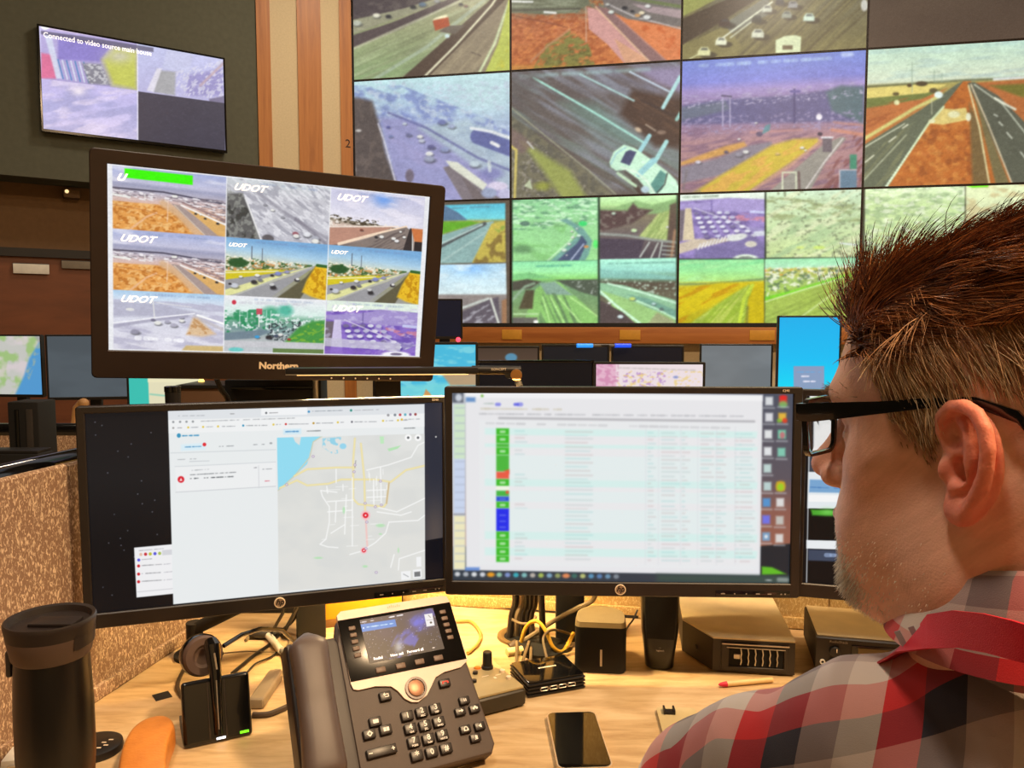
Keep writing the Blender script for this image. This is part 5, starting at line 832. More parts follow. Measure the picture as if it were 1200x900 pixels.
bgmon('background monitor with a turquoise beach wallpaper', 440, 404, 557, 480, 2.45, pic_beach, 4)
bgmon('wide black background monitor behind the lamp joint', 562, 425, 694, 500, 2.6, pic_plain((9, 11, 17)), 3, blkg)
bgmon('background monitor showing a pink and cream table of cells', 699, 427, 823, 500, 2.62, pic_pink, -3)
bgmon('dim grey background monitor left of the cyan one', 823, 405, 903, 470, 3.8, pic_plain((112, 118, 122)), -4)
bgmon('tall cyan background monitor with a grey notice card', 914, 372, 984, 470, 3.5, pic_lock, -2, res=1.6, bot=.02)
NAVY = bgmon('dark navy background monitor with a red light, right of the upper monitor', 500, 352, 540, 394, 3.9, pic_plain((17, 20, 34)), 2, deskz=.75)
bgmon('black background monitor low behind the lamp bar', 500, 404, 544, 440, 3.55, pic_plain((24, 24, 27)), 2)
bgmon('background monitor with a faint brown reflection and blue shape', 549, 408, 630, 450, 3.3, lambda p: (p.grad([(405, (70, 56, 46)), (422, (84, 66, 54))]), p.ell(599, 419, 7, 5, (90, 160, 200), .8)), 2)
bgmon('black background monitor left of the blue light bar', 637, 406, 712, 450, 3.3, pic_plain((26, 26, 30)), 0)
bgmon('black background monitor right of the blue light bar', 719, 407, 799, 450, 3.35, pic_plain((17, 18, 26)), -3)
mb = MB(); mb.sphere(at(537, 398, Y=3.885), .012, 12); mb.obj('status_light', led_r, NAVY, world=True)
# glowing blue light bar clipped on top of two monitors
c0 = at(676, 405, Y=3.28); c1 = at(739, 405, Y=3.33); t = thing('light_bar', 'grey clip-on light bar with two glowing blue ends', 'light', (c0+c1)/2)
MB().cyl(c0, c1, .0065, seg=14).obj('tube', gry, t, world=True); MB().cyl(c0, c0+(c1-c0)*.29, .0085, seg=14).obj('blue_end', led_b, t, world=True); MB().cyl(c0+(c1-c0)*.7, c1, .0085, seg=14).obj('blue_end', mat('deep_blue_led', (20, 60, 220), .4, emit=(20, 80, 235), estr=.9), t, world=True)
MB().box((c0+c1)/2+Vector((0, .012, -.012)), (.03, .02, .03), bev=.003).obj('clip', blk, t, world=True)
# ------------------------------------------------------------------ our desk and its cloth partitions
DZ = .75
def G(px, py, z=DZ): return at(px, py, Z=z)
LP0, LP1 = Vector((-.800, .40)), Vector((-.545, 1.675)); BP2 = Vector((.60, 1.46)); BP3 = Vector((1.75, 1.20))
RZ = EYE-.205
def panel(label, a, b, z1, th=.05, m=fab, name='cloth_partition', base=True, railr=.0155, lip=True, top_only=False):
    a, b = Vector((a[0], a[1], 0)), Vector((b[0], b[1], 0)); d = b-a; L = d.length; ang = math.atan2(d.y, d.x)
    t = thing(name, label, 'partition', a, (0, 0, ang))
    MB().box((L/2, th/2, z1/2+.004), (L, th, z1-.008), bev=.008, seg=3).obj('cloth_panel', m, t)
    MB().tube([(-.005, th/2, z1), (L+.005, th/2, z1)], railr, 16).obj('top_rail', blkg if base else blk, t)
    if lip: MB().box((L/2, -.004, DZ+.012), (L, .008, .022), bev=.003).obj('foot_trim', m, t)
    return t
# the visible face of the left partition looks to the right, so run it from far to near
panel('tan cloth partition left of the desk with a round black top rail', LP0, LP1, RZ, .05)
panel('tan cloth partition behind the desk monitors', LP1, BP2, RZ, .05, fabb)
panel('tan cloth partition running behind the radio at the right', BP2, BP3, RZ, .05, fabb)
mb = MB(); out = [(-.742, .66), (.06, .66), (.16, .74), (.60, .74), (.72, .60), (1.70, .40), (1.70, 1.20), (.60, 1.452), (-.54, 1.667)]
tb = mb.bm; vs = [tb.verts.new((x, y, DZ)) for x, y in out]; vb = [tb.verts.new((x, y, DZ-.032)) for x, y in out]; n = len(out)
tb.faces.new(vs); tb.faces.new(vb[::-1])
for i in range(n): tb.faces.new((vs[i], vb[i], vb[(i+1) % n], vs[(i+1) % n]))
bmesh.ops.recalc_face_normals(tb, faces=tb.faces[:])
t = thing('desk', 'pale wood-grain desk carrying the phone, speakers and monitors', 'desk', (0, 1.1, 0))
mb.obj('desktop', desk_m, t, world=True, smooth=False)
for x, y in ((-.60, .74), (-.42, 1.58), (1.55, .52), (1.5, 1.16), (.55, 1.36)): MB().box((x, y, (DZ-.034)/2), (.06, .06, DZ-.034), bev=.004).obj('leg', dkg, t, world=True)
# background consoles
def console(label, x0, x1, y0, y1, rz):
    t = thing('console_desk', label, 'desk', ((x0+x1)/2, (y0+y1)/2, 0), group=None)
    MB().box(((x0+x1)/2, (y0+y1)/2, DZ-.016), (x1-x0, y1-y0, .032), bev=.006).obj('worktop', desk_m, t, world=True)
    for x in (x0+.1, x1-.1):
        MB().box((x, (y0+y1)/2, (DZ-.03)/2), (.05, y1-y0-.1, DZ-.03), bev=.004).obj('end_panel', dkg, t, world=True)
    return t
console('console desk in the row right behind our partition', -2.4, 1.7, 2.2, 3.02, .9)
console('console desk in the back row nearest the video wall', -3.1, 2.7, 3.16, 4.2, .9)
panel('low tan partition with a black rail beyond the left edge of the desk', (-3.1, 3.06), (-1.05, 3.06), EYE-.42, .05, fab, railr=.03, lip=False)
# black tower and low box on the middle console
def bx(name, label, cat, c, size, m, rot=0, bev=.006, group=None):
    t = thing(name, label, cat, (c[0], c[1], c[2]-size[2]/2), (0, 0, rot), group); MB().box((0, 0, size[2]/2), size, bev=bev).obj('case', m, t); return t
zt = at(26, 471, Y=2.5).z
t = bx('computer_tower', 'black upright computer case beyond the left partition', 'computer', (at(26, 471, Y=2.5).x, 2.55, (zt+DZ)/2), (.098, .10, zt-DZ), blkm)
MB().box((-.018, -.052, (zt-DZ)*.5), (.012, .006, (zt-DZ)*.86), bev=.002).obj('front_strip', blkg, t); MB().box((.022, -.052, (zt-DZ)*.5), (.02, .006, (zt-DZ)*.86), bev=.002).obj('front_strip', dkg, t)
zt = at(30, 531, Y=2.3).z
t = bx('storage_box', 'low black box in front of the upright computer case', 'box', (at(8, 531, Y=2.3).x, 2.32, (zt+DZ)/2), (.21, .08, zt-DZ), blkm); MB().box((0, 0, zt-DZ+.004), (.2, .07, .01), bev=.003).obj('lid', blk, t)
t = thing('bent_neck_fitting', 'small tan fitting with a bent neck on the console beyond the partition', 'fitting', (at(83, 480, Y=3.4).x, 3.42, DZ)); zz = at(83, 472, Y=3.4).z-DZ
tanp = mat('tan_plastic', (176, 132, 84), .5); MB().tube([(0, 0, 0), (.0, 0, zz*.6), (.012, 0, zz*.9), (.035, 0, zz)], .014, 10).obj('neck', tanp, t); MB().lathe([(.04, 0), (.04, .01), (.012, .03)]).obj('foot', tanp, t); MB().sphere((.045, 0, zz-.004), .022, 12).obj('head', tanp, t)
for x0, x1, y0, lb in ((190, 208, 455, 'dark round bottle with a flat cap, just below the raised monitor'),):
    c_ = at((x0+x1)/2, y0, Y=2.4); r_ = (x1-x0)/2/F*2.4; t = thing('tall_bottle', lb, 'bottle', (c_.x, 2.42, DZ)); hh = c_.z-DZ
    MB().lathe([(r_*.8, 0), (r_*.9, hh*.5), (r_, hh), (r_*.9, hh), (r_*.8, hh*.9)], seg=24).obj('body', blk, t); MB().lathe([(r_*1.05, hh-.012), (r_*1.05, hh+.004), (r_*.8, hh+.006)], seg=24).obj('cap', blkg, t)
a_, b_ = at(210, 455, Y=2.75), at(282, 452, Y=2.75)
t = bx('brown_cabinet', 'small brown cabinet with a black top behind the raised monitor stand', 'cabinet', ((a_.x+b_.x)/2, 2.85, (a_.z+DZ)/2), (b_.x-a_.x, .2, a_.z-DZ), mat('brown_laminate', (96, 70, 50), .6)); MB().box((0, 0, a_.z-DZ+.006), (b_.x-a_.x+.02, .22, .012), bev=.003).obj('top', blk, t)
a_ = at(236, 447, Y=2.9); t = thing('indicator_lamp', 'tiny glowing amber lamp under the raised monitor', 'lamp', (a_.x, 2.9, a_.z-.012)); MB().sphere((0, 0, .012), .011, 12).obj('bulb', mat('amber_glow', (240, 190, 90), .4, emit=(250, 206, 110), estr=2), t); MB().lathe([(.014, 0), (.012, .006)]).obj('socket', blk, t)

# ------------------------------------------------------------------ LED desk lamp with the long bar
La, Lb = at(336, 435.5, Y=1.285), at(560, 433.5, Y=1.315); Lc = at(610, 434, Y=1.325)
t = thing('bar_desk_lamp', 'slim black LED bar lamp reaching across under the raised monitor', 'lamp', (Lc.x+.01, 1.37, DZ))
d = (Lb-La).normalized(); yw = math.atan2(d.y, d.x); Rl = Matrix.Translation((La+Lb)/2) @ Matrix.Rotation(yw, 4, 'Z'); L_ = (Lb-La).length
mb = MB(); mb.box((0, 0, 0), (L_, .030, .0115), bev=.003); mb.bm.transform(Rl); mb.obj('lamp_head', blk, t, world=True)
ledm = mat('warm_led_strip', (255, 214, 150), .5, emit=(255, 200, 120), estr=4)
mb = MB(); mb.box((.0, .006, -.0062), (L_*.9, .008, .002)); mb.bm.transform(Rl); mb.obj('led_strip', ledm, t, world=True)
mb = MB(); mb.box((-.01, -.0152, -.0048), (L_*.93, .001, .001)); mb.bm.transform(Rl); mb.obj('edge_highlight', slv, t, world=True)
mb = MB(); mb.tube([Lb-d*.01, Lc], .0075, 12); mb.obj('arm', blk, t, world=True)
text('lamp_lettering', 'KONCEPT', .0055, crm, t, WM[t.name].inverted() @ Matrix.Translation(Lb+d*.035+Vector((0, -.0085, .0012))) @ Matrix.Rotation(yw, 4, 'Z') @ FACE, .0001)
J = at(605, 439, Y=1.318); mb = MB(); mb.cyl(J+Vector((0, -.014, 0)), J+Vector((0, .02, 0)), .0095, seg=24); mb.obj('joint_knob', brass, t, world=True)
mb = MB(); mb.cyl(J+Vector((-.012, -.002, .001)), J+Vector((-.012, .016, .001)), .0078, seg=20); mb.obj('joint_cap', blkg, t, world=True)
mb = MB(); mb.tube([J+Vector((0, .012, 0)), J+Vector((.03, .03, -.10)), (Lc.x+.04, 1.37, DZ+.05), (Lc.x+.04, 1.37, DZ+.01)], .006, 12); mb.obj('post', blk, t, world=True)
MB().lathe([(.045, 0), (.045, .008), (.02, .014)], (.03, 0, 0)).obj('base', blkm, t)

# ------------------------------------------------------------------ items standing on the desk
# travel mug
mx = at(59, 727, Y=.87); hz = mx.z-DZ
t = thing('travel_mug', 'black travel mug with a brown collar at the left front of the desk', 'mug', (mx.x, .87, DZ))
mugb = mat('mug_black', (8, 6, 6), .34); lidm = mat('mug_lid', (30, 22, 20), .5); col_m = mat('mug_collar', (74, 58, 50), .5)
MB().lathe([(.030, 0), (.0335, .003), (.0365, .03), (.0405, .09), (.0405, .15), (.0385, hz-.05), (.0375, hz-.036)], seg=64).obj('body', mugb, t)
MB().lathe([(.0385, hz-.040), (.0405, hz-.037), (.0445, hz-.014), (.0440, hz-.010)], seg=64).obj('collar', col_m, t)
MB().lathe([(.0444, hz-.0135), (.0462, hz-.002), (.0466, hz+.002), (.0455, hz+.0045), (.042, hz+.003), (.040, hz-.0035), (.0, hz-.0045)], seg=64, cap=False).obj('lid', lidm, t)
MB().box((.005, .002, hz-.0025), (.050, .026, .005), bev=.002).obj('drink_flap', lidm, t)
mb = MB(); mb.box((-.0405, -.006, hz-.045), (.006, .020, .03), bev=.0025); mb.obj('press_button', dkg, t)
tb = bmesh.new(); AA = [rad(-150+k*6.5) for k in range(31)]; L0 = [[tb.verts.new((r_*math.cos(a), r_*math.sin(a), z)) for a in AA] for r_, z in ((.0452, hz-.012), (.0438, hz-.0265), (.0426, hz-.0275))]
for A_, B_ in zip(L0[:-1], L0[1:]):
    for k in range(30): tb.faces.new((A_[k], A_[k+1], B_[k+1], B_[k]))
mb = MB(); mb._add(tb, Matrix.Rotation(rad(120), 4, 'Z')); mb.obj('lid_skirt', lidm, t)
# puck with markings behind the mug
q = G(112, 880); t = thing('round_coaster', 'black round puck with pale marks behind the travel mug', 'puck', q); MB().lathe([(.034, 0), (.035, .004), (.034, .010), (.030, .012)]).obj('disc', blk, t)
mb = MB(); [mb.box((.012+.006*(i % 2), -.014+i*.007, .0122), (.006, .002, .0006)) for i in range(4)]; mb.obj('marks', crm, t)
q = G(18, 892); t = bx('white_plug', 'small white block between mug and partition', 'plug', (q.x+.012, q.y-.01, DZ+.009), (.03, .04, .018), wht, .2, .003); MB().box((0, -.021, .009), (.012, .006, .006), bev=.001).obj('prong_cover', slv, t)
# orange tan rounded thing
pts_px = [(181, 835), (192, 834), (202, 838), (206, 848), (199, 860), (195, 876), (195, 900), (196, 930), (137, 930), (137, 900), (140, 881), (146, 862), (155, 848), (168, 839)]
zt = DZ+.040; P_ = [G(x, y, zt) for x, y in pts_px]; cx = sum(v.x for v in P_)/len(P_); cy = sum(v.y for v in P_)/len(P_)
t = thing('wrist_rest', 'smooth orange-tan curved rest lying beside the headset stand', 'rest', (cx, cy, DZ))
bmx = bmesh.new(); prof = [(1.0, .0), (1.03, .012), (1.03, .028), (.97, .037), (.85, .040)]; rings = [[bmx.verts.new(((v.x-cx)*s, (v.y-cy)*s, z)) for v in P_] for s, z in prof]
for A_, B_ in zip(rings[:-1], rings[1:]):
    for i in range(len(A_)): bmx.faces.new((A_[i], A_[(i+1) % len(A_)], B_[(i+1) % len(A_)], B_[i]))
bmx.faces.new(rings[0]); bmx.faces.new(rings[-1]); bmesh.ops.recalc_face_normals(bmx, faces=bmx.faces[:]); mb = MB(); mb._add(bmx, None); o = mb.obj('pad', mat('orange_tan_leather', (214, 138, 62), .42, bump=(250, .25), var=(40, (196, 120, 50), .3, .7)), t, ang=80)
sm = o.modifiers.new('round', 'SUBSURF'); sm.levels = sm.render_levels = 2
MB().box((0, 0, -.0), (.03, .05, .004), bev=.001).obj('sole', rub, t)
# headset on its charging stand
B0_ = G(216, 880); B1_ = G(296, 862); yw = math.atan2(B1_.y-B0_.y, B1_.x-B0_.x); w_ = .0905; MH = Matrix.Translation((B0_+B1_)/2) @ Matrix.Rotation(yw, 4, 'Z')
t = thing('headset_stand', 'black square headset charging stand with green and white lights', 'charger', mtx=MH)
tl = Matrix.Rotation(rad(-16), 4, 'X')
mb = MB(); mb.box((0, .006, .0445), (w_, .014, .086), bev=.006, seg=4); mb.bm.transform(tl); mb.obj('front_plate', blkg, t)
mb = MB(); mb.prism([(-.045, 0), (.045, 0), (.045, .012), (-.045, .012)], .01, .085, .004); mb.box((0, .045, .02), (.05, .05, .035), bev=.008); mb.obj('base_block', dkg, t)
mb = MB(); mb.box((-.011, -.002, .046), (.0025, .002, .076), bev=.0006); mb.box((.011, -.002, .046), (.0025, .002, .076), bev=.0006); mb.bm.transform(tl); mb.obj('slot_edge', mat('dark_chrome', (70, 66, 66), .2, .8), t)
mb = MB(); mb.box((.003, -.0015, .0065), (.012, .0015, .0028), bev=.0005); mb.bm.transform(tl); mb.obj('white_light', led_w, t); mb = MB(); mb.box((.034, -.0015, .008), (.012, .0015, .0034), bev=.0008); mb.bm.transform(tl); mb.obj('green_light', led_g, t)
t2 = thing('headset', 'black wireless headset standing in the square charging stand', 'headset', mtx=MH.copy())
mb = MB(); mb.tube([(0, -.004, .012), (0, -.005, .05), (0, -.004, .095), (-.002, .0, .132), (-.003, .004, .139)], [.0055, .0065, .0085, .0115, .008], 16); mb.bm.transform(tl); mb.obj('boom', blkg, t2)
mb = MB(); mb.tube([(.001, -.0165, .100), (-.001, -.0155, .122)], .0012, 8); mb.tube([(0, -.0115, .02), (0, -.0125, .085)], .0009, 8); mb.bm.transform(tl); mb.obj('boom_stripe', slv, t2)
mb = MB(); Mr = tl @ T((-.014, .024, .118)) @ Matrix.Rotation(rad(96), 4, 'X') @ Matrix.Rotation(rad(14), 4, 'Y')
mb.lathe([(.0, .004), (.012, .006), (.016, .010), (.0255, .010), (.028, .004), (.0285, -.004), (.026, -.009), (.0, -.010)], (0, 0, 0), 40, Mr, cap=False); mb.obj('ear_cushion', mat('brown_grey_foam', (84, 66, 58), .7), t2)
mb = MB(); mb.lathe([(.0290, .003), (.0298, -.003), (.0285, -.011), (.02, -.013)], (0, 0, 0), 40, Mr, cap=False); mb.obj('cushion_rim', blkg, t2)
hb = WM[t2.name].inverted(); A_ = [at(262, 757, Y=1.12), at(283, 744, Y=1.15), at(306, 737, Y=1.19), at(330, 738, Y=1.24), at(345, 752, Y=1.27)]
mb = MB(); mb.tube(A_, .0034, 10); mb.obj('headband', blkg, t2, world=True)
# square sticker, adapter stick
q = G(190, 816); t = tag(MB().box((0, 0, .0006), (.024, .024, .0012), bev=.0003).obj('desk_sticker', blkm), 'flat black diamond patch on the desk beside the partition', 'patch'); t.location = (q.x, q.y, DZ); t.rotation_euler = (0, 0, rad(38))
q0, q1 = G(300, 832), G(324, 796); t = thing('plug_adapter', 'long grey-tan plug adapter lying right of the headset stand', 'adapter', (q0+q1)/2, (0, 0, math.atan2(q1.y-q0.y, q1.x-q0.x)))
mb = MB(); mb.box((0, 0, .009), ((q1-q0).length, .024, .018), bev=.006, seg=3); mb.obj('body', mat('grey_tan_plastic', (142, 126, 100), .5), t); MB().box(((q1-q0).length/2+.004, 0, .009), (.01, .012, .01), bev=.002).obj('collar', gry, t)
# yellow box behind the phone
q0, q1 = G(376, 738), G(472, 727); yw = math.atan2(q1.y-q0.y, q1.x-q0.x); L_ = (q1-q0).length
t = thing('yellow_box', 'bright yellow-orange box with a brown foot against the back partition', 'box', (q0+q1)/2, (0, 0, yw)); MB().box((0, .02, .055), (L_, .028, .08), bev=.002).obj('carton', mat('yellow_card', (226, 156, 22), .6), t); MB().box((0, .02, .0075), (L_, .030, .015), bev=.002).obj('foot', mat('brown_card', (112, 78, 40), .6), t)

# small beige mixer
q0, q1 = G(575, 839), G(617, 828); yw = math.atan2(q1.y-q0.y, q1.x-q0.x); MX = Matrix.Translation((q1.x, q1.y, DZ)) @ Matrix.Rotation(yw, 4, 'Z')
t = thing('control_box', 'small beige control box with two tall black knobs behind the phone', 'controller', mtx=MX); olb = mat('lit_beige_metal', (168, 152, 112), .42)
mb = MB(); mb.box((-.055, .065, .015), (.11, .13, .026), bev=.006, seg=3); mb.obj('case', mat('dark_olive_case', (52, 46, 34), .45), t)
mb = MB(); mb.box((-.055, .065, .030), (.104, .124, .004), bev=.0015); mb.obj('top_plate', olb, t)  # beige plate, its colour lightened for lamp light from above
for x, y, h_ in ((-.058, .112, .026), (-.024, .085, .026)):
    mb = MB(); mb.lathe([(.0095, 0), (.0095, .004), (.0078, .005), (.0072, h_), (.006, h_+.001)], (x, y, .032), 28); mb.obj('knob', blk, t)
for x, y in ((-.010, .060), (-.050, .075), (-.064, .050), (-.012, .035)):
    mb = MB(); mb.lathe([(.004, 0), (.004, .004), (.0025, .0045)], (x, y, .032), 16); mb.obj('small_button', crm if x > -.03 else blk, t)
MB().lathe([(.006, 0), (.005, .002)], (-.038, .092, .032), 20).obj('orange_print', mat('orange_print', (214, 120, 30), .5), t)
mb = MB(); mb.prism([(-.031, .0322), (-.027, .0322), (-.029, .0324)], .045, .051); mb.box((-.04, .06, .0322), (.012, .0014, .0004)); mb.box((-.02, .055, .0322), (.01, .0014, .0004)); mb.obj('print_marks', crm, t)

# usb hub
q0, q1 = G(619, 819), G(686, 807); yw = math.atan2(q1.y-q0.y, q1.x-q0.x); w_ = (q1-q0).length
t = thing('usb_hub', 'flat black ribbed hub with four ports in front of the cables', 'hub', mtx=Matrix.Translation((q0+q1)/2) @ Matrix.Rotation(yw, 4, 'Z')); dph = .082
MB().box((0, dph/2, .0115), (w_-.005, dph-.005, .021), bev=.003).obj('core', blkm, t)
mb = MB(); [mb.box((0, dph/2, .003+i*.0056), (w_, dph, .0030), bev=.0012) for i in range(4)]; mb.obj('ribs', blk, t)
MB().box((0, dph/2, .0235), (w_-.004, dph-.004, .002), bev=.0008).obj('gloss_top', blkg, t)
for i in range(4):
    o = MB().frame(.0115, .0042, .0012, .0012, .001, .001, -.0012, .002, .0003).obj('port', slv, t); o.location = (-.022+i*.0155, -.0006, .0118)
mb = MB(); [mb.box((-.012+i*.0035, .045, .0247), (.0026, .0034, .0003)) for i in range(9)]; mb.obj('name_print', crm, t)

# cube speaker with a domed back
q0, q1 = G(675, 789), G(732, 790); c_ = (q0+q1)/2
t = thing('cube_speaker', 'black cloth-fronted cube speaker with a small vertical badge', 'speaker', (c_.x, c_.y, DZ), (0, 0, rad(-6)))
mb = MB(); w2 = .0425; out = [(-w2, 0), (w2, 0)]; 
def arcbox(w2, d, z0, z1, r0=.010, back=.5):
    pts = []
    for i in range(7): a = rad(180+90*i/6); pts.append((-w2+r0+r0*math.cos(a), r0+r0*math.sin(a)))
    for i in range(7): a = rad(270+90*i/6); pts.append((w2-r0+r0*math.cos(a), r0+r0*math.sin(a)))
    for i in range(13): a = PI*i/12; pts.append((w2*math.cos(a), d*back+d*(1-back)*math.sin(a)))
    return pts
def prism_z(mb, pts, z0, z1, s1=1.0, cy=0):
    tb = bmesh.new(); a = [tb.verts.new((x, y, z0)) for x, y in pts]; b = [tb.verts.new((x*s1, cy+(y-cy)*s1, z1)) for x, y in pts]; n = len(pts); tb.faces.new(a); tb.faces.new(b)
    for i in range(n): tb.faces.new((a[i], a[(i+1) % n], b[(i+1) % n], b[i]))
    bmesh.ops.recalc_face_normals(tb, faces=tb.faces[:]); mb._add(tb, None)
pp = arcbox(w2, .085, 0, 0); prism_z(mb, pp, .004, .078); mb.obj('cloth_body', mat('speaker_cloth', (18, 17, 16), .85, bump=(1500, .4)), t)
mb = MB(); prism_z(mb, pp, .078, .086, .94, .04); mb.obj('top_cap', mat('lit_speaker_top', (140, 124, 90), .5, bump=(1200, .4)), t); mb = MB(); prism_z(mb, [(x*.94, .04+(y-.04)*.94) for x, y in pp], 0, .004); mb.obj('foot', blk, t)  # cap of the black speaker painted pale, as lit by the lamp
mb = MB(); [mb.box((.001, -.0006, .014+i*.0026), (.0035, .0012, .0019)) for i in range(11)]; mb.obj('badge', slv, t)
# tall speaker
q0, q1 = G(756, 784), G(790, 785); c_ = (q0+q1)/2
t = thing('tall_speaker', 'tall black tapered speaker under the middle monitor', 'speaker', (c_.x, c_.y, DZ), (0, 0, rad(-8)))
mb = MB(); prof = [(.020, .0), (.024, .004), (.0265, .03), (.031, .062), (.0325, .10), (.0325, .17), (.030, .20), (.026, .21)]; tb = bmesh.new(); rings = []
for hw, z in prof:
    ring = []
    for i in range(32):
        a = 2*PI*i/32; cx_, sy = math.cos(a), math.sin(a); ring.append(tb.verts.new((hw*math.copysign(abs(cx_)**.5, cx_), .035+hw*1.15*math.copysign(abs(sy)**.55, sy)-(.012*(1-z/.21)), z)))
    rings.append(ring)
for A_, B_ in zip(rings[:-1], rings[1:]):
    for i in range(32): tb.faces.new((A_[i], A_[(i+1) % 32], B_[(i+1) % 32], B_[i]))
tb.faces.new(rings[0][::-1]); tb.faces.new(rings[-1]); mb._add(tb, None); mb.obj('cabinet', mat('speaker_shell', (22, 20, 18), .28), t, ang=60)
mb = MB(); mb.prism([(-.023, .055), (.023, .055), (.026, .10), (.0265, .19), (-.0265, .19), (-.026, .10)], -.0095, .0, .003); mb.obj('grille', mat('speaker_grille', (12, 11, 11), .9, bump=(1400, .5)), t)
mb = MB(); mb.lathe([(.0032, 0), (.0032, .0006)], (0, 0, 0), 20, T((0, -.0062, .043)) @ Matrix.Rotation(PI/2, 4, 'X')); mb.obj('logo_disc', wprint, t); text('logo_lettering', 'logitech', .0042, wprint, t, T((0, -.0072, .0355)) @ FACE, .0003)
# grey power supply with chrome-barred front
q0, q1 = G(835, 787.5), G(931, 793.5); yw = math.atan2(q1.y-q0.y, q1.x-q0.x); w_ = (q1-q0).length
t = thing('power_supply', 'low grey metal box with a chrome-barred opening, right of the tall speaker', 'electronics', mtx=Matrix.Translation((q0+q1)/2) @ Matrix.Rotation(yw, 4, 'Z')); h_ = .060; grm = mat('lit_greige_metal', (208, 190, 150), .45, bump=(900, .15)); psd = mat('dark_metal_case', (46, 40, 34), .5)
mb = MB(); w2 = w_/2; pp = [(w2, 0), (w2, .225), (-w2-.045, .225), (-w2-.045, .075), (-w2, 0)]; prism_z(mb, pp, .003, h_-.002); mb.obj('case', psd, t, smooth=False)
mb = MB(); prism_z(mb, [(x*1.0, y-.001 if y < .1 else y) for x, y in pp], h_-.002, h_+.0005); mb.obj('lid', grm, t, smooth=False)  # greige lid, brightened so its colour carries the lamp light
mb = MB(); mb.frame(.088, .034, .012, .006, .004, .006, -.003, .002, .0008); o = mb.obj('front_frame', psd, t); o.location = (.004, 0, .030)
mb = MB(); mb.box((.002, -.0035, h_-.0085), (.108, .003, .0022), bev=.0008); mb.box((.003, -.0035, h_-.0145), (.094, .002, .0014), bev=.0005); mb.obj('chrome_line', slv, t)
MB().box((.004, .001, .030), (.088, .003, .034)).obj('opening', mat('deep_black', (5, 5, 5), .8), t)
for i in range(6):
    x = -.021+i*.0115; mb = MB(); mb.tube([(x, -.0022, .0165), (x+.0012, -.0035, .024), (x, -.0035, .030), (x+.0012, -.0035, .036), (x, -.0022, .0435)], .0011, 8); mb.obj('wire_bar', slv, t)
MB().box((-.027, -.001, .030), (.010, .003, .008), bev=.001).obj('latch', slv, t); MB().lathe([(.005, 0), (.004, .003)], (0, 0, 0), 18, T((-w2-.024, .038, .026)) @ Matrix.Rotation(rad(-60), 4, 'Z') @ Matrix.Rotation(PI/2, 4, 'X')).obj('side_screw', psd, t)
mb = MB(); [mb.lathe([(.008, 0), (.008, .003)], (x, y, 0)) for x, y in ((-.04, .03), (.05, .03), (-.08, .2), (.05, .2))]; mb.obj('feet', rub, t)
# scanner radio
q0 = G(958, 795); yw = rad(-13); t = thing('scanner_radio', 'black desktop radio with a display, partly behind the shoulder', 'radio', mtx=Matrix.Translation((q0.x-.004, q0.y, DZ)) @ Matrix.Rotation(yw, 4, 'Z')); W_r, H_r = .19, .058
radm = mat('radio_shell', (44, 38, 32), .5); mb = MB(); mb.box((W_r/2, .075, .012+H_r/2), (W_r, .15, H_r-.002), bev=.004); mb.obj('case', radm, t); mb = MB(); mb.box((W_r/2, .003, .012+H_r/2), (W_r+.002, .012, H_r+.001), bev=.004); mb.obj('front_panel', radm, t)
mb = MB(); mb.box((W_r/2, .078, .012+H_r), (W_r-.006, .14, .0015), bev=.0004); mb.obj('top_cover', mat('lit_radio_top', (206, 186, 144), .42), t); MB().box((.04, .04, .006), (.045, .06, .012), bev=.003).obj('foot', rub, t); MB().box((.15, .04, .006), (.045, .06, .012), bev=.003).obj('foot', rub, t)  # pale cover colour stands in for the glow on the radio top
zc = .012
for z in (.039, .018):
    o = MB().lathe([(.0085, 0), (.0085, .008), (.0072, .009), (.0, .009)], (0, 0, 0), 28, T((.028, -.003, zc+z)) @ Matrix.Rotation(PI/2, 4, 'X'), cap=False).obj('knob', blk, t); MB().box((0.028+.002, -.0125, zc+z+.003), (.0012, .001, .006), m=None).obj('knob_line', crm, o)
o = MB().lathe([(.0042, 0), (.0042, .003), (.0024, .003), (.0022, .0005)], (0, 0, 0), 20, T((.010, -.003, zc+.019)) @ Matrix.Rotation(PI/2, 4, 'X'), cap=False).obj('jack_ring', wht, t)
MB().box((.096, -.004, zc+.0405), (.085, .002, .021), bev=.002).obj('display_surround', blkg, t); MB().box((.098, -.0052, zc+.0405), (.070, .001, .014), bev=.001).obj('display_glass', mat('lcd_glass', (96, 80, 46), .25), t)
for r in range(2):
    for c in range(7):
        mb = MB(); mb.box((.064+c*.0155, -.0045, zc+.0215-r*.0115), (.0105, .003, .006), bev=.001); mb.obj('button', mat('tan_button', (150, 112, 84), .5) if c == 0 else blk, t)
mb = MB(); mb.box((.115, -.0062, zc+.0215), (.10, .0003, .0008)); text('maker_lettering', 'RadioShack', .006, mat('dim_print'), t, T((.034, -.0034, zc+.0535)) @ FACE, .0002)
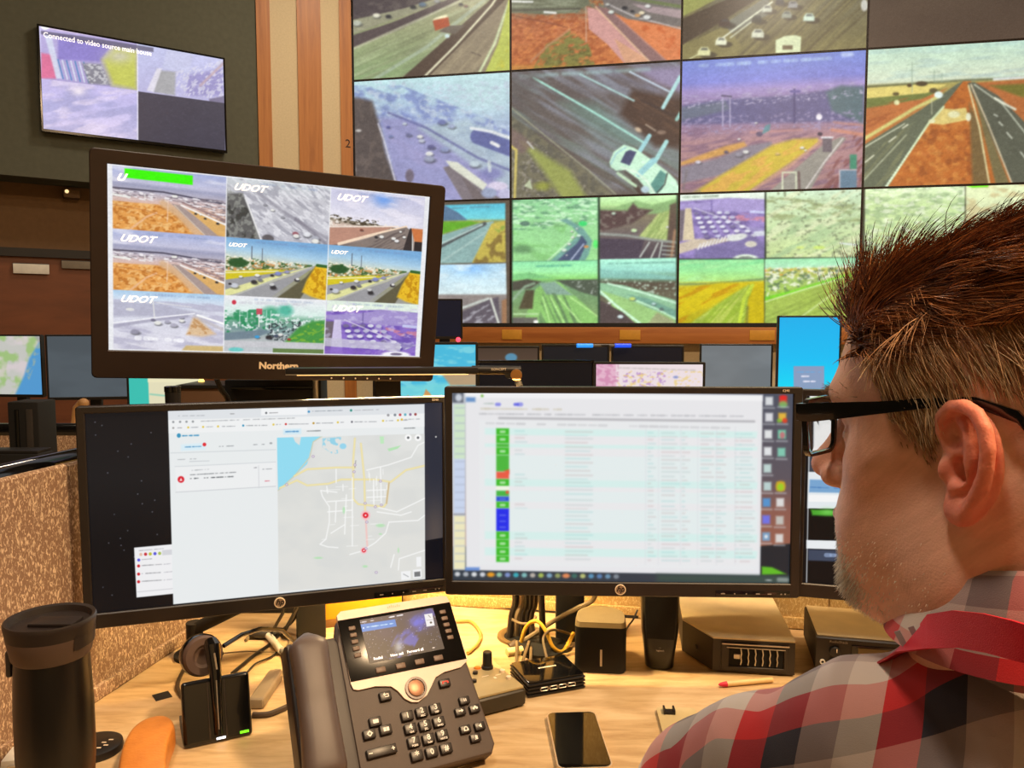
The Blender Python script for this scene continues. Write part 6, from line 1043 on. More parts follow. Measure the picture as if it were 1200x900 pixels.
# smartphone
t = thing('smartphone', 'smartphone lying face up at the front of the desk, pale metal edge', 'phone', (.091, 1.055, DZ), (0, 0, rad(3.4)))
mb = MB(); tb = bmesh.new(); 
def rrect(w, h, r, n=8):
    pts = []
    for cx_, cy_, a0 in ((w/2-r, h/2-r, 0), (-w/2+r, h/2-r, 90), (-w/2+r, -h/2+r, 180), (w/2-r, -h/2+r, 270)):
        for k in range(n+1): a = rad(a0+90*k/n); pts.append((cx_+r*math.cos(a), cy_+r*math.sin(a)))
    return pts
prism_z(mb, rrect(.0725, .148, .011), .0, .0078); mb.obj('metal_edge', mat('pale_gold_metal', (226, 208, 180), .3, .6), t); mb = MB(); prism_z(mb, rrect(.0690, .1445, .0095), .0076, .0084); mb.obj('glass', mat('phone_glass', (6, 6, 7), .06, coat=.6), t)
mb = MB(); prism_z(mb, rrect(.02, .0045, .0022), .0083, .0086); mb.bm.transform(T((0, .066, 0))); mb.obj('camera_notch', blkg, t)
# badge with clip, half under the sleeve
q = G(797, 851); t = thing('clip_badge', 'beige rounded badge holder with a black clip beside the sleeve', 'badge', (q.x, q.y, DZ), (0, 0, rad(-3)))
mb = MB(); prism_z(mb, rrect(.058, .090, .008), 0, .006); mb.obj('holder', mat('beige_plastic', (186, 168, 124), .45), t)
mb = MB(); mb.box((-.012, .026, .008), (.016, .010, .005), bev=.001); mb.box((-.019, .028, .010), (.003, .016, .007), bev=.001); mb.box((-.005, .028, .010), (.003, .016, .007), bev=.001); mb.obj('clip', blk, t)
# red tipped pen
q0, q1 = G(842, 806), G(905, 800); q0.z = q1.z = DZ+.005; t = thing('pen', 'thin pen with a red tip lying behind the sleeve', 'pen', (q0+q1)/2); MB().cyl(q0+(q1-q0)*.14, q1, .0042, seg=14).obj('barrel', mat('pen_barrel', (206, 176, 120), .4), t, world=True); MB().tube([q0, q0+(q1-q0)*.04, q0+(q1-q0)*.15], [.0008, .003, .0046], 14).obj('tip', mat('red_tip', (196, 30, 60), .4), t, world=True)

# ------------------------------------------------------------------ cables
def cable(label, pts, r, m, name='cable', group=None, seg=8):
    P_ = [Vector(p) for p in pts]; n = len(P_); out = []
    for i in range(n-1):                                   # Catmull-Rom
        p0, p1, p2, p3 = P_[max(i-1, 0)], P_[i], P_[i+1], P_[min(i+2, n-1)]
        for k in range(8):
            t_ = k/8; out.append(.5*((2*p1)+(p2-p0)*t_+(2*p0-5*p1+4*p2-p3)*t_**2+(3*p1-p0-3*p2+p3)*t_**3))
    out.append(P_[-1]); o = MB().tube(out, r, seg).obj(name, m); tag(o, label, 'cable', group); return o
def g(px, py, lift=.004): q = G(px, py); q.z += lift; return q
cb = mat('black_cable', (26, 22, 20), .4); cy_ = mat('yellow_cable', (220, 176, 60), .5); cg = mat('grey_cable', (120, 104, 80), .5); cw = mat('pale_cable', (190, 168, 124), .5)
qg = G(612, 746); t = thing('cable_grommet', 'round black cable hole in the desk behind the hub', 'grommet', (qg.x, qg.y, DZ)); MB().lathe([(.047, 0), (.046, .004), (.040, .005), (.034, .002), (.034, -.004)], cap=False, seg=40).obj('ring', mat('grommet_plastic', (96, 76, 46), .5), t); MB().lathe([(.034, 0), (.034, .0006)], seg=40).obj('dark_opening', mat('deep_black'), t)
for i, (dx, tx) in enumerate(((-.024, 604), (-.012, 611), (0, 617), (.012, 622), (.020, 627))):
    cable('dark cables bundled upright from the round desk hole', [(qg.x+dx, qg.y-.004+.008*(i % 2), DZ-.002), (qg.x+dx*.8, qg.y, DZ+.04), at(tx, 704, Y=1.43), at(tx-1, 660, Y=1.40)], .0062, [cb, cg, cb, cb, mat('brown_cable', (62, 48, 34), .5)][i], group='cables rising from the desk hole')
cable('pale tie around the upright cable bundle', [at(600, 726, Y=1.412), at(612, 731, Y=1.405), at(624, 729, Y=1.405), at(628, 722, Y=1.412)], .0028, cg, 'cable_tie')
cable('thick grey cord slanting from the hole up to the middle monitor', [at(601, 757, Y=1.385), at(618, 748, Y=1.39), at(650, 727, Y=1.385), at(676, 713, Y=1.37), at(694, 704, Y=1.36), at(699, 690, Y=1.35)], .0044, cg, 'cord')
o = cable('brown plug at the lower end of the slanting grey cord', [at(598, 759, Y=1.38), at(606, 754, Y=1.385)], .0085, mat('brown_cable'), 'cord_plug', seg=12)
cable('yellow cable arching from the hub up and down beside the cube speaker', [at(611, 752, Y=1.38), at(617, 734, Y=1.37), at(629, 728, Y=1.36), at(640, 740, Y=1.35), at(648, 758, Y=1.34), at(660, 763, Y=1.35), at(672, 742, Y=1.40)], .0036, cy_)
cable('thin pale cable rising from the hub and curving right', [at(645, 782, Y=1.28), at(640, 768, Y=1.30), at(637, 747, Y=1.33), at(648, 738, Y=1.36), at(668, 743, Y=1.40)], .0024, cg)
cable('thin pale cable looping on the desk behind the hub', [g(640, 757), g(650, 768), g(662, 769), g(676, 766)], .002, cw)
for i, (x0, y0, x1, y1) in enumerate(((604, 786, 606, 752), (612, 786, 620, 752), (621, 781, 622, 758))):
    cable(['short dark cable at the left rear of the hub', 'short dark cable bending over the middle of the hub', 'short dark cable rising to the cable hole'][i], [at(x0, y0, Y=1.27), at(x0+1, y0-12, Y=1.29), at(x1, y1, Y=1.36)], .0028, cg, group='short cables at the hub')
o = cable('pale labelled plug lying behind the hub', [g(594, 769, .006), g(612, 766, .006)], .008, mat('label_cream', (226, 206, 150), .5), 'labelled_plug', seg=12)
cable('pale cable looping on the desk right of the phone', [g(533, 731), g(552, 731), g(563, 745), g(560, 757), g(548, 768)], .0032, mat('olive_cable', (150, 128, 70), .5))
cable('thin cable rising between the cube and tall speakers', [g(733, 742), g(737, 735), at(742, 726, Y=1.47), at(747, 715, Y=1.48)], .0018, cb)
cable('black cable lying along the foot of the back partition', [g(528, 709.5), g(604, 715), g(648, 718), g(748, 725)], .0035, cb)
cable('black cable curving from the headset stand toward the monitor stand', [g(272, 792), g(296, 772), g(318, 756), g(330, 742), at(345, 725, Y=1.42), at(352, 705, Y=1.40)], .003, cb)
cable('thin dark cable wandering across the desk behind the headset stand', [g(290, 790), g(300, 780), g(318, 772), g(326, 764), g(322, 756)], .0016, cb)
cable('grey cable looping left of the headset stand', [g(216, 822), g(208, 808), g(214, 790), g(226, 775), g(262, 768)], .0032, mat('brown_cable'))
cable('thick brown cable leaving the right side of the headset stand', [g(296, 841), g(315, 840), g(335, 832), g(350, 824)], .0045, mat('brown_cable'))
cable('thin pale cable crossing the desk left of the phone handset', [g(262, 768), g(290, 766), g(322, 767), g(335, 766)], .0013, cg)
cable('dark cable curling behind the headset band', [g(288, 753), g(300, 742), g(322, 742), g(340, 752), g(334, 764)], .003, cg)
cable('black cable hanging behind the left desk monitor', [at(337, 700, Y=1.36), at(333, 715, Y=1.37), at(322, 735, Y=1.40), g(316, 748)], .003, cb)
cable('black cable slanting behind the left desk monitor', [at(352, 700, Y=1.36), at(346, 716, Y=1.38), at(336, 735, Y=1.41), g(330, 748)], .0034, cb)
q = g(308, 748, .010); t = thing('cable_joiner', 'dark oval cable joiner left of the monitor stand', 'joiner', q-Vector((0, 0, .010))); MB().sphere((0, 0, .010), (.028, .012, .010)).obj('shell', dkg, t); MB().box((0, 0, .0195), (.02, .008, .002), bev=.0005).obj('cover', blk, t)
q0, q1 = g(315, 750, .008), g(330, 768, .008); t = thing('white_connector', 'small white connector on the desk left of the handset', 'connector', (q0+q1)/2-Vector((0, 0, .008))); MB().cyl(q0, q1, .0065, seg=12).obj('sleeve', wht, t, world=True); MB().cyl(q1, q1+(q1-q0)*.3, .004, seg=12).obj('neck', gry, t, world=True)
# monitor arm behind the left desk monitor
a_ = at(300, 702, Y=1.32); b_ = at(228, 737, Y=1.345); t = thing('support_arm', 'dark folded support arm under the left desk monitor', 'arm', (b_.x, b_.y, DZ))
MB().tube([a_+Vector((.06, .03, .04)), a_, b_], .011, 12).obj('beam', blkm, t, world=True); MB().cyl((b_.x, b_.y, DZ), (b_.x, b_.y, b_.z+.012), .014).obj('pivot', blkm, t, world=True); MB().lathe([(.035, 0), (.035, .006), (.02, .008)]).obj('foot', blkm, t)
cable('black cable dropping from the raised monitor', [at(254, 444, Y=1.42), at(259, 456, Y=1.43), at(268, 470, Y=1.44), at(276, 500, Y=1.44)], .005, cb)
# slim pale pole behind the raised monitor
a_ = at(370, 440, Y=1.55); t = thing('pale_pole', 'slim pale pole standing behind the raised monitor', 'pole', (a_.x, 1.55, DZ)); MB().cyl((0, 0, 0), (0, 0, a_.z-DZ), .006).obj('tube', slv, t); MB().lathe([(.03, 0), (.03, .006), (.008, .01)]).obj('foot', slv, t)
q = at(342, 458, Y=1.52); t = thing('docking_box', 'dark equipment box just below the raised monitor', 'box', (q.x-.045, 1.575, DZ)); MB().box((0, 0, (at(300, 447, Y=1.5).z-DZ)/2), (.19, .055, at(300, 447, Y=1.5).z-DZ), bev=.004).obj('case', blkm, t); MB().box((0, -.03, at(300, 457, Y=1.5).z-DZ), (.16, .006, .006), bev=.001).obj('slot', blkg, t)
# ------------------------------------------------------------------ desk phone: everything on its face is placed in the plane of its display glass
MP0 = pose(-.1486, 1.0459, -.4294, 29.91, -42.89, 1.48)
def onp(M_, px, py, off=0):
    o = Vector((0, 0, EYE)); d = at(px, py, Y=1)-o; I = M_.inverted(); a = I @ o; b = (I.to_3x3() @ d); k = (-off-a.y)/b.y; q = a+b*k; return (q.x, q.z)
zlow = (MP0 @ Vector((lambda q: (q[0], 0, q[1]))(onp(MP0, 580, 881)))).z-EYE
SC = (DZ+.022-EYE)/zlow
tr = MP0.translation-Vector((0, 0, EYE)); MP = MP0.copy(); MP.translation = Vector((0, 0, EYE))+tr*SC
t = thing('desk_phone', 'brown-black desk phone with a lit starry display and handset', 'telephone', mtx=MP); PHN = t
def Q(px, py, off=0): return onp(MP, px, py, off)
pbody = mat('phone_body', (72, 60, 54), .5, bump=(1200, .12)); psil = mat('phone_bezel', (188, 168, 156), .45, .2); pkey = mat('phone_key', (34, 28, 26), .35); pglass = mat('phone_display_glass', (9, 8, 9), .14, coat=.3)
def rc(pts, k=3):   # round the outline a little
    P_ = [Vector(p) for p in pts]
    for _ in range(k-1): P_ = [v for i in range(len(P_)) for v in (P_[i]*.8+P_[(i+1) % len(P_)]*.2, P_[i]*.2+P_[(i+1) % len(P_)]*.8)]
    return [(v.x, v.y) for v in P_]
body = [Q(*p) for p in ((397, 724), (404, 714), (518, 699), (526, 706), (548, 775), (581, 870), (578, 882), (545, 899), (418, 962), (402, 950), (388, 860))]
body = [(x_, max(z_, body[6][1])) for x_, z_ in body]
mb = MB(); mb.prism(body[::-1], .002, .034, .005, 3); mb.obj('body', pbody, t)
sil = [Q(*p) for p in ((394.5, 722), (399, 717), (517, 698.5), (523, 699.5), (527, 706), (547.8, 774), (540, 782), (520, 788), (510, 794), (505, 805), (500, 815), (490, 823), (482, 823), (474, 819), (466, 810), (458, 804.5), (440, 804.5), (420, 809), (414, 808), (411, 802))]
mb = MB(); mb.prism(sil[::-1], -.0012, .004, 0); mb.obj('silver_bezel', psil, t, ang=50)
gl = [Q(*p) for p in ((395.3, 728), (526.8, 706), (546.5, 772.5), (410.8, 800))]; mb = MB(); mb.prism(gl[::-1], -.0022, .001, .001); mb.obj('display_glass', pglass, t)
c4 = [Q(*p) for p in ((421.7, 728.7), (508.3, 711.7), (518.3, 761.7), (431.7, 778.3))]; sx0 = (c4[0][0]+c4[3][0])/2; sx1 = (c4[1][0]+c4[2][0])/2; sz1 = (c4[0][1]+c4[1][1])/2; sz0 = (c4[2][1]+c4[3][1])/2
MS = MP @ T(((sx0+sx1)/2, -.0026, (sz0+sz1)/2)); p = Pic(MS, sx1-sx0, sz1-sz0, 3)
p.grad([(705, (34, 34, 66)), (745, (30, 26, 40)), (780, (22, 18, 22))]); p.tex((70, 84, 190), 14, 9, .46, .7, .85, -.7, 2, [(450, 770), (470, 735), (500, 708), (512, 720), (490, 750), (475, 778)]); p.glow(467, 758, 6, 8, (190, 190, 180), .8); p.glow(492, 730, 12, 9, (70, 90, 220), .7); p.glow(452, 742, 14, 9, (60, 50, 90), .5)
r = np.random.default_rng(4)
for i in range(150):
    x, y = r.uniform(424, 516), r.uniform(722, 776); p.ell(x, y, .42, .42, [(220, 220, 235), (150, 160, 220), (200, 180, 170)][i % 3], r.uniform(.3, .9), .8)
p.poly([(421, 732), (463, 725.5), (465, 734), (423, 741)], (20, 120, 205)); p.dash(430, 735, 461, 730.5, (190, 220, 245), .9, 1.3, 3, 1.1); p.ell(426, 736, 1, 1, (200, 225, 245)); p.dash(422, 729.5, 438, 727, (235, 235, 240), .95, 1.4, 1, 1.2); p.dash(456, 723.5, 472, 720.5, (235, 235, 240), .95, 1.4, 2, 1.2)
p.poly([(497, 720), (506.5, 718.5), (509.5, 733), (500, 734.5)], (224, 226, 230)); p.ell(505, 729.5, 1.4, 1.2, (60, 60, 60)); p.line([(500, 727), (507.5, 726)], .5, (150, 150, 160)); p.line([(502, 721), (504.5, 723.5)], .6, (110, 110, 110))
p.build('screen', t, 0, 1.0).location = ((sx0+sx1)/2, -.0026, (sz0+sz1)/2)
def ang_px(a, b): q0, q1 = Q(*a), Q(*b); return math.atan2(q1[1]-q0[1], q1[0]-q0[0])
for s, (x, y) in (('Redial', (442.5, 772.3)), ('New call', (464.5, 768)), ('Forward all', (486, 763.5)), ('...', (507, 759))):
    q = Q(x, y); text('softkey_label', s, .0052, LIT, t, T((q[0], -.0030, q[1])) @ FACE, .0001, 'CENTER', 0, .0001)
def key(px, py, w, h, name='key', label=None, m=pkey, lab_size=.008, sub=None, y=-.0035, lm=wprint, dep=.007):
    q = Q(px, py); mb = MB(); mb.box((q[0], y+dep/2, q[1]), (w, dep, h), bev=.0014, seg=2); k = mb.obj(name, m, t)
    if label: text('key_print', label, lab_size, lm, k, T((q[0], y-.0003, q[1]+(.0016 if sub else 0))) @ FACE, .0001, 'CENTER', 0, .0002)
    if sub: text('key_print', sub, .0034, lm, k, T((q[0], y-.0003, q[1]-.0048)) @ FACE, .0001, 'CENTER', 0, .0001)
    return k
K = [('1', (476.8, 839.3), None), ('2', (493.8, 835), 'ABC'), ('3', (510, 830.8), 'DEF'), ('4', (480.8, 854.3), 'GHI'), ('5', (497.8, 850.5), 'JKL'), ('6', (514, 846.3), 'MNO'), ('7', (484.5, 870), 'PQRS'), ('8', (501.8, 866.3), 'TUV'), ('9', (518, 861.8), 'WXYZ'), ('*', (488.3, 886), None), ('0', (505.5, 881.8), None), ('#', (522.5, 877.5), None)]
for s, (x, y), sub in K: key(x, y, .0158, .0122, 'number_key', s, sub=sub, lab_size=.0095 if s != '*' else .013)
def glyph(k, q, shapes, m=wprint):
    mb = MB()
    for kind, a in shapes:
        if kind == 'b': mb.box((q[0]+a[0], -.0039, q[1]+a[1]), (a[2], .0004, a[3]))
        if kind == 'o': mb.lathe([(a[2], 0), (a[2], .0003), (a[3], .0003), (a[3], 0)], (0, 0, 0), 16, T((q[0]+a[0], -.0037, q[1]+a[1])) @ Matrix.Rotation(PI/2, 4, 'X'), cap=False)
        if kind == 'p': mb.prism([(q[0]+x_, q[1]+z_) for x_, z_ in a], -.0040, -.0036)
    mb.obj('key_symbol', m, k)
q = Q(451.3, 816.3); k = key(451.3, 816.3, .0155, .0115); glyph(k, q, [('b', (.001, .0018, .005, .001)), ('b', (.0035, .0002, .001, .004)), ('b', (.001, -.0016, .005, .001)), ('p', [(-.0035, .0018), (-.001, .0042), (-.001, -.0006)])])
q = Q(520.8, 800.8); k = key(520.8, 800.8, .0155, .0105); glyph(k, q, [('b', (0, .0012, .008, .0014)), ('b', (-.0036, -.0002, .0022, .0026)), ('b', (.0036, -.0002, .0022, .0026))], mat('red_print', (205, 50, 40), .5))
q = Q(439.5, 846.3); k = key(439.5, 846.3, .0155, .0115); glyph(k, q, [('b', (0, 0, .0072, .0046))])
q = Q(432.5, 860.8); k = key(432.5, 860.8, .0155, .0115); glyph(k, q, [('o', (0, 0, .0030, .0016)), ('b', (0, .0034, .001, .001)), ('b', (0, -.0034, .001, .001)), ('b', (.0034, 0, .001, .001)), ('b', (-.0034, 0, .001, .001))])
q = Q(451.8, 855.5); k = key(451.8, 855.5, .0155, .0115); glyph(k, q, [('b', (-.002, 0, .0034, .0048)), ('b', (.002, 0, .0034, .0048))])
q = Q(447, 880.8); k = key(447, 880.8, .0385, .0112, 'volume_key'); glyph(k, q, [('b', (-.0145, 0, .0045, .0012)), ('b', (.0145, .0, .0045, .0012)), ('b', (.0145, 0, .0012, .0045))])
q = Q(543.8, 821.3); k = key(543.8, 821.3, .0145, .0102); glyph(k, q, [('b', (-.0012, 0, .0012, .0038)), ('b', (.0012, 0, .0012, .0038))])
q = Q(539, 834.3); k = key(539, 834.3, .0145, .0102); glyph(k, q, [('b', (-.001, .0004, .0045, .0014)), ('p', [(.0008, .0028), (.0040, .0004), (.0008, -.0020)])])
q = Q(555.8, 830.8); k = key(555.8, 830.8, .0145, .0102); glyph(k, q, [('o', (-.0022, 0, .0016, .0001)), ('o', (.0022, 0, .0016, .0001)), ('o', (0, .0016, .0016, .0001))])
q = Q(545, 855); k = key(545, 855, .0145, .0102); glyph(k, q, [('o', (0, 0, .0030, .0019)), ('b', (-.0026, -.0014, .0016, .0026)), ('b', (.0026, -.0014, .0016, .0026))])
q = Q(561.8, 851.3); k = key(561.8, 851.3, .0145, .0102); glyph(k, q, [('p', [(-.0030, 0), (.0016, .0028), (.0016, -.0028)])])
q = Q(556.8, 865); k = key(556.8, 865, .0145, .0102); glyph(k, q, [('b', (0, .0006, .0020, .0042)), ('b', (0, -.0022, .0044, .0009)), ('b', (.0018, 0, .0009, .0040))])
gk = mat('grey_soft_key', (104, 84, 72), .45)
for i in range(5):
    f = i/4; key(411.8+6.7*f, 737.5+31.5*f, .0095, .0058, 'line_key', m=gk, y=-.0045, dep=.004); key(517.8+9*f, 718.3+29.7*f, .0095, .0058, 'line_key', m=gk, y=-.0045, dep=.004)
for x, y in ((445.5, 786), (468.8, 781.3), (490.8, 776.5), (512.8, 772)): key(x, y, .0135, .0075, 'soft_key', m=gk, y=-.0045, dep=.004)
q = Q(487, 807); Mn = T((q[0], -.0012, q[1])) @ Matrix.Rotation(PI/2, 4, 'X')
MB().lathe([(.0150, 0), (.0148, .0022), (.0118, .0022), (.0112, .0005)], (0, 0, 0), 40, Mn, cap=False).obj('navigation_ring', mat('nav_ring', (60, 54, 52), .25, .5), t)
MB().lathe([(.0108, 0), (.0106, .0022), (.0095, .0028), (0, .0024)], (0, 0, 0), 40, Mn, cap=False).obj('select_button', mat('nav_button', (170, 124, 96), .4, .4), t)
q = Q(461, 711.5); mb = MB(); [mb.box((q[0]-.0085+i*.0028, -.0015, q[1]+[.0, .0008, .0016, .0008, .0, .0008][i % 6]), (.0010, .0004, [.002, .003, .004, .003, .002, .003][i % 6])) for i in range(7)]; mb.obj('logo_bars', mat('bronze_print', (170, 132, 96), .4, .3), t)
# handset and its cradle, raised from the face
ho = .030
hs = [Q(x, y, ho) for x, y in ((361, 737), (368, 790), (376, 840), (383, 885), (392, 960))]; hw = [abs(Q(387, 745, ho)[0]-Q(341, 750, ho)[0])/2*1.0, .0235, .0225, .0235, .027]
mb = MB(); tb = bmesh.new(); rings = []; spine = []
N_ = 26; xs = [h[0] for h in hs]; zs_ = [h[1] for h in hs]
top = hs[0]; bot = hs[-1]; kk = (body[6][1]+.006-top[1])/(bot[1]-top[1]); bot = (top[0]+(bot[0]-top[0])*kk, body[6][1]+.006); L_ = math.hypot(top[0]-bot[0], top[1]-bot[1])
for i in range(N_+1):
    f = i/N_; x = top[0]+(bot[0]-top[0])*f; z = top[1]+(bot[1]-top[1])*f
    e = max(.12, math.sin(min(1, f/.10)*PI/2))*max(.12, math.sin(min(1, (1-f)/.10)*PI/2)); w = (.0255-.0035*math.sin(PI*f)+.002*f)*e; dz = .006*math.sin(PI*f); th = (.012+.004*abs(math.cos(PI*f)))*e
    rings.append([tb.verts.new((x+w*math.copysign(abs(math.cos(a))**.6, math.cos(a)), -ho+.014-dz-th*math.copysign(abs(math.sin(a))**.7, math.sin(a)), z)) for a in [2*PI*k/28 for k in range(28)]])
for A_, B_ in zip(rings[:-1], rings[1:]):
    for i in range(28): tb.faces.new((A_[i], A_[(i+1) % 28], B_[(i+1) % 28], B_[i]))
tb.faces.new(rings[0][::-1]); tb.faces.new(rings[-1]); bmesh.ops.recalc_face_normals(tb, faces=tb.faces[:]); mb._add(tb, None); mb.obj('handset', mat('handset_plastic', (78, 66, 62), .42, bump=(1200, .1)), t, ang=70)
cr_ = [Q(x, y, .008) for x, y in ((334, 757), (340, 754), (392, 746), (397, 752), (424, 900), (430, 965), (366, 965), (352, 900))]
cr_ = [(x_, max(z_, body[6][1]+.004)) for x_, z_ in cr_]; mb = MB(); mb.prism(cr_[::-1], -.008, .030, .006, 3); mb.obj('cradle', mat('cradle_plastic', (40, 32, 30), .45), t)
lb = MB(); ft = [Vector((-.04, .034, .03)), Vector((.05, .034, .03))]
# rear foot holding the phone up
p0 = MP @ Vector((.0, .034, .02)); mb = MB(); mb.box((p0.x, p0.y+.02, (p0.z+DZ)/2+.003), (.12, .03, max(.02, p0.z-DZ+.004)), bev=.006); mb.obj('rear_foot', pbody, t, world=True)

# ------------------------------------------------------------------ the seated man: one continuous skin, with clothing, hair and glasses as parts
def surface_net(Fv, org, h):
    s = Fv < 0; nx, ny, nz = Fv.shape
    a = s[:-1, :-1, :-1]; allv = a.copy(); anyv = a.copy()
    for dx in (0, 1):
        for dy in (0, 1):
            for dz in (0, 1):
                q = s[dx:nx-1+dx, dy:ny-1+dy, dz:nz-1+dz]; allv &= q; anyv |= q
    act = anyv & ~allv; cells = np.argwhere(act); idx = np.full(act.shape, -1, np.int64); idx[act] = np.arange(len(cells))
    acc = np.zeros((len(cells), 3)); cnt = np.zeros(len(cells)); cor = [(x, y, z) for x in (0, 1) for y in (0, 1) for z in (0, 1)]
    for A in cor:
        for B in cor:
            if A >= B or sum(abs(A[i]-B[i]) for i in range(3)) != 1: continue
            fa = Fv[cells[:, 0]+A[0], cells[:, 1]+A[1], cells[:, 2]+A[2]]; fb = Fv[cells[:, 0]+B[0], cells[:, 1]+B[1], cells[:, 2]+B[2]]
            m = (fa < 0) != (fb < 0); t_ = np.where(m, fa/np.where(fa == fb, 1, fa-fb), 0)[:, None]
            acc += np.where(m[:, None], np.array(A)+t_*(np.array(B)-np.array(A)), 0); cnt += m
    V = (cells+acc/cnt[:, None])*h+np.array(org); Fs = []
    for ax in range(3):
        sl0 = [slice(None)]*3; sl1 = [slice(None)]*3; sl0[ax] = slice(0, -1); sl1[ax] = slice(1, None)
        ch = s[tuple(sl0)] != s[tuple(sl1)]; e = np.argwhere(ch); b, c = (ax+1) % 3, (ax+2) % 3
        ok = (e[:, b] > 0) & (e[:, c] > 0) & (e[:, b] < idx.shape[b]) & (e[:, c] < idx.shape[c]); e = e[ok]; ins = s[e[:, 0], e[:, 1], e[:, 2]]
        def cell(db, dc):
            q = e.copy(); q[:, b] += db; q[:, c] += dc; return idx[q[:, 0], q[:, 1], q[:, 2]]
        q = np.stack([cell(-1, -1), cell(0, -1), cell(0, 0), cell(-1, 0)], 1); q[~ins] = q[~ins][:, ::-1]; Fs.append(q)
    Fq = np.concatenate(Fs); return V, Fq[(Fq >= 0).all(1)]
class Field:
    def __init__(s, lo, hi, h):
        s.lo = np.array(lo, float); s.h = h; n = [int((hi[i]-lo[i])/h)+2 for i in range(3)]; s.n = n
        s.ax = [s.lo[i]+np.arange(n[i])*h for i in range(3)]; s.F = np.full(n, 1.0, np.float32)
    def sub(s, lo, hi):
        sl = tuple(slice(max(0, int((lo[i]-s.lo[i])/s.h)), max(0, min(s.n[i], int((hi[i]-s.lo[i])/s.h)+2))) for i in range(3))
        g = np.meshgrid(*[s.ax[i][sl[i]].astype(np.float32) for i in range(3)], indexing='ij'); return sl, g
    def _u(s, sl, d, k):
        a = s.F[sl]
        if k > 0: h_ = np.clip(.5+.5*(a-d)/k, 0, 1); s.F[sl] = a*(1-h_)+d*h_-k*h_*(1-h_)
        else: s.F[sl] = np.minimum(a, d)
    def cut(s, c, r, k=.006, pts=None):
        m = max(r)+k*2+.01; sl, g = s.sub([c[i]-m for i in range(3)], [c[i]+m for i in range(3)]); d = -s.de(g, c, r); a = s.F[sl]
        h_ = np.clip(.5-.5*(a-d)/k, 0, 1); s.F[sl] = a*(1-h_)+d*h_+k*h_*(1-h_)
    @staticmethod
    def de(g, c, r):
        q = [(g[i]-c[i]) for i in range(3)]; k0 = np.sqrt(sum((q[i]/r[i])**2 for i in range(3))); k1 = np.sqrt(sum((q[i]/r[i]**2)**2 for i in range(3)))
        return (k0*(k0-1)/np.maximum(k1, 1e-6)).astype(np.float32)
    def ell(s, c, r, k=.02):
        if not isinstance(r, (tuple, list)): r = (r,)*3
        m = k*1.5+.02; sl, g = s.sub([c[i]-r[i]-m for i in range(3)], [c[i]+r[i]+m for i in range(3)]); s._u(sl, s.de(g, c, r), k)
    @staticmethod
    def dc(g, a, b, ra, rb):
        ab = [b[i]-a[i] for i in range(3)]; L = sum(x*x for x in ab); t_ = np.clip(sum((g[i]-a[i])*ab[i] for i in range(3))/L, 0, 1)
        return (np.sqrt(sum((g[i]-a[i]-t_*ab[i])**2 for i in range(3)))-(ra+(rb-ra)*t_)).astype(np.float32)
    def cap(s, a, b, ra, rb=None, k=.02):
        rb = ra if rb is None else rb; R0 = max(ra, rb)+k*1.5+.02; sl, g = s.sub([min(a[i], b[i])-R0 for i in range(3)], [max(a[i], b[i])+R0 for i in range(3)]); s._u(sl, s.dc(g, a, b, ra, rb), k)
def np_mesh(name, V, Fq):
    me = bpy.data.meshes.new(name); me.vertices.add(len(V)); me.vertices.foreach_set('co', V.astype(np.float32).ravel())
    me.loops.add(len(Fq)*Fq.shape[1]); me.loops.foreach_set('vertex_index', Fq.astype(np.int32).ravel()); me.polygons.add(len(Fq)); me.polygons.foreach_set('loop_start', (np.arange(len(Fq))*Fq.shape[1]).astype(np.int32)); me.update(calc_edges=True); return me
def set_col(me, name, c):
    A = me.color_attributes.new(name, 'FLOAT_COLOR', 'POINT'); c = np.clip(c, 0, 255)/255; c = np.where(c <= .04045, c/12.92, ((c+.055)/1.055)**2.4)
    A.data.foreach_set('color', np.concatenate([c, np.ones((len(c), 1))], 1).astype(np.float32).ravel())

HYAW = rad(40); HO = Vector((.3107, .4976, EYE-.081)); HM = Matrix.Translation(HO) @ Matrix.Rotation(HYAW, 4, 'Z') @ Matrix.Rotation(rad(-2), 4, 'X')
f = Field((-.112, -.135, -.185), (.112, .145, .150), .0017)
f.ell((0, -.014, .046), (.0755, .098, .086), 0); f.ell((0, .030, .048), (.064, .066, .060), .03); f.ell((0, .040, -.018), (.060, .054, .066), .03)
for sx in (-1, 1):
    f.ell((sx*.042, .052, -.012), (.021, .022, .020), .02); f.ell((sx*.047, .008, -.052), (.020, .026, .026), .03); f.ell((sx*.030, .060, -.055), (.024, .026, .030), .025)
    f.cap((sx*.046, .005, -.058), (sx*.014, .074, -.094), .0175, .0165, .025)
f.ell((0, .028, -.060), (.054, .056, .044), .03); f.ell((0, .080, -.094), (.023, .017, .019), .02); f.ell((0, .070, -.060), (.034, .028, .034), .02)
f.ell((0, .026, -.104), (.046, .050, .028), .03)
f.cap((-.040, .080, .034), (0, .089, .034), .0115, .0125, .018); f.cap((.040, .080, .034), (0, .089, .034), .0115, .0125, .018)
f.cap((0, .092, .024), (0, .110, -.010), .0085, .0105, .010); f.ell((0, .1165, -.0195), (.0115, .0115, .0105), .008)
for sx in (-1, 1): f.ell((sx*.0125, .104, -.0255), (.0085, .0105, .0085), .007); f.cut((sx*.0075, .1085, -.0345), (.0042, .0055, .0055), .003); f.cut((sx*.038, .103, .014), (.026, .024, .016), .014)
for sx in (-1, 1): f.cap((sx*.020, .0845, .0205), (sx*.044, .0780, .0200), .0045, .0040, .005); f.cap((sx*.021, .0835, .0085), (sx*.044, .0770, .0090), .0045, .0042, .006)
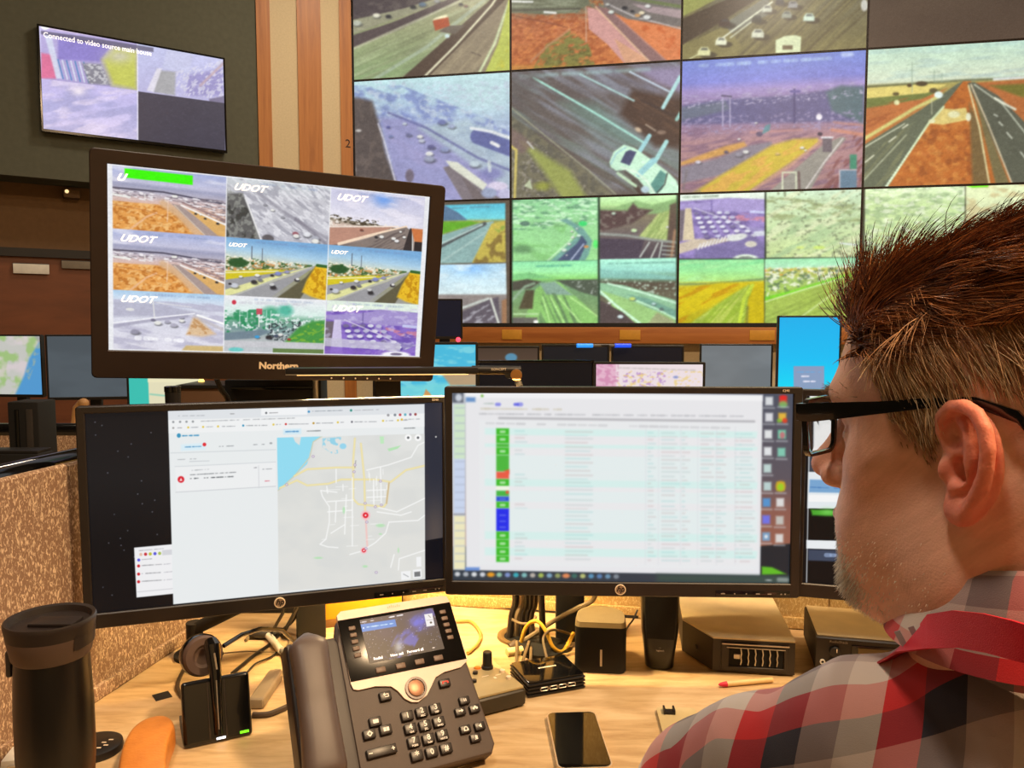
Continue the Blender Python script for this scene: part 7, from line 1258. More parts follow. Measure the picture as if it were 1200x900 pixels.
f.ell((0, .0975, -.0515), (.023, .0085, .0052), .006); f.ell((0, .0965, -.0640), (.020, .0085, .0062), .006); f.cut((0, .108, -.0575), (.022, .010, .0014), .003); f.cut((0, .110, -.079), (.018, .016, .006), .012)
f.cap((0, -.028, -.03), (-.004, -.044, -.24), .063, .062, .035); f.cap((-.052, -.030, -.02), (-.016, .018, -.19), .016, .014, .03); f.cap((.052, -.030, -.02), (.016, .018, -.19), .016, .014, .03); f.cap((-.046, .000, -.080), (-.024, .012, -.17), .024, .022, .03)
# ears, worked in the plane of the ear: u runs back, v up, n outward
FL = rad(24)
for sx in (-1, 1):
    lo = (sx*.078-.032, -.065, -.052); hi = (sx*.078+.032, .030, .055); sl, g = f.sub(lo, hi)
    X = g[0]*sx-.0730; Y = g[1]+.008; Z = g[2]
    u = X*math.sin(FL)-Y*math.cos(FL); nn = X*math.cos(FL)+Y*math.sin(FL)-.0015; e = [u, Z, nn]
    def tube_d(pts, r):
        d = None
        for i in range(len(pts)-1):
            ra = r[i] if isinstance(r, (list, tuple)) else r; rb = r[i+1] if isinstance(r, (list, tuple)) else r
            q = Field.dc(e, pts[i], pts[i+1], ra, rb); d = q if d is None else np.minimum(d, q)
        return d
    def smin(a, b, k): h_ = np.clip(.5+.5*(a-b)/k, 0, 1); return a*(1-h_)+b*h_-k*h_*(1-h_)
    def smax(a, b, k): return -smin(-a, -b, k)
    helix = [(-.0030, .0085, .004), (-.0085, .0120, .0050), (-.0112, .0190, .0065), (-.0090, .0275, .0085), (-.0015, .0335, .0100), (.0083, .0350, .0110), (.0174, .0315, .0120), (.0232, .0240, .0128), (.0255, .0143, .0130), (.0240, .0030, .0125), (.0195, -.0085, .0112), (.0135, -.0180, .0098), (.0070, -.0255, .0080)]
    anti = [(.0030, .0270, .0070), (.0085, .0225, .0085), (.0118, .0150, .0098), (.0124, .0070, .0100), (.0104, -.0010, .0098), (.0062, -.0080, .0090), (.0010, -.0118, .0082)]
    plate = Field.de(e, (.0070, .0040, .0035), (.0200, .0300, .0052)); plate = smin(plate, Field.de(e, (.002, -.020, .004), (.0120, .0110, .0045)), .005)
    root = Field.de(e, (.002, .002, -.006), (.015, .026, .013))
    d = smin(plate, root, .006); d = smin(d, tube_d(helix, [.0026, .0034, .0040, .0043, .0044, .0043, .0042, .0042, .0042, .0041, .0042, .0045, .005]), .0030)
    d = smin(d, tube_d(anti, [.0028, .0034, .0038, .0040, .0040, .0038, .0034]), .0034)
    d = smax(d, -Field.de(e, (.0035, -.0015, .0090), (.0068, .0080, .0105)), .0030); d = smax(d, -Field.de(e, (-.0010, .0170, .0100), (.0060, .0060, .0050)), .003)
    d = smax(d, -tube_d([(.0030, .0300, .0120), (.0120, .0275, .0135), (.0178, .0200, .0145), (.0188, .0100, .0145), (.0172, .0, .0140)], .0024), .0022)
    d = smin(d, Field.de(e, (-.0090, -.0030, .0060), (.0040, .0066, .0048)), .004); d = smin(d, Field.de(e, (.0010, -.0250, .0070), (.0092, .0085, .0048)), .005); d = smin(d, Field.de(e, (-.0005, -.0120, .0085), (.0035, .0032, .0035)), .003)
    f._u(sl, d.astype(np.float32), .0055)
V, Fq = surface_net(f.F, f.lo, f.h); HV = V.copy()
keep = V[:, 2] > -.232; HVw = V@np.array(HM.to_3x3()).T+np.array(HM.translation)
# normals of the head for planting hair
p0, p1, p2 = V[Fq[:, 0]], V[Fq[:, 1]], V[Fq[:, 2]]; fn = np.cross(p1-p0, p2-p0); area_f = np.linalg.norm(fn, axis=1); fn /= np.maximum(area_f, 1e-12)[:, None]; fc = V[Fq].mean(1)
def smooth01(x, a, b): t_ = np.clip((x-a)/(b-a), 0, 1); return t_*t_*(3-2*t_)
def hairline(p):
    """signed depth inside the haired area, head coordinates"""
    x, y, z = p[:, 0], p[:, 1], p[:, 2]
    line = np.interp(y, [-.12, -.075, -.053, -.044, -.038, -.004, .004, .014, .028, .040, .048, .056, .066, .080, .11], [-.065, -.062, -.048, -.020, .043, .046, .030, .002, .004, .022, .040, .060, .070, .082, .090])
    return z-line-.004*np.sin(y*300+x*90)
# arms and hands, resting on the desk
g2 = Field((-.02, .42, .72), (.80, .95, 1.16), .004); DZh = DZ+.034
SL, EL, WL = (.190, .585, EYE-.350), (.148, .645, DZ+.055), (.225, .800, DZh); SR, ER, WR = (.56, .50, EYE-.34), (.66, .60, DZ+.050), (.56, .80, DZh)
for S_, E_, W2 in ((SL, EL, WL), (SR, ER, WR)):
    g2.cap(S_, E_, .030, .037, .01); g2.cap(E_, W2, .041, .026, .02)
    d_ = Vector(W2)-Vector(E_); d_.z = 0; d_.normalize(); sd = Vector((d_.y, -d_.x, 0)); Wv = Vector(W2); pc = Wv+d_*.055
    g2.ell(tuple(Wv+d_*.035), (.034, .040, .015), .015); g2.cap(tuple(Wv+sd*.02), tuple(Wv+d_*.075+sd*.028), .013, .011, .012); g2.cap(tuple(Wv-sd*.02), tuple(Wv+d_*.075-sd*.028), .013, .011, .012)
    for i, (o_, l_) in enumerate(((-.030, .058), (-.011, .072), (.010, .078), (.031, .068))):
        a_ = Wv+d_*.075+sd*o_; b_ = a_+d_*l_*.5+Vector((0, 0, .004)); c_ = a_+d_*l_-Vector((0, 0, .012)); g2.cap(tuple(a_), tuple(b_), .0095, .0088, .004); g2.cap(tuple(b_), tuple(c_), .0088, .0075, .002)
    sg = 1 if S_ is SL else -1; a_ = Wv+d_*.02+sd*sg*.03; b_ = a_+d_*.04+sd*sg*.022; g2.cap(tuple(a_), tuple(b_), .014, .0105, .008); g2.cap(tuple(b_), tuple(b_+d_*.032-Vector((0, 0, .008))), .0105, .0085, .003)
V2, F2 = surface_net(g2.F, g2.lo, g2.h)
# bridge of skin under the shirt so that head, trunk and arms are one body
g3 = Field((.10, .36, .78), (.62, .68, 1.24), .006); g3.cap((.342, .465, EYE-.22), (.36, .50, EYE-.46), .050, .075, 0); g3.cap((.345, .49, EYE-.32), SL, .034, .028, .02); g3.cap((.345, .49, EYE-.32), SR, .034, .028, .02); V3, F3 = surface_net(g3.F, g3.lo, g3.h)
AV = np.concatenate([HVw, V2, V3]); AF = np.concatenate([Fq, F2+len(HVw), F3+len(HVw)+len(V2)])
me = np_mesh('body', AV, AF)
x, y, z = HV[:, 0], HV[:, 1], HV[:, 2]
hl = smooth01(hairline(HV), -.008, .010)[:, None]
ear = ((np.abs(x) > .0735) & (y < .012) & (y > -.053) & (z > -.040) & (z < .050)).astype(float); ear = (ear*smooth01(np.abs(x), .0735, .082))[:, None]  # ear redness: blood in the skin plus painted light glowing through
lips = np.exp(-((y-.105)/.008)**2-((z+.058)/.010)**2-(x/.024)**2)[:, None]; nose = np.exp(-((y-.118)/.016)**2-((z+.020)/.016)**2)[:, None]
cheek = np.exp(-((np.abs(x)-.05)/.022)**2-((y-.055)/.03)**2-((z+.015)/.022)**2)[:, None]; neckk = smooth01(-z, .10, .16)[:, None]
base = np.array([236, 182, 156.]); c = np.tile(base, (len(HV), 1)); blend = lambda c, k, t: c*(1-k)+np.array(t, float)*k
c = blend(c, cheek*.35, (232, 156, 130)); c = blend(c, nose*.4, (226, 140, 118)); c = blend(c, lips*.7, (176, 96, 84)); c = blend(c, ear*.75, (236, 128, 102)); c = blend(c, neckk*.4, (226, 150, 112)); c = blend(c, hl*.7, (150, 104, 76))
c += (vn(x*900+50, y*900+z*700+90, 4)-.5)[:, None]*10+(fbm(x*160+20, z*160+y*120+30, 6)-.5)[:, None]*26
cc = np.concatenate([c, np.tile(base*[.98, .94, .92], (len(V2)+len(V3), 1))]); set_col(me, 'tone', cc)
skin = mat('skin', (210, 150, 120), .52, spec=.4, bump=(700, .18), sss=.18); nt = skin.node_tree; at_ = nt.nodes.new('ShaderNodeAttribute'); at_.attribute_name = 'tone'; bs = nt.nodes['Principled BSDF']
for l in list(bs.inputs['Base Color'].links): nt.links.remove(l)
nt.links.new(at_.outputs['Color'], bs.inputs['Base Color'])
PER = thing('person', 'man with glasses and short brown hair in a red plaid shirt, seen from behind', 'person', (.36, .48, .0))
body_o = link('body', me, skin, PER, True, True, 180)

# eyes
for sx in (-1, 1):
    mb = MB(); mb.sphere((sx*.032, .0715, .0145), .0125, 20, HM); e_ = mb.obj('eye', mat('eye_white', (226, 220, 212), .2), PER, world=True, ang=180)
    mb = MB(); mb.sphere((sx*.032, .0808, .0145), (.0058, .0035, .0058), 16, HM); mb.obj('iris', mat('iris_blue_grey', (84, 96, 104), .15), e_, world=True, ang=180)

# hair -------------------------------------------------------------
def strands(name, roots, dirs, lens, w0, cols, segs=5, bend=None, mtx=HM, parent=None, m=None, grav=None, cur=None):
    n = len(roots); P_ = np.zeros((n, segs+1, 3)); P_[:, 0] = roots; d = dirs/np.linalg.norm(dirs, axis=1)[:, None]
    for s in range(segs):
        P_[:, s+1] = P_[:, s]+d*(lens/segs)[:, None]; dd = d.copy()
        if bend is not None: dd = dd+bend/segs
        if cur is not None: dd = dd+cur(P_[:, s+1])/segs
        d = dd/np.linalg.norm(dd, axis=1)[:, None]
    t_ = np.gradient(P_, axis=1); t_ /= np.maximum(np.linalg.norm(t_, axis=2), 1e-9)[..., None]; ref = np.array([.3, .2, .93]); a = np.cross(t_, ref); a /= np.maximum(np.linalg.norm(a, axis=2), 1e-6)[..., None]; b = np.cross(t_, a)
    w = w0[:, None]*np.linspace(1, .12, segs+1)[None, :]**.8; R = []
    for k in range(3): an = 2*PI*k/3; R.append(P_+(a*math.cos(an)+b*math.sin(an))*w[..., None])
    R = np.stack(R, 2); Vv = R.reshape(-1, 3)@np.array(mtx.to_3x3()).T+np.array(mtx.translation); base_ = np.arange(n)[:, None, None]*(segs+1)*3
    s_, k_ = np.meshgrid(np.arange(segs), np.arange(3), indexing='ij'); i0 = s_*3+k_; i1 = s_*3+(k_+1) % 3; q = np.stack([i0, i1, i1+3, i0+3], -1)[None]+base_[..., None]; me_ = np_mesh(name, Vv, q.reshape(-1, 4))
    cv = np.repeat(cols, (segs+1)*3, axis=0); set_col(me_, 'tone', cv); return link(name, me_, m, parent, True, True, 180)
hm_ = mat('hair', (90, 60, 40), .42, spec=.45); nt = hm_.node_tree; at_ = nt.nodes.new('ShaderNodeAttribute'); at_.attribute_name = 'tone'; bs = nt.nodes['Principled BSDF']
for l in list(bs.inputs['Base Color'].links): nt.links.remove(l)
nt.links.new(at_.outputs['Color'], bs.inputs['Base Color']); bs.inputs['Anisotropic'].default_value = .3
hh = hairline(fc); ok = np.where((hh > -.001) & (area_f > 0) & ~((np.abs(fc[:, 0]) > .0765) & (fc[:, 1] < .010) & (fc[:, 1] > -.053) & (fc[:, 2] < .044)))[0]
def plant(n, seed, mask=None):
    r = np.random.default_rng(seed); o_ = ok if mask is None else ok[mask(fc[ok])]; p_ = area_f[o_]/area_f[o_].sum(); i = r.choice(o_, n, p=p_); return i, r
def nf(p, s, k): return np.stack([fbm(p[:, 0]*s+10+7*j, p[:, 1]*s+p[:, 2]*s*1.3+20, k+j, 2)-.5 for j in range(3)], 1)
# side hair, short and combed down
i, r = plant(9000, 11, lambda q: q[:, 2] < .105); P_ = fc[i]+r.normal(0, .0007, (len(i), 3)); Nn = fn[i]; sidew = 1-smooth01(P_[:, 2], .070, .105)
dr = Nn*.36+np.array([0, -.42, -.85])*1.0+nf(P_, 60, 3)*1.5+r.normal(0, .10, P_.shape); ln = (.010+.018*smooth01(P_[:, 2], .0, .08))*r.uniform(.7, 1.25, len(i))*(.35+.65*smooth01(hh[i], .0, .022))
g_ = (r.random(len(i))*.6+fbm(P_[:, 1]*90+30, P_[:, 2]*60+30, 3)*.5)[:, None]; cs = np.where(g_ < .34, [[238, 208, 166]], np.where(g_ < .7, [[206, 168, 122]], [[156, 116, 78]]))*(r.uniform(.8, 1.12, (len(i), 1))); up_ = smooth01(P_[:, 2], .055, .10)[:, None]; cs = cs*(1-up_)+np.array([164, 112, 70])*up_*r.uniform(.8, 1.2, (len(i), 1))
strands('hair', P_, dr, ln, np.full(len(i), .00042), cs, 4, bend=np.array([0, -.1, -.35]), parent=PER, m=hm_)
# top hair, longer, swept back with ragged tufts
i, r = plant(11000, 12, lambda q: (q[:, 2] > .062) & ((q[:, 2] > .078) | (q[:, 1] > .03))); P_ = fc[i]; Nn = fn[i]; tuft = nf(P_, 55, 9); tf2 = nf(P_, 170, 19)
fr = smooth01(P_[:, 1], .035, .085)[:, None]; sd_ = (1-smooth01(P_[:, 2], .085, .118))[:, None]
back = np.array([-.18, -1.0, .10])
dr = Nn*.75+back*(1-fr)*.95+np.array([-.35, .50, .85])*fr*.95+tuft*2.6+tf2*1.5+r.normal(0, .09, P_.shape)+sd_*(1-fr)*np.array([0, -.5, -.35])
ln = (.037+.016*tuft[:, 0]*2)*r.uniform(.6, 1.25, len(i))*(1+.4*fr[:, 0])*(1-.25*sd_[:, 0]); g_ = r.random(len(i))[:, None]
cs = np.where(g_ < .2, [[190, 124, 72]], np.where(g_ < .6, [[140, 86, 50]], [[92, 54, 34]]))*r.uniform(.8, 1.15, (len(i), 1))
strands('hair', P_, dr, ln, np.full(len(i), .00050), cs, 6, bend=(back*(1-fr*.6)*1.1-Nn*.55), parent=PER, m=hm_).name = 'top_hair'
# beard stubble and eyebrows
r = np.random.default_rng(5); bw = np.exp(-((fc[:, 1]-.088)/.020)**2-((fc[:, 2]+.096)/.020)**2)+.05*np.exp(-((fc[:, 1]-.05)/.04)**2-((fc[:, 2]+.080)/.026)**2)+.35*np.exp(-((fc[:, 1]-.104)/.010)**2-((fc[:, 2]+.044)/.006)**2-(fc[:, 0]/.02)**2)
p_ = area_f*bw*(fc[:, 1] > .0); p_ /= p_.sum(); i = r.choice(len(fc), 3400, p=p_); P_ = fc[i]; dr = fn[i]*.6+np.array([0, .1, -.9])+r.normal(0, .18, P_.shape); cs = np.array([[252, 244, 226]])*r.uniform(.75, 1.1, (len(i), 1))
strands('beard', P_, dr, r.uniform(.003, .0085, len(i))*(.25+.75*np.clip(bw[i], 0, 1)), np.full(len(i), .00024), cs, 3, parent=PER, m=hm_)
bw = np.exp(-((np.abs(fc[:, 0])-.032)/.014)**2-((fc[:, 2]-.036)/.0045)**2)*(fc[:, 1] > .06); p_ = area_f*bw; p_ /= p_.sum(); i = r.choice(len(fc), 260, p=p_); P_ = fc[i]; dr = fn[i]*.25+np.stack([np.sign(P_[:, 0])*1.0, P_[:, 1]*0, P_[:, 1]*0+.25], 1)+r.normal(0, .15, P_.shape)
strands('eyebrows', P_, dr, r.uniform(.005, .009, len(i)), np.full(len(i), .0003), np.array([[150, 118, 84]])*r.uniform(.8, 1.1, (len(i), 1)), 3, parent=PER, m=hm_)

# glasses ----------------------------------------------------------
gf = mat('glasses_frame', (12, 11, 12), .16, coat=.5); gm = mat('glasses_lens', (255, 255, 255), .02, trans=1, ior=1.12, spec=.6)
fr_o = None
def lens_outline(sx, e=0, n=8):
    x0, x1, z0, z1 = .011-e, .066+e, -.0085-e, .0268+e; r_ = .008+e; P = []
    for cx_, cz_, a0 in ((x1-r_, z1-r_*.6, 0), (x0+r_, z1-r_*.6, 90), (x0+r_*1.2, z0+r_*1.2, 180), (x1-r_*1.3, z0+r_*1.3, 270)):
        for k in range(n+1): a = rad(a0+90*k/n); P.append((cx_+r_*math.cos(a)*1.0, cz_+r_*math.sin(a)*.8))
    return [(sx*x, z) for x, z in P]
def wrap(x): return .1085-abs(x)**1.8*1.35
mb = MB(); tb = mb.bm
for sx in (-1, 1):
    O_, I_ = lens_outline(sx, .0042), lens_outline(sx, 0); loops = [[tb.verts.new((x, wrap(x)+dy, z)) for x, z in L_] for L_, dy in ((O_, 0), (O_, -.0036), (I_, -.0036), (I_, 0))]
    for a in range(4):
        A_, B_ = loops[a], loops[(a+1) % 4]
        for k in range(len(A_)): tb.faces.new((A_[k], A_[(k+1) % len(A_)], B_[(k+1) % len(A_)], B_[k]))
bmesh.ops.recalc_face_normals(tb, faces=tb.faces[:]); mb.tube([(-.011, .1075, .016), (0, .1095, .019), (.011, .1075, .016)], .0026, 10); mb.box((-.0705, wrap(.07)-.001, .0255), (.007, .006, .0115), bev=.001); mb.box((.0705, wrap(.07)-.001, .0255), (.007, .006, .0115), bev=.001); mb.bm.transform(HM)
GL = mb.obj('glasses', gf, PER, world=True, ang=40)
for sx in (-1, 1):
    mb = MB(); tb = mb.bm; L_ = lens_outline(sx, .0005); A_ = [tb.verts.new((x, wrap(x)-.0012, z)) for x, z in L_]; B_ = [tb.verts.new((x, wrap(x)-.0026, z)) for x, z in L_]; tb.faces.new(A_); tb.faces.new(B_[::-1])
    for k in range(len(A_)): tb.faces.new((A_[k], B_[k], B_[(k+1) % len(A_)], A_[(k+1) % len(A_)]))
    bmesh.ops.recalc_face_normals(tb, faces=tb.faces[:]); mb.bm.transform(HM); mb.obj('lens', gm, GL, world=True, smooth=False)
    pts = [(.0735, .0965, .0252), (.0765, .085, .0262), (.0780, .065, .0285), (.0775, .040, .0315), (.0762, .015, .0350), (.0765, -.012, .0370), (.0790, -.034, .030), (.0785, -.046, .016), (.0755, -.052, .002)]
    hz_ = [.0056, .0062, .0052, .0038, .0030, .0028, .0034, .0042, .0030]; tb = bmesh.new(); rings = []
    for (x, y, z), h_ in zip(pts, hz_): rings.append([tb.verts.new((sx*(x+dx), y, z+dz)) for dx, dz in ((-.0014, -h_), (.0014, -h_), (.0019, 0), (.0014, h_), (-.0014, h_), (-.0019, 0))])
    for A_, B_ in zip(rings[:-1], rings[1:]):
        for k in range(6): tb.faces.new((A_[k], A_[(k+1) % 6], B_[(k+1) % 6], B_[k]))
    tb.faces.new(rings[0]); tb.faces.new(rings[-1][::-1]); bmesh.ops.recalc_face_normals(tb, faces=tb.faces[:]); mb = MB(); mb._add(tb, HM); mb.obj('temple', gf, GL, world=True, ang=30)
    mb = MB(); mb.box((sx*.0712, wrap(.07)+.0024, .0255), (.0018, .0006, .0045), bev=.0002); mb.box((sx*.0682, wrap(.07)+.0026, .0255), (.0018, .0006, .0030), bev=.0002); mb.bm.transform(HM); mb.obj('hinge_rivet', slv, GL, world=True)

# shirt ------------------------------------------------------------
GP = [(.345, .465, -.252), (.242, .512, -.282), (.190, .565, -.325), (.178, .595, -.352), (.160, .622, -.385), (.146, .632, -.425)]; GR = [.070, .052, .044, .046, .049, .052]
RP = [(.345, .470, -.240), (.46, .49, -.262), (.56, .50, -.335), (.61, .54, -.42)]; RR = [.058, .050, .052, .052]
Zr = lambda p: (p[0], p[1], p[2]+EYE)
s_ = Field((.05, .26, .58), (.72, .74, 1.20), .0036)
s_.ell((.375, .492, EYE-.55), (.200, .130, .32), 0)
for P_, R_2 in ((GP, GR), (RP, RR)):
    for a in range(len(P_)-1): s_.cap(Zr(P_[a]), Zr(P_[a+1]), R_2[a], R_2[a+1], .020)
s_.ell((.335, .435, EYE-.335), (.125, .085, .105), .03); s_.ell((.340, .464, EYE-.225), (.094, .092, .045), .02)
sl, g = s_.sub((0, 0, 0), (9, 9, 9)); F0 = s_.F[sl]
def vn3(x, y, z, s): return fbm(x+z*.7, y-z*.45, s, 2)
fold = (vn3(g[0]*9+3, g[1]*9, g[2]*15, 2)-.5)*.010+(vn3(g[0]*26+3, g[1]*22, g[2]*30, 5)-.5)*.0035; s_.F[sl] = F0+fold.astype(np.float32)
# hollow the sleeve ends and the neck opening
for (c_, d_, r_) in (((.142, .634, EYE-.440), (-.30, .45, -.84), .050), ((.615, .548, EYE-.44), (.2, .5, -.85), .050)):
    a_ = Vector(c_)-Vector(d_)*.05; b_ = Vector(c_)+Vector(d_)*.10; sl, g = s_.sub((0, 0, 0), (9, 9, 9)); dd = -Field.dc(g, tuple(a_), tuple(b_), r_, r_+.004); s_.F[sl] = np.maximum(s_.F[sl], dd)
V, Fq = surface_net(s_.F, s_.lo, s_.h)
# cloth coordinates: u along the shoulder line, v down the back
def cloth_uv(V):
    U = -.83*V[:, 0]+.56*V[:, 1]; W = .56*V[:, 0]+.83*V[:, 1]; gp = np.array(RP[::-1]+GP[1:]); gu = -.83*gp[:, 0]+.56*gp[:, 1]; gw = .56*gp[:, 0]+.83*gp[:, 1]; o_ = np.argsort(gu)
    aw = np.interp(U, gu[o_], gw[o_]); az = np.interp(U, gu[o_], gp[o_, 2])+EYE-.01; z_ = V[:, 2]-az; w_ = -(W-aw)
    th = np.arctan2(z_, w_); top = z_ > 0; R_v = .066
    v_ = np.where(top, R_v*th, np.where(w_ > 0, z_, R_v*PI-z_))
    return np.stack([U+.004*np.sin(V[:, 2]*30), v_+.003*np.sin(V[:, 0]*40), V[:, 2]*0], 1)
me = np_mesh('shirt', V, Fq); uvA = me.attributes.new('cloth', 'FLOAT_VECTOR', 'POINT'); uvA.data.foreach_set('vector', cloth_uv(V).astype(np.float32).ravel())
def plaid():
    m = bpy.data.materials.new('plaid_cotton'); m.use_nodes = True; nt = m.node_tree; N = nt.nodes; L = nt.links; b = N['Principled BSDF']; b.inputs['Roughness'].default_value = .85; b.inputs['Sheen Weight'].default_value = .15
    a = N.new('ShaderNodeAttribute'); a.attribute_name = 'cloth'; sp = N.new('ShaderNodeSeparateXYZ'); L.new(a.outputs['Vector'], sp.inputs[0])
    def ramp(sock, off, seq, per):
        ad = N.new('ShaderNodeMath'); ad.operation = 'MULTIPLY_ADD'; ad.inputs[1].default_value = 1/per; ad.inputs[2].default_value = off; L.new(sock, ad.inputs[0])
        fr_ = N.new('ShaderNodeMath'); fr_.operation = 'FRACT'; L.new(ad.outputs[0], fr_.inputs[0]); r = N.new('ShaderNodeValToRGB'); r.color_ramp.interpolation = 'CONSTANT'; e = r.color_ramp.elements
        e[0].position = 0; e[0].color = col(seq[0]); e[1].position = .25; e[1].color = col(seq[1]); k = e.new(.5); k.color = col(seq[2]); k = e.new(.75); k.color = col(seq[3]); L.new(fr_.outputs[0], r.inputs['Fac']); return r.outputs['Color']
    R, Nv, Tn, Lt = (204, 38, 40), (40, 36, 50), (166, 146, 140), (216, 200, 186)
    c1 = ramp(sp.outputs[0], U_OFF, (R, Lt, Tn, Nv), .092); c2 = ramp(sp.outputs[1], V_OFF, (Lt, Tn, Nv, R), .086)
    tx = N.new('ShaderNodeTexChecker'); mx = N.new('ShaderNodeMix'); mx.data_type = 'RGBA'; mx.inputs[0].default_value = .5; L.new(c1, mx.inputs['A']); L.new(c2, mx.inputs['B']); L.new(mx.outputs['Result'], b.inputs['Base Color']); N.remove(tx)
    n = N.new('ShaderNodeTexNoise'); n.inputs['Scale'].default_value = 1400; tc = N.new('ShaderNodeTexCoord'); L.new(tc.outputs['Object'], n.inputs['Vector']); bp = N.new('ShaderNodeBump'); bp.inputs['Strength'].default_value = .35; bp.inputs['Distance'].default_value = .0006; L.new(n.outputs['Fac'], bp.inputs['Height']); L.new(bp.outputs['Normal'], b.inputs['Normal']); return m
U_OFF, V_OFF = .40, .10
pm = plaid(); SH = link('shirt', me, pm, PER, True, True, 180)
# collar
cx0, cy0 = .338, .466; n = 72; tb = bmesh.new(); lay = tb.verts.layers.float_vector.new('cloth'); prof = [(.0775, -.060), (.0770, -.008), (.0805, 0), (.0860, -.004), (.0920, -.022), (.1000, -.046), (.1010, -.049), (.0960, -.049), (.0870, -.030), (.0810, -.010)]
bd = Vector((.25, -1)).normalized(); rings = []
for k in range(n):
    a = 2*PI*k/n; dx, dy = math.cos(a), math.sin(a); bk = dx*bd.x+dy*bd.y; zt = EYE-.142+.024*bk; ring = []
    for j, (r_, z_) in enumerate(prof):
        wv = 1+.02*math.sin(a*3+1); v = tb.verts.new((cx0+dx*r_*wv, cy0+dy*r_*wv*1.02, zt+z_*(1.0+.15*math.sin(a*2)))); v[lay] = (a*.088, z_+.03 if j > 2 else z_, 0); ring.append(v)
    rings.append(ring)
for k in range(n):
    A_, B_ = rings[k], rings[(k+1) % n]
    for j in range(len(prof)): tb.faces.new((A_[j], A_[(j+1) % len(prof)], B_[(j+1) % len(prof)], B_[j]))
bmesh.ops.recalc_face_normals(tb, faces=tb.faces[:]); me = bpy.data.meshes.new('collar'); tb.to_mesh(me); tb.free(); link('collar', me, pm, PER, True, True, 60)
# hem seam on the sleeve
# lanyard
def ribbon(name, P_, Wd, w, th, m, parent):
    tb = bmesh.new(); rings = []; P_ = [Vector(p) for p in P_]; n = len(P_)
    for i, p in enumerate(P_):
        wd = Vector(Wd[i]).normalized(); t_ = (P_[min(i+1, n-1)]-P_[max(i-1, 0)]).normalized(); wd = (wd-t_*wd.dot(t_)).normalized(); nn = t_.cross(wd); rings.append([tb.verts.new(p+wd*a*w/2+nn*b*th/2) for a, b in ((-1, -1), (1, -1), (1, 1), (-1, 1))])
    for A_, B_ in zip(rings[:-1], rings[1:]):
        for k in range(4): tb.faces.new((A_[k], A_[(k+1) % 4], B_[(k+1) % 4], B_[k]))
    tb.faces.new(rings[0]); tb.faces.new(rings[-1][::-1]); bmesh.ops.recalc_face_normals(tb, faces=tb.faces[:]); mb = MB(); mb._add(tb, None); return mb.obj(name, m, parent, world=True, ang=50)
redm = mat('lanyard_red', (206, 24, 44), .6, bump=(1500, .3)); LYP = []
for px, py, Y in ((1016, 806, .560), (1031, 790, .535), (1045, 772, .505), (1062, 752, .472), (1088, 740, .440), (1120, 737, .410), (1155, 742, .384), (1190, 751, .362), (1230, 762, .348)): LYP.append(at(px, py, Y=Y))
LYP += [Vector((.37, .352, EYE-.155)), Vector((.43, .40, EYE-.17)), Vector((.455, .47, EYE-.20)), Vector((.44, .55, EYE-.26)), Vector((.40, .61, EYE-.36))]
Wd = [(.6, -.2, .6), (.7, -.3, .6), (.6, -.5, .6), (.4, -.4, .8), (.1, -.2, 1), (0, -.1, 1), (0, -.2, 1), (0, -.3, 1), (0, -.3, 1), (.1, -.3, 1), (.3, 0, 1), (.5, .1, .8), (.6, .2, .6), (.7, .2, .5)]
LY = ribbon('lanyard', LYP, Wd, .019, .0014, redm, PER)
# chair -------------------------------------------------------------
t = thing('office_chair', 'dark office chair under the seated man', 'chair', (.37, .44, 0)); chm = mat('chair_cloth', (34, 34, 40), .9, bump=(600, .4))
MB().box((.37, .46, .46), (.50, .46, .08), bev=.03, seg=3).obj('seat', chm, t, world=True); MB().cyl((.37, .45, .10), (.37, .45, .42), .028).obj('gas_column', dkg, t, world=True)
for k in range(5): a = 2*PI*k/5+.3; MB().tube([(.37, .45, .11), (.37+.3*math.cos(a), .45+.3*math.sin(a), .065)], [.026, .018], 10).obj('leg', dkg, t, world=True); MB().cyl((.37+.3*math.cos(a)-.012, .45+.3*math.sin(a), .03), (.37+.3*math.cos(a)+.012, .45+.3*math.sin(a), .03), .03).obj('caster', blk, t, world=True)

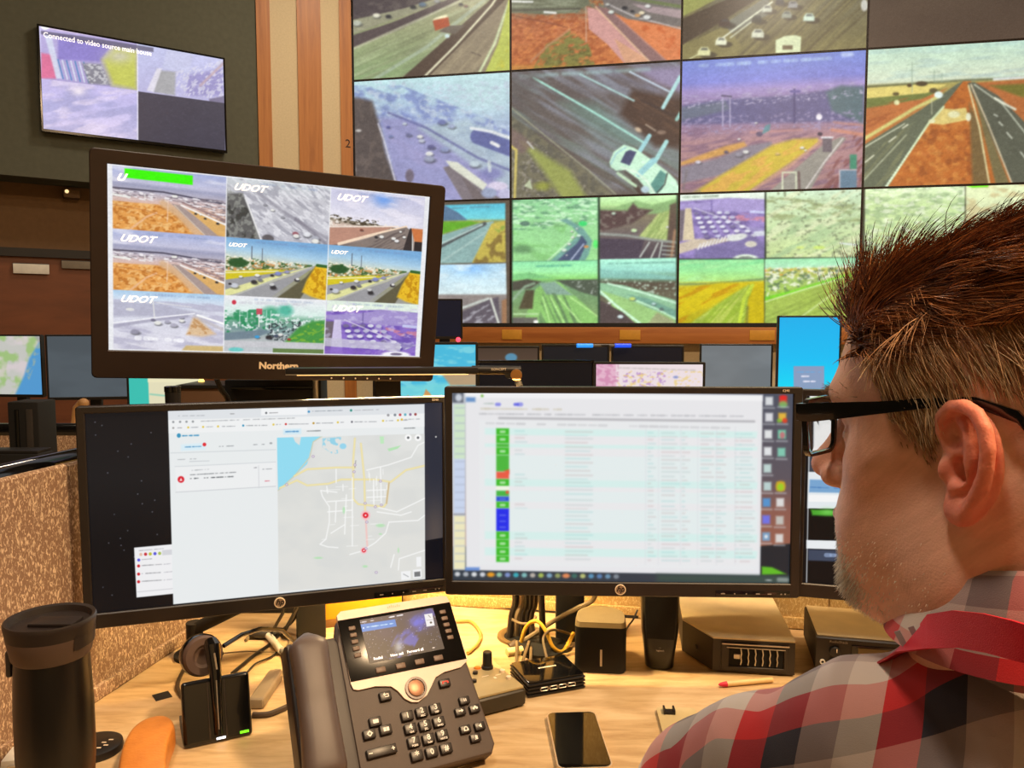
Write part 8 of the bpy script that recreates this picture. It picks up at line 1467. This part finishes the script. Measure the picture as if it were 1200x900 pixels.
q = at(1066, 751, Y=.468); text('lanyard_letter', 'U', .017, mat('grey_print', (170, 166, 170), .6), LY, WM[PER.name].inverted() @ Matrix.Translation(q+Vector((-.002, -.004, .002))) @ Matrix.Rotation(rad(-24), 4, 'Z') @ Matrix.Rotation(rad(-28), 4, 'Y') @ FACE, .0003, 'CENTER', 0, .0009)
# ------------------------------------------------------------------ light
w = bpy.data.worlds.new('world'); bpy.context.scene.world = w; w.use_nodes = True; w.node_tree.nodes['Background'].inputs['Color'].default_value = (.9, .8, .7, 1); w.node_tree.nodes['Background'].inputs['Strength'].default_value = .02
def area(name, loc, size, power, c, rot=(0, 0, 0), spread=180, sy=None):
    l = bpy.data.lights.new(name, 'AREA'); l.energy = power; l.color = c; l.size = size
    if sy: l.shape = 'RECTANGLE'; l.size_y = sy
    l.spread = rad(spread); o = bpy.data.objects.new(name, l); C.objects.link(o); o.location = loc; o.rotation_euler = rot; return o
WARM = (1, .68, .39); AMB = (1, .85, .68)
def fixture(x, y, p, c, s=.3, label=''):
    t = thing('ceiling_light', label, 'light', (x, y, H-.02)); MB().lathe([(s*.75, .018), (s*.75, -.01), (s*.62, -.012), (s*.6, .0)], cap=False, seg=32).obj('ring', wht, t); MB().lathe([(s*.6, .004), (s*.6, .006)], seg=32).obj('diffuser', mat('lamp_diffuser', (255, 230, 190), .5, emit=(255, 220, 170), estr=3), t)
    area('ceiling_lamp', (x, y, H-.05), s, p, c)
fixture(1.7, -.3, 230, WARM, .4, 'round ceiling light above and behind the seated man')
fixture(-.5, .1, 48, AMB, .4, 'round ceiling light above the left partition')
fixture(1.6, 3.6, 80, AMB, .4, 'round ceiling light above the background consoles')
fixture(-.9, 4.7, 36, AMB, .4, 'round ceiling light near the striped wood')
fixture(-3.3, 3.1, 12, AMB, .4, 'round ceiling light near the olive wall')
# the LED bar of the desk lamp
area('led_bar', (La+Lb)/2+Vector((.05, .012, -.014)), .36, 13, (1, .68, .30), (0, 0, 0), 150, .02)
sc = bpy.context.scene
sc.view_settings.view_transform = 'Standard'; sc.view_settings.look = 'None'; sc.view_settings.gamma = 1; sc.view_settings.use_curve_mapping = False; sc.view_settings.exposure = 0
